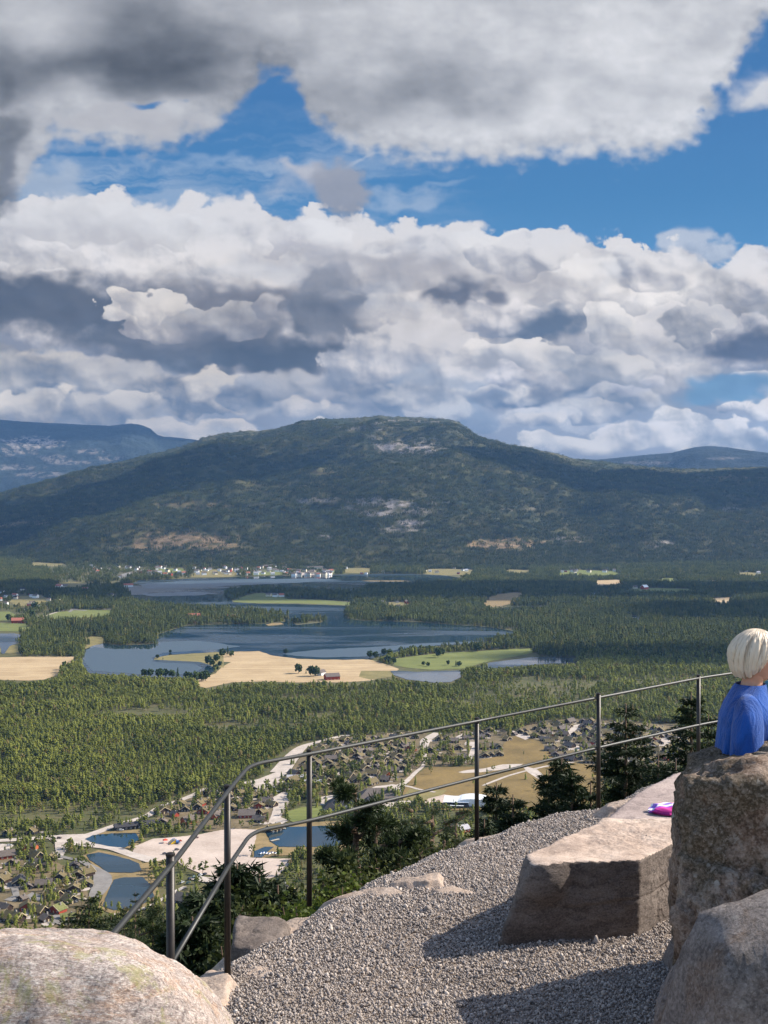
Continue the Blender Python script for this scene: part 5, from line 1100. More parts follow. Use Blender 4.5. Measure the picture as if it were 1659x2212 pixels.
for a in [('silver car, nearest of the row beside the broad brown-roofed cabin', (.45, .46, .47), 1, 393, 1909, 1.1), ('green car in the row beside the broad brown-roofed cabin', (.08, .16, .13), 0, 407, 1910, 1.1), ('dark blue car in the middle of the row beside the broad brown-roofed cabin', (.02, .03, .06), 0, 410, 1901, 1.1), ('pale green car in the row beside the broad brown-roofed cabin', (.3, .38, .33), 1, 420, 1898, 1.1),
          ('white car at the far end of the row beside the broad brown-roofed cabin', (.7, .7, .7), 0, 434, 1893, 1.1), ('black car, last of the row beside the broad brown-roofed cabin', (.015, .015, .02), 1, 443, 1891, 1.1), ('dark car alone on the pale sand left of the first post', (.03, .025, .04), 0, 356, 1847, .1), ('black car beside the playground on the sand', (.02, .02, .02), 0, 382, 1838, .3),
          ('dark red car at the upper edge of the sand beside the rail', (.12, .03, .04), 0, 424, 1812, .2), ('brown car on the pale crossing above the roundabout', (.10, .05, .03), 1, 128, 1813, .1), ('white van parked above the dark pond', (.75, .75, .74), 1, 262, 1796, .3), ('white car on the gravel yard at the left edge', (.7, .7, .7), 0, 20, 1829, .3),
          ('silver car in front of the dark hotel', (.5, .5, .52), 0, 697, 1741, .1), ('dark car at the left end of the dark hotel', (.03, .03, .05), 0, 703, 1727, .1), ('red car between the red cabins and the first post', (.45, .04, .03), 0, 512, 1752, .2), ('white car below the long pale-roofed building', (.75, .75, .75), 1, 600, 1712, .4)]: car(*a)
M['yellow'] = plain('yellow_vinyl', (.75, .48, .03), .5, .05, 1); M['bluev'] = plain('blue_vinyl', (.05, .14, .38), .5, .05, 1); M['redv'] = plain('red_vinyl', (.62, .08, .04), .5, .05, 1)
M['wood'] = plain('weathered_wood', (.42, .36, .28), .85, .2, 2)
def slide():
    r = empty('inflatable_slide', gnd(373, 1824) + Vector((0, 0, .8)), .5, label='yellow and blue inflatable slide on the sand', cat='inflatable slide')
    MB().poly([(-3.5, -1.6, 0), (2.5, -1.6, 0), (2.5, 1.6, 0), (-3.5, 1.6, 0), (1.2, -1.6, 3.6), (2.5, -1.6, 3.6), (2.5, 1.6, 3.6), (1.2, 1.6, 3.6)], [(3, 2, 1, 0), (0, 1, 5, 4), (2, 3, 7, 6), (1, 2, 6, 5), (4, 5, 6, 7), (0, 4, 7, 3)]).build('slide', M['yellow'], r, bevel=.3)
    MB().box(2.7, 6.5, -1.8, 1.8, 0, 2.0).build('pool', M['bluev'], r, bevel=.5)
    for s in (-1, 1): MB().tube([(-3.4, s * 1.9, .4), (1.4, s * 1.9, 4.0), (2.6, s * 1.9, 4.0), (2.6, s * 1.9, .3)], .35, 8).build('side_tube', M['bluev'], r, True)
slide()
def tent(label, u, v, m, s):
    r = empty('playground_tent', gnd(u, v) + Vector((0, 0, .8)), .3, label=label, cat='tent')
    MB().poly([(-s, -s, 2.2), (s, -s, 2.2), (s, s, 2.2), (-s, s, 2.2), (0, 0, 3.6)], [(3, 2, 1, 0), (0, 1, 4), (1, 2, 4), (2, 3, 4), (3, 0, 4)]).build('canopy', m, r)
    for x in (-1, 1):
        for y in (-1, 1): MB().tube([(x * s * .92, y * s * .92, 0), (x * s * .92, y * s * .92, 2.2)], .08, 6).build('pole', M['white'], r)
tent('red canopy tent left of the inflatable slide', 357, 1822, M['redv'], 2.2); tent('dull red canopy right of the inflatable slide', 390, 1824, M['redwall'], 1.4)
def jetty(label, u, v, rz, L):
    r = empty('jetty', gnd(u, v) + Vector((0, 0, .8)), rz, label=label, cat='jetty'); MB().box(-L / 2, L / 2, -1, 1, .15, .5).build('deck', M['wood'], r)
    for x in (-.45, 0, .45): MB().tube([(L * x, -.9, -.5), (L * x, -.9, .14)], .14, 6).build('post', M['log'], r)
jetty('pale floating jetty at the far side of the wide pond', 590, 1795, .5, 9); jetty('second pale jetty, right of the first at the wide pond', 607, 1792, -.05, 9); jetty('slanting pale jetty at the near side of the wide pond', 594, 1817, .75, 9)
def pedal_boat():
    r = empty('pedal_boat', label='small blue-white pedal boat drawn up on the shore left of the second post', cat='boat', group='pedal boats drawn up on the shore')
    for s in (-.55, .55): MB().tube([(-1.5, s, .35), (-1, s, .3), (1.1, s, .3), (1.6, s, .5)], [.12, .26, .26, .1], 8).build('hull', M['white'], r, True)
    MB().box(-.6, .7, -.5, .5, .5, .62).build('deck', M['bluev'], r); MB().box(-.7, -.5, -.5, .5, .63, 1.2).build('seat', M['bluev'], r); return r
pb = pedal_boat()
for i, (u, v) in enumerate([(563, 1846), (569, 1845), (575, 1846), (581, 1847), (587, 1845), (594, 1846)]):
    o = pb if i == 0 else copy_tree(pb); o.location = gnd(u, v) + Vector((0, 0, .8)); o.rotation_euler = (0, 0, .9 + .1 * i); o.scale = (1.3,) * 3
# ------------------------------------------------------------------ single trees
def mesh_from(name, V, Fc, mats):
    me = bpy.data.meshes.new(name); me.from_pydata(V, [], Fc); me.materials.append(mats); return me
def split_tree(v, f, m, nm, crown_mat):
    """one light tree as two meshes: trunk and crown"""
    out = []
    for k, (part, mt) in enumerate((('crown', crown_mat), ('trunk', M['bark']))):
        fs = [q for q, i in zip(f, m) if i == k]; used = sorted({i for q in fs for i in q}); ix = {u: j for j, u in enumerate(used)}
        out.append((part, mesh_from(nm + '_' + part, [v[i] for i in used], [tuple(ix[i] for i in q) for q in fs], mt)))
    return out
def tree_obj(name, meshes, loc, rz, s, **kw):
    r = empty(name, loc, rz, **kw); r.scale = s
    for part, me in meshes: o = bpy.data.objects.new(part, me); col0.objects.link(o); o.parent = r
    return r
def settlement_trees():
    P = [split_tree(*cone_tree(200 + i, 1, .16, 7, 10), 'spruce', M['near_pine']) for i in range(3)] + [split_tree(*cone_tree(210 + i, 1, .17, 6, 10, kind='pine'), 'pine', M['near_pine']) for i in range(3)] + [split_tree(*blob_tree(220 + i, 1, .2, 40), 'broadleaf', M['near_pine']) for i in range(2)]
    NM = ['spruce'] * 3 + ['pine_tree'] * 3 + ['birch_tree'] * 2
    LB = {'spruce': 'pointed green spruce', 'pine_tree': 'slender bare-trunked pine', 'birch_tree': 'round-crowned leafy tree'}
    rg = random.Random(3)
    for (x, y, h) in SINGLES:
        if any((x - a) ** 2 + (y - b) ** 2 < 49 for a, b in CABINS): continue
        k = rg.choices(range(8), [3, 3, 3, 3, 3, 3, 1, 1])[0]
        pu, pv = proj(x, y, ZV); tree_obj(NM[k], P[k], (x, y, ZV), rg.uniform(0, 6), (h * 1.15, h * 1.15, h), label=('low ' if h < 9 else 'tall ' if h > 12 else 'middling ') + LB[NM[k]] + ' ' + whereabouts(pu, pv), cat='tree', group='trees of the wood below the terrace')
settlement_trees()
FIELD_TREES = [(800, 1421, 14), (812, 1424, 15), (822, 1428, 13), (838, 1432, 14), (850, 1434, 12), (866, 1412, 13), (880, 1412, 12), (893, 1411, 15), (910, 1410, 14), (925, 1411, 15), (946, 1421, 19), (955, 1416, 14), (975, 1406, 12), (1000, 1404, 12), (1031, 1408, 17), (1050, 1402, 13), (1070, 1401, 13), (968, 1437, 9), (985, 1439, 11), (992, 1440, 10), (915, 1438, 8), (925, 1440, 8),
    (645, 1455, 17), (672, 1461, 18), (682, 1461, 18), (661, 1456, 8), (617, 1413, 11), (449, 1436, 17), (456, 1440, 14), (468, 1430, 15), (480, 1419, 16), (492, 1415, 18), (368, 1411, 7), (340, 1423, 8), (352, 1425, 6), (422, 1473, 17), (436, 1472, 15), (444, 1471, 18), (466, 1450, 12), (312, 1463, 14), (325, 1464, 15), (345, 1464, 16), (357, 1463, 14), (372, 1464, 13), (384, 1465, 19), (140, 1447, 15), (151, 1451, 13), (404, 1470, 15), (830, 1415, 13), (842, 1418, 14), (1100, 1400, 13), (1120, 1398, 13), (18, 1342, 18), (76, 1318, 24), (70, 1335, 20), (500, 1419, 12), (475, 1440, 10)]
def field_trees():
    M['leaf_far'] = leaf_mat('meadow_tree', (.022, .040, .016), (.055, .080, .022), None, .25)
    P = [split_tree(*blob_tree(300 + i, 1, .40, 60), 'meadow_tree', M['leaf_far']) for i in range(4)] + [split_tree(*cone_tree(310, 1, .2, 7, 9), 'meadow_spruce', M['leaf_far'])]
    rg = random.Random(5)
    for u, v, h in FIELD_TREES:
        k = rg.choices(range(5), [3, 3, 3, 3, 1])[0]
        tree_obj('meadow_tree' if k < 4 else 'spruce', P[k], gnd(u, v), rg.uniform(0, 6), (h * rg.uniform(.85, 1.2), h * rg.uniform(.85, 1.2), h), label=('small ' if h < 13 else 'large ' if h > 15 else '') + ('dark round-crowned tree ' if k < 4 else 'dark pointed spruce ') + whereabouts(u, v), cat='tree', group='free-standing trees round the fields')
field_trees()

# ---- near trees on the slope just below the terrace
def near_leaf(name, dark, light, trans):
    t = NT(name); pos = t.new('ShaderNodeNewGeometry').outputs['Position']; n = t.noise(2.2, 3, .6, pos); m = t.noise(22, 2, .6, pos)
    c = t.ramp(t.math('ADD', t.math('MULTIPLY', n, .6), t.math('MULTIPLY', m, .4)), [(.38, dark), (.62, light)]); t.color(c).rough(.6); t.b.inputs['Specular IOR Level'].default_value = .2
    tr = t.new('ShaderNodeBsdfTranslucent'); t.l.new(c, tr.inputs[0]); x = t.new('ShaderNodeMixShader'); x.inputs[0].default_value = trans
    t.l.new(t.b.outputs[0], x.inputs[1]); t.l.new(tr.outputs[0], x.inputs[2]); t.l.new(x.outputs[0], t.out.inputs['Surface']); return t.mat
M['needle'] = near_leaf('spruce_needles', (.008, .016, .006), (.024, .038, .011), .12)
M['pine_needle'] = near_leaf('pine_needles', (.014, .026, .010), (.040, .058, .018), .2)
M['leaf'] = near_leaf('aspen_leaves', (.030, .055, .010), (.125, .155, .022), .35)
M['leaf2'] = near_leaf('birch_leaves', (.020, .032, .009), (.070, .078, .018), .3)
def blades(P, Dr, L, W, rs):
    """triangles starting at P, pointing along Dr"""
    n = len(P); side = np.cross(Dr, rs.normal(size=(n, 3))); side /= np.linalg.norm(side, axis=1, keepdims=True) + 1e-9
    V = np.stack([P - side * W[:, None] / 2, P + side * W[:, None] / 2, P + Dr * L[:, None]], 1).reshape(-1, 3); return V
def near_spruce(h, r, seed, dens=1.0, bare=.05):
    rs = np.random.RandomState(seed); V = []; tr = MB().tube([(0, 0, -.6), (0, 0, h * .5), (0, 0, h)], [.055 * h ** .7 * .6, .035 * h ** .7 * .6, .01], 7); pts = []; drs = []
    z = h * bare
    while z < h * .985:
        f = z / h; nb = rs.randint(8, 11)
        for b in range(nb):
            a = rs.uniform(0, 2 * math.pi); L = r * ((1 - f) ** .75) * rs.uniform(.65, 1.25) + .08; el = rs.uniform(-.35, .05) + .55 * f
            d0 = np.array([math.cos(a), math.sin(a), 0]); m = max(3, int(L / .11))
            for s in np.linspace(.04, 1, m):
                p = d0 * L * s + np.array([0, 0, z + math.sin(el) * L * s - .22 * L * s * s + .12 * L * s ** 4]); w = .34 * L * (1 - s * .75) + .06
                for sg in (-1, 1):
                    td = np.array([-d0[1] * sg, d0[0] * sg, 0]) * .8 + d0 * .75 + np.array([0, 0, rs.uniform(-.35, .05)]); td /= np.linalg.norm(td)
                    for q in np.arange(0, w, .055 / dens): pts.append(p + td * q); drs.append(td)
                if s > .15: pts.append(p); drs.append(d0)
        z += h * rs.uniform(.018, .034)
    P = np.array(pts); Dr = np.array(drs); k = 3; P = np.repeat(P, k, 0); Dr = np.repeat(Dr, k, 0); n = len(P); Dr = Dr + rs.normal(0, .55, (n, 3)); Dr[:, 2] -= .1; Dr /= np.linalg.norm(Dr, axis=1, keepdims=True)
    V = blades(P + rs.normal(0, .015, (n, 3)), Dr, rs.uniform(.07, .15, n), rs.uniform(.022, .04, n), rs); return tr, V
def near_pine(h, r, seed, bare=.4, ntuft=620):
    rs = np.random.RandomState(seed); tr = MB().tube([(0, 0, -.6), (.05 * h * .3, 0, h * .4), (0, .03 * h, h * .8), (0, 0, h)], [.026 * h, .018 * h, .01 * h, .01], 7); P = []; Dr = []
    nb = 26
    for b in range(nb):
        f = bare + (1 - bare) * (b + rs.rand()) / nb; a = rs.uniform(0, 6.28); L = r * rs.uniform(.45, 1.05) * (1 - .55 * ((f - bare) / (1 - bare)) ** 2); d = np.array([math.cos(a), math.sin(a), rs.uniform(.0, .5)])
        e = np.array([0, 0, f * h]); tip = e + d * L; tr.tube([tuple(e), tuple(e + d * L * .5 + np.array([0, 0, -.03 * L])), tuple(tip)], [.012 * h * .6, .006 * h * .6, .006], 4)
        for t in range(ntuft // nb):
            s = rs.uniform(.35, 1.05); c = e + d * L * s + rs.normal(0, .17 * L * .55, 3) * np.array([1, 1, .6]); k = 40
            dd = rs.normal(size=(k, 3)); dd[:, 2] += .35; dd /= np.linalg.norm(dd, axis=1, keepdims=True); P.append(np.repeat(c[None], k, 0) + dd * rs.uniform(0, .14, (k, 1))*(h/9)**.5); Dr.append(dd)
    P = np.concatenate(P); Dr = np.concatenate(Dr); n = len(P); return tr, blades(P, Dr, rs.uniform(.045, .085, n), rs.uniform(.014, .026, n), rs)
def near_broad(h, r, seed, leaf=.055, n=3400):
    rs = np.random.RandomState(seed); tr = MB(); P = []
    for s in range(6):
        a = rs.uniform(0, 6.28); tip = np.array([math.cos(a) * r * rs.uniform(.2, .8), math.sin(a) * r * rs.uniform(.2, .8), h * rs.uniform(.7, 1)]); b0 = np.array([rs.uniform(-.1, .1), rs.uniform(-.1, .1), -.5])
        mid = b0 * .4 + tip * .6 + rs.normal(0, .08, 3); tr.tube([tuple(b0), tuple(mid), tuple(tip)], [.03, .018, .006], 5)
        for t in range(15):
            f = rs.uniform(.3, 1); e = mid * (1 - f) + tip * f; a = rs.uniform(0, 6.28); q = e + np.array([math.cos(a), math.sin(a), .4]) * r * .3 * rs.rand(); tr.tube([tuple(e), tuple(q)], [.007, .003], 3)
            P.append(np.repeat(q[None], n // 90, 0) + rs.normal(0, 1, (n // 90, 3)) * np.array([.13, .13, .12]) * (r ** .5) * 1.2)
    P = np.concatenate(P); m = len(P); d = rs.normal(size=(m, 3)); d[:, 2] -= .5; d /= np.linalg.norm(d, axis=1, keepdims=True); s = np.cross(d, rs.normal(size=(m, 3))); s /= np.linalg.norm(s, axis=1, keepdims=True)
    L = rs.uniform(.6, 1.2, m)[:, None] * leaf; V = np.stack([P, P + d * L * .5 + s * L * .38, P + d * L, P + d * L * .5 - s * L * .38], 1).reshape(-1, 3); return tr, V
def near_tree(kind, u, vtop, D, r, seed, label, extra=0.0, **kw):
    top = at(u, vtop, D); zb = float(slope_z(np.array([D]))[0]) + extra; h = top.z - zb; gen, lm, nm = {'spruce': (near_spruce, M['needle'], 'spruce'), 'pine': (near_pine, M['pine_needle'], 'pine_tree'), 'aspen': (near_broad, M['leaf'], 'aspen_sapling'), 'birch': (near_broad, M['leaf2'], 'birch_tree')}[kind]
    tr, V = gen(h, r, seed, **kw); root = empty(nm, (top.x, top.y, zb), 0, label=label, cat='tree')
    tr.build('trunk', M['bark'], root, True); k = 4 if kind in ('aspen', 'birch') else 3
    me = np_mesh('crown', V, np.arange(len(V)).reshape(-1, k)); link_mesh('crown', me, lm, root)
for a in [('spruce', 1352, 1520, 26, 2.3, 1, 'tall dark spruce between the fourth and fifth post'), ('spruce', 1422, 1628, 24, 1.6, 2, 'lower dark spruce just right of the tallest one'), ('spruce', 1384, 1585, 29, 1.7, 43, 'dark spruce crowding the right side of the tallest one'),
          ('spruce', 1493, 1494, 25, 1.5, 3, 'dark spruce behind the fifth post'), ('spruce', 1530, 1540, 27, 1.5, 4, 'dark spruce between the fifth post and the blue shirt'), ('spruce', 1460, 1640, 22, 1.2, 5, 'short spruce behind the rail at the boulder'),
          ('spruce', 1276, 1690, 22, 1.0, 6, 'narrow dark spruce beside the fourth post'), ('spruce', 1213, 1634, 23, 1.25, 7, 'dark spruce left of the fourth post above the gravel'), ('spruce', 1186, 1660, 24, 1.2, 8, 'shorter spruce leaning against its neighbour left of the fourth post'), ('spruce', 1236, 1668, 22, 1.0, 9, 'small spruce close to the right of the double spruces'),
          ('spruce', 1072, 1690, 23, .9, 10, 'slim young spruce right of the third post'), ('spruce', 1108, 1716, 22, .8, 11, 'small spruce tip right of the slim one'), ('spruce', 1046, 1770, 20, .6, 12, 'lowest spruce tip at the foot of the third post'),
          ('pine', 768, 1704, 17, .95, 13, 'dark pine with layered branches over the wide pond'), ('pine', 812, 1768, 19, 1.1, 14, 'broad dark pine in the middle of the gravel edge'), ('pine', 735, 1835, 15, .6, 15, 'dark bushy pine low behind the railing'), ('spruce', 905, 1785, 24, .9, 16, 'little pointed spruce at the right of the dark pines'), ('pine', 862, 1812, 18, .8, 44, 'low bushy pine right of the broad one'),
          ('spruce', 512, 1866, 14, 1.3, 17, 'dark spruce standing right behind the first post'), ('spruce', 455, 1926, 13, 1.2, 18, 'dark spruce filling the gap left of the first post'), ('spruce', 560, 1888, 15, 1.2, 19, 'dark spruce between the first and second post'), ('spruce', 415, 1980, 12, 1.0, 20, 'low dark spruce at the gravel corner'), ('spruce', 600, 1912, 14, 1.0, 45, 'low dark spruce just left of the second post'),
          ('spruce', 192, 1930, 42, 2.6, 21, 'broad dark spruce rising above the foreground rock'), ('spruce', 148, 1975, 45, 2.2, 22, 'low spruce at the left shoulder of the broad one'), ('spruce', 268, 1955, 70, 2.2, 23, 'slim spruce below the grey-blue pond'), ('spruce', 292, 1925, 85, 2.4, 24, 'pointed spruce in front of the grey-blue pond'), ('spruce', 330, 1935, 60, 2.0, 25, 'spruce left of the short railing post'), ('spruce', 240, 1975, 50, 2.0, 26, 'dark spruce behind the lowest end of the handrail'),
          ('spruce', 395, 1960, 55, 2.2, 27, 'spruce just right of the short railing post'), ('spruce', 352, 1985, 40, 1.8, 46, 'spruce tip beside the short railing post'), ('pine', 300, 1990, 36, 1.8, 28, 'shaggy pine behind the foreground rock'),
          ('pine', 935, 1740, 85, 3.6, 29, 'rounded pine in the clump below the bog'), ('pine', 890, 1752, 80, 3.4, 30, 'rounded pine at the left of the clump below the bog'), ('pine', 985, 1752, 90, 3.4, 31, 'rounded pine at the right of the clump below the bog'), ('pine', 855, 1775, 75, 3.0, 32, 'low rounded pine beside the dark pines'), ('pine', 960, 1765, 70, 2.6, 47, 'green pine in the front of the clump below the bog')]:
    kw = {}
    if a[3] > 30: kw = {'dens': .45} if a[0] == 'spruce' else {'ntuft': 900, 'bare': .3}
    near_tree(*a, **kw)
for a in [('aspen', 705, 1880, 11.5, .6, 33, 'yellow-green aspen sapling right of the second post'), ('aspen', 740, 1868, 12, .55, 34, 'leafy aspen sapling between second post and dark pines'), ('birch', 650, 1905, 11, .55, 35, 'dull green leafy bush behind the second post'), ('birch', 780, 1872, 13, .6, 36, 'dull leafy bush below the dark pines'), ('birch', 622, 1945, 10.5, .45, 37, 'leafy sapling left of the second post'), ('birch', 590, 1950, 10.5, .6, 38, 'brownish leafy bush by the rock block'),
          ('birch', 850, 1842, 14, .6, 39, 'leafy bush at the gravel edge in the middle'), ('birch', 930, 1800, 17, .9, 40, 'yellowish bush at the gravel edge left of the third post'), ('birch', 905, 1815, 15, .7, 41, 'small bush hugging the gravel edge'), ('aspen', 675, 1905, 10.5, .5, 42, 'bright leaves low at the foot of the second post')]:
    near_tree(*a[:4], a[4], a[5], a[6], extra=.6)
# ------------------------------------------------------------------ the terrace: gravel bed, stones, rocks
ZG = -2.87
EDGE = [(-3.5, 2.0), (-2.2, 4.5), (-1.75, 6.2), (-1.30, 7.30), (-1.15, 7.62), (-.90, 8.15), (-.72, 8.35), (-.52, 8.78), (-.12, 9.60), (.50, 10.35), (.80, 10.72), (1.13, 11.15), (1.52, 11.50), (1.95, 11.62), (2.20, 11.95), (2.42, 12.35), (2.98, 12.85), (3.6, 13.5), (5, 15), (9, 18)]
REG = EDGE + [(12, 18), (12, -1), (-3.5, -1)]
def edge_dist(X, Y):
    """signed distance to the terrace edge, positive inside"""
    best = np.full(X.shape, 1e9)
    for (x0, y0), (x1, y1) in zip(EDGE[:-1], EDGE[1:]):
        dx, dy = x1 - x0, y1 - y0; t = np.clip(((X - x0) * dx + (Y - y0) * dy) / (dx * dx + dy * dy), 0, 1); best = np.minimum(best, np.hypot(X - x0 - t * dx, Y - y0 - t * dy))
    return np.where(inpoly(X, Y, REG), best, -best)
def gz(X, Y):
    d = edge_dist(X, Y); d = d + .07 * fbm2(X / .35, Y / .35, 3, 3)
    z = ZG + .035 * fbm2(X / 1.1, Y / 1.1, 5, 4) + .012 * fbm2(X / .2, Y / .2, 6, 3)
    z = z - .55 * sstep(.28, -.45, d) - np.maximum(0, -d - .2) * 1.5
    z = z + .22 * sstep(2.4, 4.5, X) * sstep(10.6, 12.2, Y)                         # the bed rises a little towards the back right
    z = z + .50 * sstep(2.2, 2.9, X) * sstep(8.2, 6.2, Y) * sstep(4.8, 5.6, Y)
    z = z - .035 * np.exp(-((X - .5) / .5) ** 2 - ((Y - 7.4) / .3) ** 2) + .04 * np.exp(-((X - .1) / .7) ** 2 - ((Y - 8.6) / .35) ** 2)
    return z
def gravel():
    xs = np.arange(-3.4, 9, .05); ys = np.arange(1.0, 17.5, .05); X, Y = np.meshgrid(xs, ys, indexing='ij'); Z = gz(X, Y)
    me = np_mesh('terrace', np.stack([X, Y, np.maximum(Z, -7)], -1).reshape(-1, 3), grid_faces(len(xs), len(ys)), True)
    if me.polygons[0].normal.z < 0: me.flip_normals()
    t = NT('terrace_soil'); f = t.noise(9, 6, .7); t.color(t.ramp(f, [(.35, (.16, .125, .10)), (.6, (.33, .265, .215))])).rough(.95).bump(t.noise(40, 4, .7), .6, .03)
    link_mesh('terrace', me, t.mat, kind='structure', label='gravel-covered rock terrace')
    # the stones
    rs = np.random.RandomState(4); protos = []
    for k in range(8):
        bm = bmesh.new(); bmesh.ops.create_icosphere(bm, subdivisions=1, radius=1); rg = random.Random(k); ax = (1, rg.uniform(.6, .95), rg.uniform(.45, .75))
        pl = [(Vector((rg.uniform(-1, 1), rg.uniform(-1, 1), rg.uniform(-1, 1))).normalized(), rg.uniform(.6, .85)) for _ in range(7)]
        for v in bm.verts:
            p = v.co.copy()
            for nrm, dd in pl:
                q = p.dot(nrm)
                if q > dd: p -= nrm * (q - dd)
            v.co = Vector((p.x * ax[0], p.y * ax[1], p.z * ax[2]))
        bm.verts.index_update(); protos.append(([tuple(v.co) for v in bm.verts], [tuple(v.index for v in f.verts) for f in bm.faces], [0] * len(bm.faces))); bm.free()
    n = 350000; Y = np.sqrt(rs.uniform(5.5 ** 2, 13.8 ** 2, n)); X = Y * rs.uniform(-.21, .345, n)
    d = edge_dist(X, Y) + .10 * fbm2(X / .3, Y / .3, 8, 3); keep = (d > -.10) & (rs.rand(n) < .25 + .75 * sstep(-.1, .12, d)); X, Y = X[keep], Y[keep]
    for poly in BARE: m = ~inpoly(X, Y, poly) | (rs.rand(len(X)) < .03); X, Y = X[m], Y[m]
    nn = fbm2(X / .5, Y / .5, 31, 3); m = rs.rand(len(X)) < .94 + .3 * nn; X, Y = X[m], Y[m]; n = len(X)
    s = np.clip(rs.lognormal(math.log(.0073), .36, n), .004, .024); s = np.where(rs.rand(n) < .006, s * rs.uniform(1.4, 1.8, n), s); Z = gz(X, Y) + s * .35 + rs.uniform(0, .012, n)
    t = NT('gravel_stone'); r = t.rand(); c = t.ramp(r, [(0, (.085, .068, .062)), (.25, (.165, .134, .116)), (.5, (.29, .235, .198)), (.75, (.41, .335, .28)), (.9, (.53, .43, .355)), (1, (.74, .64, .55))]); gp = t.new('ShaderNodeNewGeometry').outputs['Position']; c = t.mix(t.ramp(t.noise(1.3, 5, .65, gp), [(.42, 0), (.66, .55)]), c, (.42, .34, .28)); c = t.mix(t.ramp(t.noise(2.1, 4, .6, gp, .4), [(.56, 0), (.72, .45)]), c, (.11, .09, .08))
    t.color(t.mix(.35, c, t.ramp(t.noise(60, 2, .6), [(.4, (.16, .145, .14)), (.6, (.48, .44, .41))]))).rough(.85)
    stand('gravel', protos, np.stack([X, Y, Z], 1), rs.uniform(0, 6.28, (n, 3)), np.stack([s, s, s], 1), [t.mat], 9, label='crushed grey and pinkish stone covering the terrace')

def granite(name, base, dark, light, orange=None, streak=(1, 1, 1), rot=(0, 0, 0), speck=.5, lichen=None, stain=None, spots=0.0, scale=1.0, bumpd=.012):
    t = NT(name); vec = t.mapped(streak, rot); v2 = t.mapped(tuple(.4 + .6 * s for s in streak), rot)
    big = t.noise(1.9 * scale, 8, .68, vec, .5); mid = t.noise(9 * scale, 7, .75, vec, .5); fine = t.noise(60 * min(scale, 1.2), 5, .8, v2); grain = t.noise(150, 2, .6)
    c = t.ramp(big, [(.36, dark), (.48, base), (.60, light)])
    c = t.mix(t.math('MULTIPLY', t.ramp(mid, [(.38, 1), (.5, 0)]), .8), c, tuple(x * .7 for x in dark))
    c = t.mix(t.math('MULTIPLY', t.ramp(mid, [(.54, 0), (.66, 1)]), .6), c, light)
    if orange: c = t.mix(t.math('MULTIPLY', t.ramp(t.noise(3.1 * scale, 6, .65, vec, .6), [(.50, 0), (.62, 1)]), .7), c, orange)
    if stain: c = t.mix(t.math('MULTIPLY', t.ramp(t.noise(1.7, 6, .62, t.mapped((1, 1, 1), (0, 0, 0), loc=(3, 1, 7))), [(.46, 0), (.52, 1)]), .9), c, stain)
    c = t.mix(t.math('MULTIPLY', t.ramp(fine, [(.38, 1), (.49, 0)]), speck), c, tuple(x * .35 for x in dark))
    c = t.mix(t.math('MULTIPLY', t.ramp(fine, [(.54, 0), (.64, 1)]), speck * .9), c, tuple(min(.8, x * 1.3 + .04) for x in light))
    c = t.mix(t.math('MULTIPLY', t.ramp(grain, [(.40, 1), (.5, 0)]), speck * .6), c, tuple(x * .45 for x in dark))
    xt = t.voro(105, None, 'Color'); c = t.mix(speck * (.25 if streak[2] > 3 else .42), c, t.ramp(xt, [(.30, tuple(x * .55 for x in dark)), (.5, base), (.68, tuple(min(.85, x * 1.15) for x in light))]))
    if lichen:
        lm = t.math('MULTIPLY', t.ramp(t.noise(4.2, 7, .75, None, .5), [(.55, 0), (.60, 1)]), lichen[1]); c = t.mix(lm, c, lichen[0])
    if spots:
        v = t.voro(13, None); n2 = t.noise(3.5, 4, .6); sp = t.math('MULTIPLY', t.ramp(t.math('ADD', v, t.math('MULTIPLY', t.noise(40, 3, .6), .5)), [(.34, 1), (.42, 0)]), t.ramp(n2, [(.48, 0), (.58, 1)])); c = t.mix(t.math('MULTIPLY', sp, spots), c, (.40, .37, .32))
        c = t.mix(t.math('MULTIPLY', t.math('MULTIPLY', t.ramp(t.noise(24, 6, .8), [(.52, 0), (.60, 1)]), t.ramp(t.noise(2.4, 5, .7), [(.48, 0), (.60, 1)])), spots * .7), c, (.36, .31, .26))
    t.color(c).rough(.88); t.bump(t.math('ADD', t.math('MULTIPLY', mid, 1.0), t.math('MULTIPLY', fine, .5)), 1.0, bumpd); return t.mat

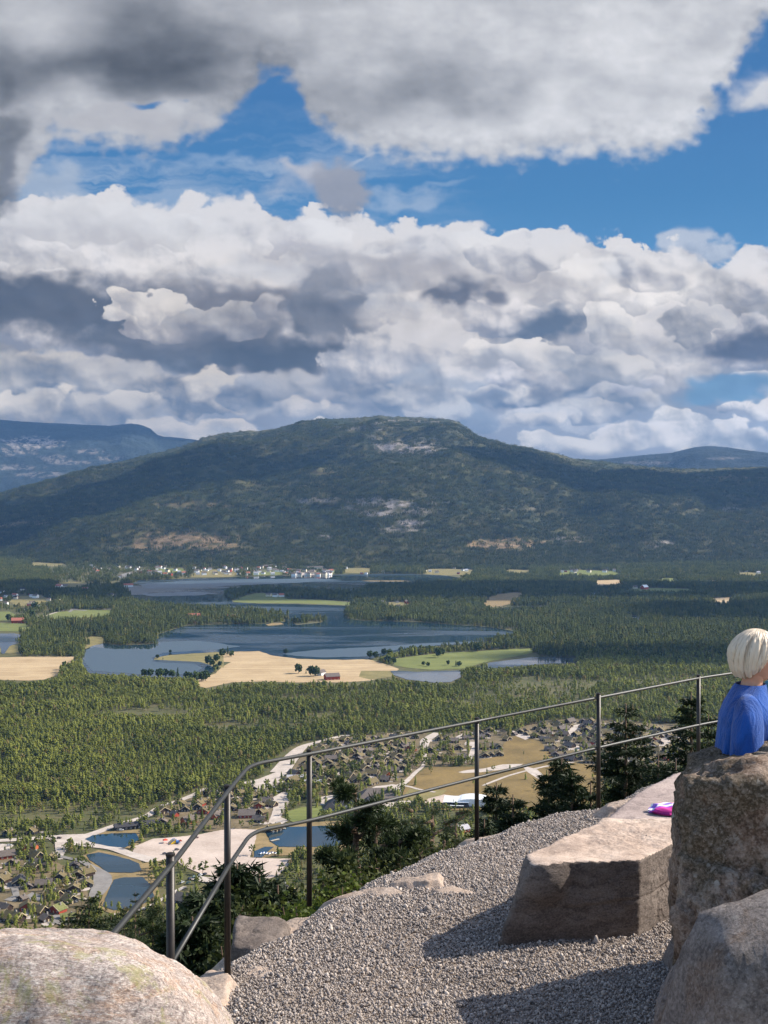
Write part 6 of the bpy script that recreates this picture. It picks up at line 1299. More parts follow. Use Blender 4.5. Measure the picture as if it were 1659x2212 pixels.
def convex_rock(name, planes, c, sub=6, noise=(.03, 3.0), fine=(.006, 14.0), soft=60, seed=0, mat=None, ledge=.8, chips=(), cracks=(), **kw):
    """a block bounded by planes (point, outward normal), its edges worn and its faces broken"""
    c = Vector(c); bm = bmesh.new(); bmesh.ops.create_icosphere(bm, subdivisions=sub, radius=1); P = np.array([v.co[:] for v in bm.verts]); Fc = np.array([[v.index for v in f.verts] for f in bm.faces]); bm.free()
    P += .0; inv = []
    for (p, nrm) in planes:
        nrm = Vector(nrm).normalized(); dd = (Vector(p) - c).dot(nrm); q = P @ np.array(nrm[:]); inv.append(q / dd)
    inv = np.stack(inv); m = inv.max(0); k = np.log(np.exp((inv - m) * soft).sum(0)) / soft + m; r = 1 / np.maximum(k, .05)
    W = P * r[:, None]; n0 = fbm3(W * noise[1] + seed * 7.1, seed, 5, .55); n1 = fbm3(W * fine[1] + 3.3, seed + 5, 4, .6); rg = 1 - np.abs(fbm3(W * noise[1] * .7 + 9.1, seed + 9, 3)) * 2
    cell = fbm3(W * noise[1] * 1.3 + 20.3, seed + 21, 2); step = np.floor(cell * 5 + .5 * n1) / 5     # broken ledges
    r = r + noise[0] * (n0 * 1.7 - .45 * np.clip(rg, 0, 1) ** 3 + ledge * step) + fine[0] * (n1 + .6 * (1 - 2 * np.abs(fbm3(W * fine[1] * 2.3, seed + 3, 3))))
    W = P * r[:, None] + np.array(c[:])
    for (pt, nn, wd, dp, st) in cracks:                      # a wandering crack, the rock on one side standing a little proud
        nn = np.array(Vector(nn).normalized()[:]); dist = (W - np.array(pt[:])) @ nn + .03 * fbm3(W * 4.0 + seed, seed + 13, 4, .6)
        W = W - P * (dp * np.exp(-(dist / wd) ** 2) + st * sstep(-.004, .010, dist))[:, None]
    for (pt, nn, rad, depth) in chips:                       # conchoidal chips knocked out of an edge
        dd = np.linalg.norm(W - np.array(pt), axis=1); W -= np.array(nn) * (depth * np.clip(1 - (dd / rad) ** 2, 0, 1))[:, None]
    me = np_mesh(name, W - np.array(c[:]), Fc, True)
    o = link_mesh(name, me, mat, **kw); o.location = c; return o
def pl(p, q, r, c):
    p, q, r, c = Vector(p), Vector(q), Vector(r), Vector(c); n = (q - p).cross(r - p).normalized()
    return (p, n if (c - p).dot(n) < 0 else -n)
def eplane(a, b, D, c):
    """plane through the picture edge a-b, running away from the viewer"""
    p, q = at(*a, D), at(*b, D); return pl(p, q, p + ray(*a), c)

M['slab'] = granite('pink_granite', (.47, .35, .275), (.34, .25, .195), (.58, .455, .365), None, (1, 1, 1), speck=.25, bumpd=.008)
M['slabside'] = granite('grey_granite', (.15, .118, .10), (.095, .075, .065), (.215, .175, .15), None, (1, 1, 2.5), speck=.45)  # darker than the slab's top: shade of the sides is put into the colour
M['boulder'] = granite('brown_boulder', (.195, .122, .080), (.085, .052, .036), (.42, .325, .255), None, (1, 1, 1), speck=.45, stain=(.07, .055, .03), spots=.9, bumpd=.02)
M['greyboulder'] = granite('grey_boulder', (.20, .168, .152), (.12, .10, .09), (.30, .255, .23), (.17, .105, .065), (1, 1, 1), speck=.5, spots=.45, scale=1.3, bumpd=.015)
M['whiterock'] = granite('streaked_granite', (.52, .405, .345), (.27, .215, .195), (.70, .59, .52), (.48, .27, .15), (1.0, 2.4, 5.0), (R(0), R(38), R(20)), speck=.8, lichen=((.30, .29, .08), .5), scale=1.9, bumpd=.012)

BARE = []
def rocks():
    # left foreground: a great pale rounded rock
    c = at(120, 2290, 3.9) + Vector((-.1, .1, -.55)); D = 3.6
    O = [(-420, 2050), (-120, 2006), (0, 1984), (70, 1976), (135, 1980), (210, 1998), (300, 2024), (390, 2066), (445, 2110), (490, 2165), (520, 2225), (560, 2350), (590, 2700)]
    P = [eplane(O[i], O[i + 1], 3.75 - .0 * i, c) for i in range(len(O) - 1)]
    P += [((c.x, 3.0, -1.75), (-.05, -.75, .75)), ((c.x, 2.75, -2.1), (0, -1, .15)), ((c.x, 4.75, -2), (0, 1, .25)), ((c.x, 4.3, -1.45), (.1, .5, 1)), ((-2.9, 4, -2), (-1, 0, .1)), ((c.x, 4, -3.3), (0, 0, -1)), (at(330, 2070, 3.35), (.35, -.6, .85)), (at(440, 2200, 3.4), (.8, -.5, .5))]
    convex_rock('boulder', P, c, 7, (.034, 2.2), (.009, 12), 30, 3, M['whiterock'], ledge=.5, label='big pale rounded rock with pink and grey streaks, bottom left', cat='rock')
    # the long flat slab in the middle right
    zt = -2.335; z0 = -2.95
    fr_t = at(1384, 1866, 8.02); fr_b = at(1380, 2040, 8.02); fl_b = at(1070, 2046, 7.9); fl_t = at(1136, 1843, 8.15); bl = at(1206, 1811, 8.5); bl2 = at(1303, 1771, 9.05); rr = at(1440, 1832, 8.32)
    c = Vector((1.75, 8.6, -2.65))
    P = [((1.6, 8.5, zt), (.0, -.012, 1)), pl(fr_t, fr_b, fl_b, c), pl(fl_b, fl_t, bl, c), pl(bl, bl2, bl2 + Vector((-.1, 0, -1)), c), pl(fr_t, fr_b, rr, c), ((2, 9.06, -2.6), (0, 1, 0)), ((2.6, 8.8, -2.6), (1, .3, 0)), ((1.6, 8.5, -3.2), (0, 0, -1)), pl(fl_t, fl_b, fl_t + Vector((-.12, .35, -.25)), c)]
    ch = [(at(1262, 1850, 8.0)[:], (0, .35, -.35), .12, .025), (at(1200, 1865, 8.0)[:], (.1, .5, -.5), .15, .03), (at(1180, 1900, 7.95)[:], (0, 1, 0), .17, .05)]
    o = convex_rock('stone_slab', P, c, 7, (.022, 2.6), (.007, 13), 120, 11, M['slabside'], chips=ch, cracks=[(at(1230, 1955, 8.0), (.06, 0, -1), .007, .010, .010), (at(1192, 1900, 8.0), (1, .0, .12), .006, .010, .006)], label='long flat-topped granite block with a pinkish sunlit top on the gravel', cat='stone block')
    me = o.data; me.materials.append(M['slab']); nz = np.zeros(len(me.polygons) * 3); me.polygons.foreach_get('normal', nz); me.polygons.foreach_set('material_index', (nz.reshape(-1, 3)[:, 2] > .75).astype(np.int32))  # upward faces take the lighter stone, the sides keep the shade-darkened one
    c = Vector((2.35, 9.75, -2.65))
    P = [((2, 9.5, -2.36), (.0, .0, 1)), ((2.4, 9.085, -2.6), (0, -1, 0)), pl(at(1303, 1775, 9.08), at(1372, 1728, 9.9), at(1303, 1775, 9.08) + Vector((0, 0, -1)), c), pl(at(1372, 1728, 9.9), at(1450, 1696, 10.6), at(1372, 1728, 9.9) + Vector((0, 0, -1)), c), ((2.4, 10.7, -2.6), (0, 1, 0)), ((3.3, 9.8, -2.6), (1, 0, 0)), ((2, 9, -3.2), (0, 0, -1))]
    convex_rock('stone_slab', P, c, 6, (.010, 2.6), (.004, 15), 130, 12, M['greytop'], label='greyer flat stone behind the pink slab, with the striped cloth on it', cat='stone block')
    # the big dark boulder at the right
    c = Vector((1.95, 5.45, -1.9))
    L = [(1462, 1652), (1432, 1735), (1420, 1810), (1420, 1868), (1436, 1945), (1456, 2045), (1474, 2200), (1486, 2600)]
    P = [eplane(L[i], L[i + 1], 5.05, c) for i in range(len(L) - 1)]
    P += [pl(at(1468, 1672, 4.98), at(1659, 1648, 4.80), at(1560, 1607, 5.95), c), pl(at(1460, 1660, 5.0), at(1492, 1622, 5.5), at(1478, 1668, 5.0) + Vector((-.3, 0, -.5)), c), ((1.6, 4.72, -1.9), (-.10, -1, .10)), (at(1500, 1780, 4.86), (-.8, -1, .15)), (at(1580, 1700, 4.80), (-.02, -.8, .75)),
          ((3.0, 5.4, -1.6), (1, 0, .3)), ((2, 6.25, -1.8), (0, 1, .12)), (at(1655, 1582, 5.9), (.1, .3, 1)), ((2, 5, -3.2), (0, 0, -1))]
    ch = [(at(1590, 1800, 4.7)[:], (0, -1, .1), .20, .07), (at(1600, 1960, 4.7)[:], (-.1, -1, 0), .20, -.07), (at(1535, 1735, 4.72)[:], (0, -1, .3), .14, -.05), (at(1640, 1700, 4.7)[:], (0, -1, 0), .15, .05)]
    convex_rock('boulder', P, c, 7, (.055, 2.2), (.014, 10), 150, 21, M['boulder'], chips=ch, ledge=1.6, cracks=[(at(1560, 1880, 4.75), (.15, 0, 1), .010, .022, .018), (at(1540, 1760, 4.75), (.9, 0, -.5), .008, .018, -.014), (at(1620, 1730, 4.75), (-.35, 0, 1), .008, .015, .012), (at(1480, 1960, 4.8), (1, .2, .3), .008, .016, .010)], label='large dark brown boulder with pale lichen in front of the blue shirt', cat='rock')
    # the nearer grey one, bottom right
    c = Vector((1.5, 4.35, -2.4)); O = [(1395, 2340), (1412, 2212), (1432, 2140), (1474, 2058), (1508, 1998), (1552, 1948), (1566, 1942), (1602, 1962), (1665, 1976), (1800, 1990)]
    P = [eplane(O[i], O[i + 1], 4.15, c) for i in range(len(O) - 1)]
    P += [((1.35, 3.92, -2.3), (-.12, -1, .22)), (at(1470, 2120, 4.05), (-.75, -1, .35)), (at(1600, 2000, 4.02), (.05, -.8, .8)), ((1.9, 4.4, -2.2), (1, 0, .3)), ((1.4, 4.66, -2.2), (0, 1, .05)), ((1.4, 4.2, -3.2), (0, 0, -1))]
    convex_rock('boulder', P, c, 7, (.042, 2.6), (.011, 12), 130, 31, M['greyboulder'], cracks=[(at(1640, 2100, 4.0), (1, 0, .35), .008, .016, .012), (at(1500, 2120, 4.0), (.5, 0, 1), .006, .010, -.008), (at(1590, 2040, 4.0), (-.7, 0, .7), .005, .009, .006)], chips=[(at(1655, 2140, 3.9)[:], (0, 1, 0), .09, .10)], label='grey boulder with a pointed top leaning against the dark one, bottom right', cat='rock')
    c = Vector((1.28, 3.75, -2.6)); P = [(at(1608, 2150, 3.6), (-1, -.25, .25)), (at(1640, 2120, 3.6), (-.3, -.3, 1)), ((1.3, 3.5, -2.5), (0, -1, .2)), ((1.9, 3.7, -2.5), (1, 0, 0)), ((1.3, 4.0, -2.5), (0, 1, 0)), ((1.3, 3.7, -3.2), (0, 0, -1))]
    convex_rock('boulder', P, c, 6, (.02, 3), (.006, 14), 40, 33, M['greyboulder'], label='reddish corner of a rock at the bottom right edge', cat='rock')
    c = Vector((2.75, 7.1, -2.3)); P = [((2.75, 7, -1.68), (.1, -.1, 1)), ((1.95, 7, -2.2), (-1, -.1, .25)), ((2.7, 6.4, -2.2), (.1, -1, .1)), ((2.7, 7.75, -2.2), (-.2, 1, .2)), ((3.7, 7, -2.2), (1, .1, .2)), ((2.2, 6.6, -1.6), (-1, -.8, 1)), ((2.7, 7, -3.2), (0, 0, -1))]  # unseen rock, added for the shadow it throws across the gravel
    convex_rock('boulder', P, c, 6, (.05, 2.2), (.01, 12), 50, 51, M['greyboulder'], label='unseen rock added behind the large dark boulder for its shadow on the gravel', cat='rock')
    # half-buried rocks
    small = [('block', 560, 2010, 8.1, (.20, .26, .24), -.13, 41, 'square brown rock block at the terrace edge right of the first post'), ('ridge', 905, 1930, 9.15, (.26, .17, .07), -.02, 42, 'low tan rock ridge breaking through the middle of the gravel'), ('ridge', 800, 1958, 8.9, (.30, .10, .04), -.02, 43, 'flat tan rock just showing left of the ridge'),
             ('ridge', 455, 2125, 7.2, (.17, .28, .06), -.01, 44, 'flat tan rock showing at the foot of the first post'), ('ridge', 650, 1975, 8.45, (.30, .16, .06), -.02, 45, 'pinkish rock at the foot of the second post'), ('ridge', 1350, 1733, 11.2, (.30, .16, .10), .03, 46, 'dark low rock at the foot of the fourth post'),
             ('ridge', 1070, 1778, 10.9, (.30, .14, .06), -.02, 47, 'grey rock at the gravel edge right of the third post'), ('ridge', 560, 2085, 7.5, (.12, .1, .03), -.015, 48, 'small pinkish stone right of the first post'), ('ridge', 985, 1935, 8.9, (.22, .10, .035), -.02, 49, 'flat pinkish rock right of the tan ridge')]
    for kind, u, v, D, s, dz, seed, lb in small:
        p = at(u, v, D); g = float(gz(np.array([p.x]), np.array([p.y]))[0]); c = Vector((p.x, D, g + dz)); rg = random.Random(seed); P = []
        if kind == 'block': P = [(c + Vector((0, 0, s[2])), (.05, -.1, 1)), (c + Vector((0, -s[1], 0)), (-.35, -1, .1)), (c + Vector((-s[0], 0, 0)), (-1, -.1, .15)), (c + Vector((s[0] * 1.4, 0, 0)), (1, .0, .5)), (c + Vector((0, s[1], 0)), (0, 1, 0)), (c - Vector((0, 0, .5)), (0, 0, -1))]
        else:
            for k in range(9): a = k * .7 + rg.uniform(-.2, .2); P.append((c + Vector((math.cos(a) * s[0], math.sin(a) * s[1], 0)) * rg.uniform(.8, 1.15), (math.cos(a), math.sin(a), rg.uniform(.5, 1.2))))
            P += [(c + Vector((0, 0, s[2])), (rg.uniform(-.15, .15), rg.uniform(-.25, .05), 1)), (c - Vector((0, 0, .3)), (0, 0, -1))]
        convex_rock('rock', P, c, 5, (.02, 5), (.006, 18), 30, seed, M['tanrock'] if kind == 'ridge' else M['slabside'], label=lb, cat='rock')
M['greytop'] = granite('grey_top_granite', (.36, .28, .25), (.27, .21, .19), (.43, .34, .30), None, (1, 1, 1), speck=.3, bumpd=.006)
M['tanrock'] = granite('tan_rock', (.42, .32, .25), (.28, .22, .18), (.54, .43, .35), (.46, .30, .20), (1, 1, 1), speck=.3)
rocks()
BARE.append([(at(1384, 1866, 8.02).x, 8.05), (at(1075, 2046, 7.9).x, 7.95), (bx := at(1206, 1811, 8.5).x, 8.5), (at(1303, 1771, 9.05).x, 9.05), (at(1450, 1700, 10.4).x, 10.4), (3.2, 10.6), (3.2, 9.1), (2.5, 9.0)])
gravel()

# ------------------------------------------------------------------ railing
def metal(name, c, rough, met, bump=0):
    t = NT(name); f = t.noise(30, 5, .7); t.color(t.ramp(f, [(.3, tuple(x * .7 for x in c)), (.7, tuple(x * 1.3 for x in c))])).rough(rough); t.b.inputs['Metallic'].default_value = met
    t.b.inputs['Specular IOR Level'].default_value = .5; return t.mat
M['post'] = metal('brown_black_post', (.022, .017, .014), .45, .3); M['rail'] = metal('dark_steel_rail', (.016, .017, .016), .5, .0)
def smooth_path(pts, rad=.12, n=6):
    """round the corners of a polyline"""
    P = [Vector(p) for p in pts]; out = [P[0]]
    for i in range(1, len(P) - 1):
        a = (P[i - 1] - P[i]); b = (P[i + 1] - P[i]); q = min(rad, a.length * .45, b.length * .45); s, e = P[i] + a.normalized() * q, P[i] + b.normalized() * q
        for k in range(n + 1): t = k / n; out.append(s * (1 - t) ** 2 + P[i] * 2 * t * (1 - t) + e * t * t)
    out.append(P[-1]); return out
def railing():
    root = empty('railing', (-.93, 7.34, -2.85), 0, label='dark steel railing with two bright tubes round the gravel terrace', cat='railing'); inv = Matrix.Translation(-Vector(root.location))
    posts = [(368, 1848, 5.7, 1.35), (491, 1700, 7.34, 1.12), (668, 1622, 8.74, 1.1), (1030, 1553, 10.68, 1.12), (1293, 1500, 11.43, 1.13), (1509, 1460, 12.7, 1.3)]
    L = lambda p: Vector(p) - Vector(root.location)
    tops = []
    for u, v, D, h in posts:
        t = at(u, v, D); b = t - Vector((0, 0, h)); tops.append(t)
        m = MB().tube([L(b), L(t)], .0200, 12); p = m.build('post', M['post'], root, True, label=None)
        for poly in p.data.polygons: poly.use_smooth = len(poly.vertices) == 4
        MB().tube([L(t) + Vector((0, 0, .0005)), L(t) + Vector((0, 0, .009)), L(t) + Vector((0, 0, .014))], [.0225, .022, .012], 12).build('cap', M['post'], p)
    # extra posts that continue out of the picture, behind the people
    for (x, y) in ((4.75, 13.9), (6.4, 15.2)):
        MB().tube([L((x, y, -3.0)), L((x, y, -1.78))], .0175, 12).build('post', M['post'], root, True)
    topline = [at(150, 2128, 4.42), at(235, 2029, 4.86), at(376, 1862, 5.7), at(500, 1700, 7.34), at(541, 1652, 8.02), at(672, 1628, 8.74), at(1030, 1558, 10.68), at(1293, 1507, 11.43), at(1509, 1465, 12.7), Vector((4.75, 13.9, -1.83)), Vector((6.4, 15.2, -1.85))]
    midline = [at(372, 2078, 5.7), at(497, 1866, 7.34), at(544, 1797, 8.05), at(672, 1772, 8.74), at(1030, 1680, 10.68), at(1293, 1615, 11.43), at(1509, 1566, 12.7), Vector((4.75, 13.9, -2.31)), Vector((6.4, 15.2, -2.33))]
    for nm, ln in (('top_rail', topline), ('middle_rail', midline)):
        MB().tube([L(p) for p in smooth_path(ln, .20, 8)], (.0132), 12).build(nm, M['rail'], root, True)
    for t, ln in zip(tops, topline[2:8]): pass
railing()

# ------------------------------------------------------------------ the striped cloth on the slab
def cloth():
    t = NT('striped_knit'); sep = t.new('ShaderNodeSeparateXYZ'); t.l.new(t.coord('Object'), sep.inputs[0])
    f = t.math('ADD', t.math('MULTIPLY', sep.outputs[1], 3.6), .5, True); r = t.ramp(f, [(0, (.42, .03, .20)), (.30, (.55, .04, .28)), (.40, (.30, .09, .45)), (.50, (.75, .72, .80)), (.62, (.24, .14, .55)), (.72, (.78, .75, .8)), (.82, (.60, .05, .10))])
    r.node.color_ramp.interpolation = 'CONSTANT'; t.color(r).rough(.9).bump(t.noise(120, 3, .6), .5, .004)
    root = at(1436, 1752, 9.3); nu, nv = 46, 36; V = []
    for i in range(nu):
        for j in range(nv):
            s = i / (nu - 1) * 2 - 1; q = j / (nv - 1) * 2 - 1; a = .20 * (1 - .25 * max(0, -s)); x = s * .15; y = q * (.115 * (1 - max(0, -s) ** 3 * .75))
            e = max(0, 1 - max(abs(s) ** 4, abs(q) ** 4)); z = .006 + .030 * e ** .35 * (1 + .25 * math.sin(s * 9 + q * 3) * .5) + .018 * (q + 1) / 2
            V.append((x + .02 * math.sin(q * 4), y, z * (.55 if s < -.75 else 1)))
    V2 = [(x, y, .0) for x, y, z in V]; n = len(V); F1 = grid_faces(nu, nv); F2 = F1[:, ::-1] + n; rim = []
    idx = [i * nv for i in range(nu)] + [(nu - 1) * nv + j for j in range(1, nv)] + [i * nv + nv - 1 for i in range(nu - 2, -1, -1)] + [j for j in range(nv - 2, 0, -1)]
    for a_, b_ in zip(idx, idx[1:] + idx[:1]): rim.append((a_, b_, b_ + n, a_ + n))
    me = np_mesh('folded_cloth', np.array(V + V2), np.concatenate([F1, F2, np.array(rim)]), True); o = link_mesh('folded_cloth', me, t.mat, label='folded pink, purple and white striped cloth lying on the slab', cat='cloth')
    o.location = (root.x + .04, root.y, -2.352); o.rotation_euler = (0, 0, .12)
cloth()
# ------------------------------------------------------------------ people
def skinmat(name, c):
    t = NT(name); t.color(t.ramp(t.noise(14, 4, .6), [(.3, tuple(x * .85 for x in c)), (.7, tuple(min(1, x * 1.1) for x in c))])).rough(.5); t.b.inputs['Subsurface Weight'].default_value = .15; t.b.inputs['Subsurface Radius'].default_value = (.03, .012, .006); t.b.inputs['Subsurface Scale'].default_value = .5; return t.mat
M['skin'] = skinmat('skin', (.58, .30, .20))
def clothmat(name, c, dark):
    t = NT(name); w = t.noise(3.2, 5, .6, t.mapped((3.2, 3.2, .9)), .9); t.color(t.ramp(w, [(.35, dark), (.6, c)])).rough(.85); t.b.inputs['Sheen Weight'].default_value = .2
    t.bump(t.math('ADD', t.noise(260, 2, .5), t.math('MULTIPLY', w, 6.0)), .6, .018); return t.mat
def person(loc, face, H, label, shirt_c, shirt_d, hair_kind, trousers=(.03, .035, .05), turn=0.0):
    """standing person; local -Y is the way they face; body one continuous skinned surface"""
    root = empty('person', loc, face, label=label, cat='person'); k = H / 1.66
    me = bpy.data.meshes.new('body'); vs = []; es = []; rad = []
    def add(p, r, par=None):
        vs.append((p[0] * k, p[1] * k, p[2] * k)); rad.append(r * k); i = len(vs) - 1
        if par is not None: es.append((par, i))
        return i
    pelvis = add((0, 0, .90), .125); waist = add((0, .0, 1.03), .12, pelvis); chest = add((0, .01, 1.19), .13, waist); up = add((0, .015, 1.31), .10, chest); neck = add((0, .005, 1.40), .052, up); neck2 = add((0, -.012, 1.46), .05, neck)
    head = add((0, -.02, 1.53), .074, neck2); crown = add((0, -.015, 1.60), .066, head)
    for s in (-1, 1):
        hip = add((s * .09, 0, .84), .095, pelvis); th = add((s * .10, -.005, .66), .078, hip); kn = add((s * .10, -.01, .47), .055, th); ca = add((s * .10, .015, .32), .052, kn); an = add((s * .10, .02, .09), .036, ca); fo = add((s * .11, -.05, .045), .036, an); add((s * .12, -.14, .03), .026, fo)
        sh = add((s * .11, .02, 1.318), .046, up); s2 = add((s * .170, .02, 1.308), .048, sh); el = add((s * .225, .03, 1.08), .042, s2); fa = add((s * .225, -.06, .97), .038, el); wr = add((s * .19, -.17, .87), .024, fa)
        pm = add((s * .182, -.225, .845), .026, wr)
        for q in range(4):
            a = (q - 1.5) * .019; f1 = add((s * .180 + a, -.27, .838 + (0.004 if q in (1, 2) else 0)), .0095, pm); f2 = add((s * .180 + a * 1.05, -.295 - (.006 if q == 1 else 0), .822), .0085, f1); add((s * .178 + a, -.305 + .004 * abs(q - 1), .800), .0075, f2)
        t1 = add((s * .150, -.215, .835), .011, pm); t2 = add((s * .140, -.245, .818), .010, t1); add((s * .138, -.262, .803), .008, t2)
    me.from_pydata(vs, es, []); me.materials.append(M['skin']); b = bpy.data.objects.new('body', me); col0.objects.link(b); b.parent = root
    m = b.modifiers.new('skin', 'SKIN'); m.use_smooth_shade = True; sv = me.skin_vertices[0].data
    for i, r in enumerate(rad): sv[i].radius = (r, r * (.78 if i in (0, 1, 2, 3) else 1))
    sv[pelvis].use_root = True; sb = b.modifiers.new('sub', 'SUBSURF'); sb.levels = 2; sb.render_levels = 2
    # lofted garments and head parts share one ring builder
    def loft(name, rings, mat, n=48, wob=None, cap=True, parent=root):
        V = []
        for (cx, cy, cz, rx, ry, pw) in rings:
            for i in range(n):
                a = 2 * math.pi * i / n; ca, sa = math.cos(a), math.sin(a); e = 2 / pw; x = math.copysign(abs(ca) ** e, ca) * rx; y = math.copysign(abs(sa) ** e, sa) * ry
                p = Vector((cx + x, cy + y, cz)); 
                if wob: p += wob(a, cz, Vector((ca, sa, 0)))
                V.append(tuple(p * k))
        fs = [(i * n + j, i * n + (j + 1) % n, (i + 1) * n + (j + 1) % n, (i + 1) * n + j) for i in range(len(rings) - 1) for j in range(n)]
        if cap: fs += [tuple(range(n))[::-1], tuple((len(rings) - 1) * n + j for j in range(n))]
        mm = bpy.data.meshes.new(name); mm.from_pydata(V, [], fs); mm.polygons.foreach_set('use_smooth', [True] * len(fs)); return link_mesh(name, mm, mat, parent)
    def interp(keys, n):
        a = np.array(keys, float); t = np.linspace(0, 1, n); z = np.linspace(a[0, 2], a[-1, 2], n); o = np.argsort(a[:, 2]); return [tuple([np.interp(zz, a[o, 2], a[o, j]) for j in (0, 1)] + [zz] + [np.interp(zz, a[o, 2], a[o, j]) for j in (3, 4, 5)]) for zz in z]
    sm = clothmat('shirt_' + hair_kind, shirt_c, shirt_d); pmn = clothmat('trousers_' + hair_kind, trousers, tuple(x * .6 for x in trousers))
    fold = lambda a, z, d: d * (.016 * math.sin(a * 7 + z * 5) * max(0, min(1, (1.25 - z) * 3)) + .009 * math.sin(a * 13 - z * 9) * max(0, min(1, (1.3 - z) * 3)))
    # back is +Y
    loft('shirt', interp([(0, .015, .80, .225, .170, 2.3), (0, .015, .92, .215, .165, 2.3), (0, .01, 1.05, .200, .155, 2.3), (0, .005, 1.18, .198, .152, 2.4), (0, .012, 1.27, .195, .138, 2.5), (0, .018, 1.325, .182, .112, 2.4), (0, .018, 1.36, .155, .092, 2.2), (0, .012, 1.388, .118, .084, 2.0), (0, .008, 1.405, .092, .078, 2.0), (0, .005, 1.418, .080, .070, 2.0)], 34), sm, 72, fold, False)
    for s in (-1, 1):
        pts = [Vector((s * .09, .02, 1.352)), Vector((s * .165, .022, 1.325)), Vector((s * .215, .026, 1.25)), Vector((s * .232, .03, 1.17)), Vector((s * .240, .03, 1.09)), Vector((s * .243, .02, 1.03))]
        mb = MB().tube([p * k for p in pts], [.040 * k, .062 * k, .072 * k, .074 * k, .078 * k, .084 * k], 20); o = mb.build('sleeve', sm, root, True)
        mb2 = MB().tube([Vector((s * .095, 0, .86)) * k, Vector((s * .10, -.005, .66)) * k, Vector((s * .10, -.01, .47)) * k, Vector((s * .10, .012, .28)) * k, Vector((s * .10, .018, .075)) * k], [.112 * k, .092 * k, .075 * k, .068 * k, .066 * k], 20); mb2.build('trouser_leg', pmn, root, True)
        MB().tube([Vector((s * .10, .05, .045)) * k, Vector((s * .105, -.02, .05)) * k, Vector((s * .112, -.10, .042)) * k, Vector((s * .118, -.165, .03)) * k], [.034 * k, .046 * k, .044 * k, .028 * k], 14).build('shoe', M['rubber'], root, True)
    loft('trousers', interp([(0, 0, .80, .165, .125, 2.2), (0, 0, .92, .168, .125, 2.2), (0, 0, 1.0, .155, .115, 2.2)], 8), pmn, 32)
    # head: one sculpted ellipsoid with face, then ears and hair
    hr = empty('head', (0, 0, 0)); hr.parent = root; hr.location = Vector((0, -.015, 1.535)) * k; hr.rotation_euler = (R(6), 0, turn)
    bm = bmesh.new(); bmesh.ops.create_uvsphere(bm, u_segments=48, v_segments=36, radius=1)
    for v in bm.verts:
        x, y, z = v.co; p = Vector((x * .073, y * .092, z * .112))
        if y < 0:                                        # face is -Y
            p.y -= .004; fx, fz = x, z
            p.y -= .024 * math.exp(-(fx / .17) ** 2 - ((fz + .12) / .16) ** 2) + .010 * math.exp(-(fx / .12) ** 2 - ((fz - .05) / .2) ** 2)
            for s in (-1, 1): p.y += .010 * math.exp(-((fx - s * .42) / .17) ** 2 - ((fz - .04) / .11) ** 2); p.y -= .005 * math.exp(-((fx - s * .45) / .25) ** 2 - ((fz + .25) / .2) ** 2)
            p.y -= .009 * math.exp(-(fx / .32) ** 2 - ((fz + .43) / .06) ** 2); p.y += .006 * math.exp(-(fx / .34) ** 2 - ((fz + .435) / .018) ** 2); p.y -= .014 * math.exp(-(fx / .4) ** 2 - ((fz + .72) / .16) ** 2)
        if z < -.2: p.x *= 1 - .28 * (-z - .2); p.y *= 1 - (.30 if y > 0 else .02) * (-z - .2)
        v.co = p * k
    mm = bpy.data.meshes.new('face'); bm.to_mesh(mm); bm.free(); mm.polygons.foreach_set('use_smooth', [True] * len(mm.polygons)); fo = link_mesh('face', mm, M['skin'], hr)
    for s in (-1, 1):
        e = MB(); e.tube([Vector((s * .030, -.088, .005)) * k, Vector((s * .030, -.0935, .005)) * k], [.0115 * k, .006 * k], 12); e.build('eye', M['white'], hr, True); MB().tube([Vector((s * .030, -.0936, .005)) * k, Vector((s * .030, -.0945, .005)) * k], .0045 * k, 10).build('iris', M['pane'], hr)
        em = MB().tube([Vector((s * .070, .008, -.030)) * k, Vector((s * .080, .012, -.010)) * k, Vector((s * .082, .016, .012)) * k, Vector((s * .074, .012, .026)) * k, Vector((s * .070, .0, .012)) * k], [.007 * k, .010 * k, .011 * k, .008 * k, .004 * k], 10).build('ear', M['skin'], hr, True)
    MB().tube([Vector((-.024, -.108, -.049)) * k, Vector((0, -.1145, -.047)) * k, Vector((.024, -.108, -.049)) * k], [.003 * k, .0065 * k, .003 * k], 8).build('lips', skinmat('lips', (.50, .15, .12)), hr, True)
    # hair: a thick shell of locks, open at the face, parted and swept; ends at the nape
    t = NT('hair_' + hair_kind); c1, c2 = ((.66, .53, .39), (.24, .15, .085)) if hair_kind == 'blond' else ((.16, .10, .06), (.06, .035, .02))
    w = t.attr('lock'); t.color(t.ramp(w, [(.10, c2), (.55, c1)])).rough(.42); t.b.inputs['Specular IOR Level'].default_value = .4  # dark tone in the hollows between locks paints their shade into the colour
    nu, nv = 260, 90; V = []; LK = []; rg = np.random.RandomState(3); nse = rg.rand(64)
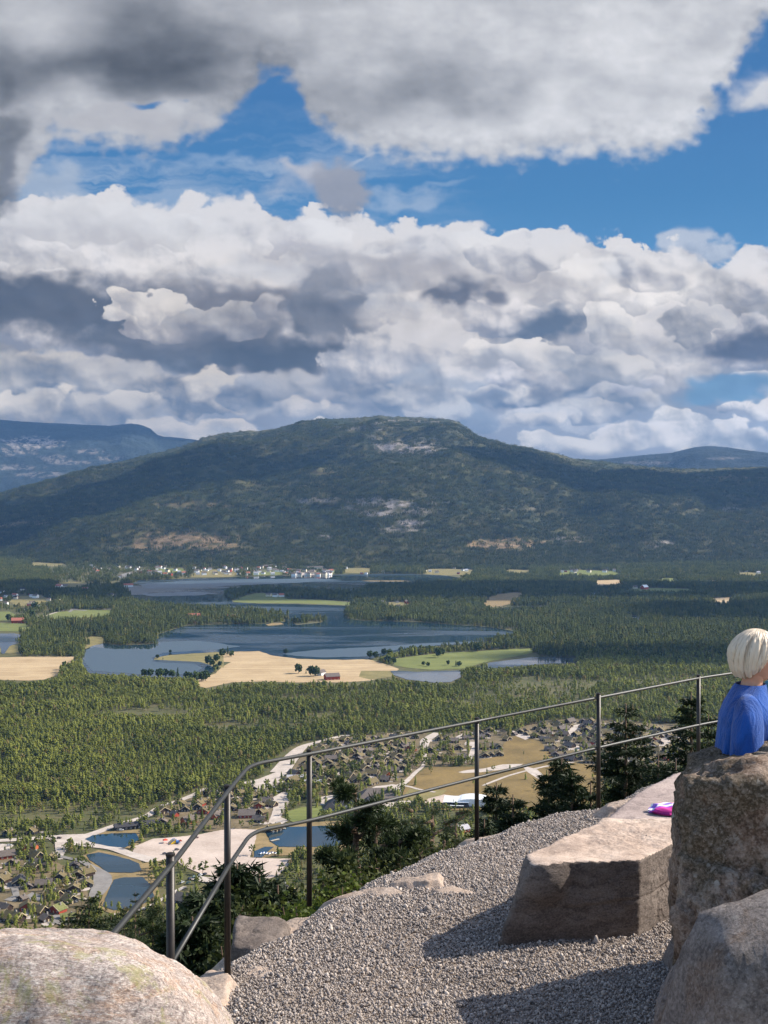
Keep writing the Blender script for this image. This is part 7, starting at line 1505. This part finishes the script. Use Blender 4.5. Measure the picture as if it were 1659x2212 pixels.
    for i in range(nu):
        a = 2 * math.pi * i / nu; ca, sa = math.cos(a), math.sin(a)           # a: 90 deg = back
        face_open = max(0, -sa - .12) ; back = max(0, sa)
        zend = -.30 - .40 * sstep(-.35, .75, np.array([sa]))[0] if face_open <= 0 else -.30 + min(1.0, 1.6 * face_open)
        zend += .05 * math.sin(a * 23) + .04 * math.sin(a * 41 + 1)
        for j in range(nv):
            f = j / (nv - 1); z = 1.0 - (1 - zend) * f; ph = math.acos(max(-1, min(1, z))); 
            rr = math.sin(min(ph, 1.62)) if z > -.05 else 1.0 - .30 * (-z - .05) ** 1.35
            lock = .5 + .5 * math.sin(a * 27 + 2.2 * math.sin(f * 2.6 + a * 3) + f * 8.5 + 1.3 * math.sin(a * 11)); l2 = .5 + .5 * math.sin(a * 83 + f * 9 + 3 * math.sin(a * 5)); l3 = .5 + .5 * math.sin(a * 160 - f * 6)
            th = 1.0 + .16 * (1 - f * .3) + .11 * (lock - .5) * min(1, f * 2.2) + .035 * (l2 - .5) + .07 * back * math.exp(-((z - .25) / .45) ** 2)
            if f > .88: th -= .22 * (f - .88) / .12
            x = ca * rr * .073 * th * 1.06; y = sa * rr * .092 * th * (1.06 if sa > 0 else .98); zz = z * .112 * (1.14 if z > 0 else 1.12) + (.006)
            V.append((x * k, y * k, zz * k)); LK.append(.55 * lock + .28 * l2 + .17 * l3)
    base = np.array(V).reshape(nu, nv, 3); rr_ = random.Random(9); SV = []; SF = []; SL = []           # loose locks over the shell
    for q in range(900):
        i = rr_.randrange(nu); j0 = rr_.randrange(2, 50); j1 = min(nv - 1, j0 + rr_.randrange(22, 60)); dr = rr_.uniform(-.9, 1.3); off = rr_.uniform(.0015, .0065); wd = rr_.uniform(.0012, .0032); m = 9; b = len(SV); lk = rr_.random(); flick = rr_.uniform(0, .012)
        for t_ in range(m):
            f = t_ / (m - 1); jj = int(j0 + (j1 - j0) * f); ii = int(i + dr * (jj - j0) * .55) % nu; p = base[ii, jj]; nrm = p / (np.linalg.norm(p) + 1e-9); tg = base[(ii + 1) % nu, jj] - base[ii - 1, jj]; tg /= np.linalg.norm(tg) + 1e-9
            c_ = p + nrm * (off * math.sin(math.pi * min(1, f * 1.2 + .1)) + flick * f ** 3) * k; w_ = wd * k * (1 - .8 * f) * min(1, f * 5 + .3); SV += [tuple(c_ - tg * w_), tuple(c_ + tg * w_)]; SL += [lk, lk]
        SF += [(b + 2 * t_, b + 2 * t_ + 1, b + 2 * t_ + 3, b + 2 * t_ + 2) for t_ in range(m - 1)]
    sm_ = np_mesh('loose_locks', np.array(SV), np.array(SF), True); al = sm_.attributes.new('lock', 'FLOAT', 'POINT'); al.data.foreach_set('value', np.array(SL, np.float32))
    n = len(V); idx = np.arange(n).reshape(nu, nv); Fq = np.stack([idx, np.roll(idx, -1, 0), np.roll(np.roll(idx, -1, 0), -1, 1), np.roll(idx, -1, 1)], -1)[:, :-1].reshape(-1, 4)
    hm = np_mesh('hair', np.array(V), Fq, True); at_ = hm.attributes.new('lock', 'FLOAT', 'POINT'); at_.data.foreach_set('value', np.array(LK, np.float32)); ho = link_mesh('hair', hm, t.mat, hr)
    link_mesh('loose_locks', sm_, t.mat, hr); so = ho.modifiers.new('solid', 'SOLIDIFY'); so.thickness = .010 * k; so.offset = -1
    return root
# local -Y is forward: rotate so that they look to the right and away from the camera
w_top = at(1624, 1354, 5.75)
person((w_top.x, 5.75, w_top.z - 1.665), R(76), 1.64, 'person with short pale blond hair and a loose bright blue shirt, seen from behind', (.006, .082, .37), (.004, .045, .22), 'blond', turn=R(14))
person((2.12, 6.5, -2.38), R(-80), 1.70, 'person in a teal shirt, mostly cut off by the right edge', (.0, .17, .28), (.0, .10, .18), 'brown')
# ------------------------------------------------------------------ the air: one box of thin even haze round everything below the sky
def build_haze():
    mb = MB().box(-21000, 21000, -300, 20500, ZV - 2, 1180); t = NT('haze_air'); t.n.remove(t.b)
    v = t.new('ShaderNodeVolumePrincipled'); v.inputs['Density'].default_value = HAZE; v.inputs['Color'].default_value = (.26, .52, 1.0, 1); v.inputs['Anisotropy'].default_value = .2
    t.l.new(v.outputs[0], t.out.inputs['Volume']); mb.build('haze', t.mat, kind='stuff', label='thin blue summer haze over the valley')
HAZE = 2.2e-5
build_haze()

# ------------------------------------------------------------------ things that share a label are told apart by their order in view
def order_labels():
    W = ['first', 'second', 'third', 'fourth', 'fifth', 'sixth', 'seventh', 'eighth', 'ninth', 'tenth', 'eleventh', 'twelfth', 'thirteenth', 'fourteenth', 'fifteenth', 'sixteenth', 'seventeenth', 'eighteenth', 'nineteenth', 'twentieth']
    by = {}
    for o in scene.objects:
        if o.parent is None and o.get('category') and o.get('group'): by.setdefault(o['label'], []).append(o)
    for lb, L in by.items():
        if len(L) < 2: continue
        L.sort(key=lambda o: o.location.x / max(o.location.y, .1))
        for i, o in enumerate(L):
            if len(L) > 20 and i >= 20 and i < len(L) - 20: continue
            w = (W[i] + ' from left') if i < 20 else (W[len(L) - 1 - i] + ' from right')
            words = lb.split(); o['label'] = ' '.join(words[:13]) + ', ' + w
order_labels()
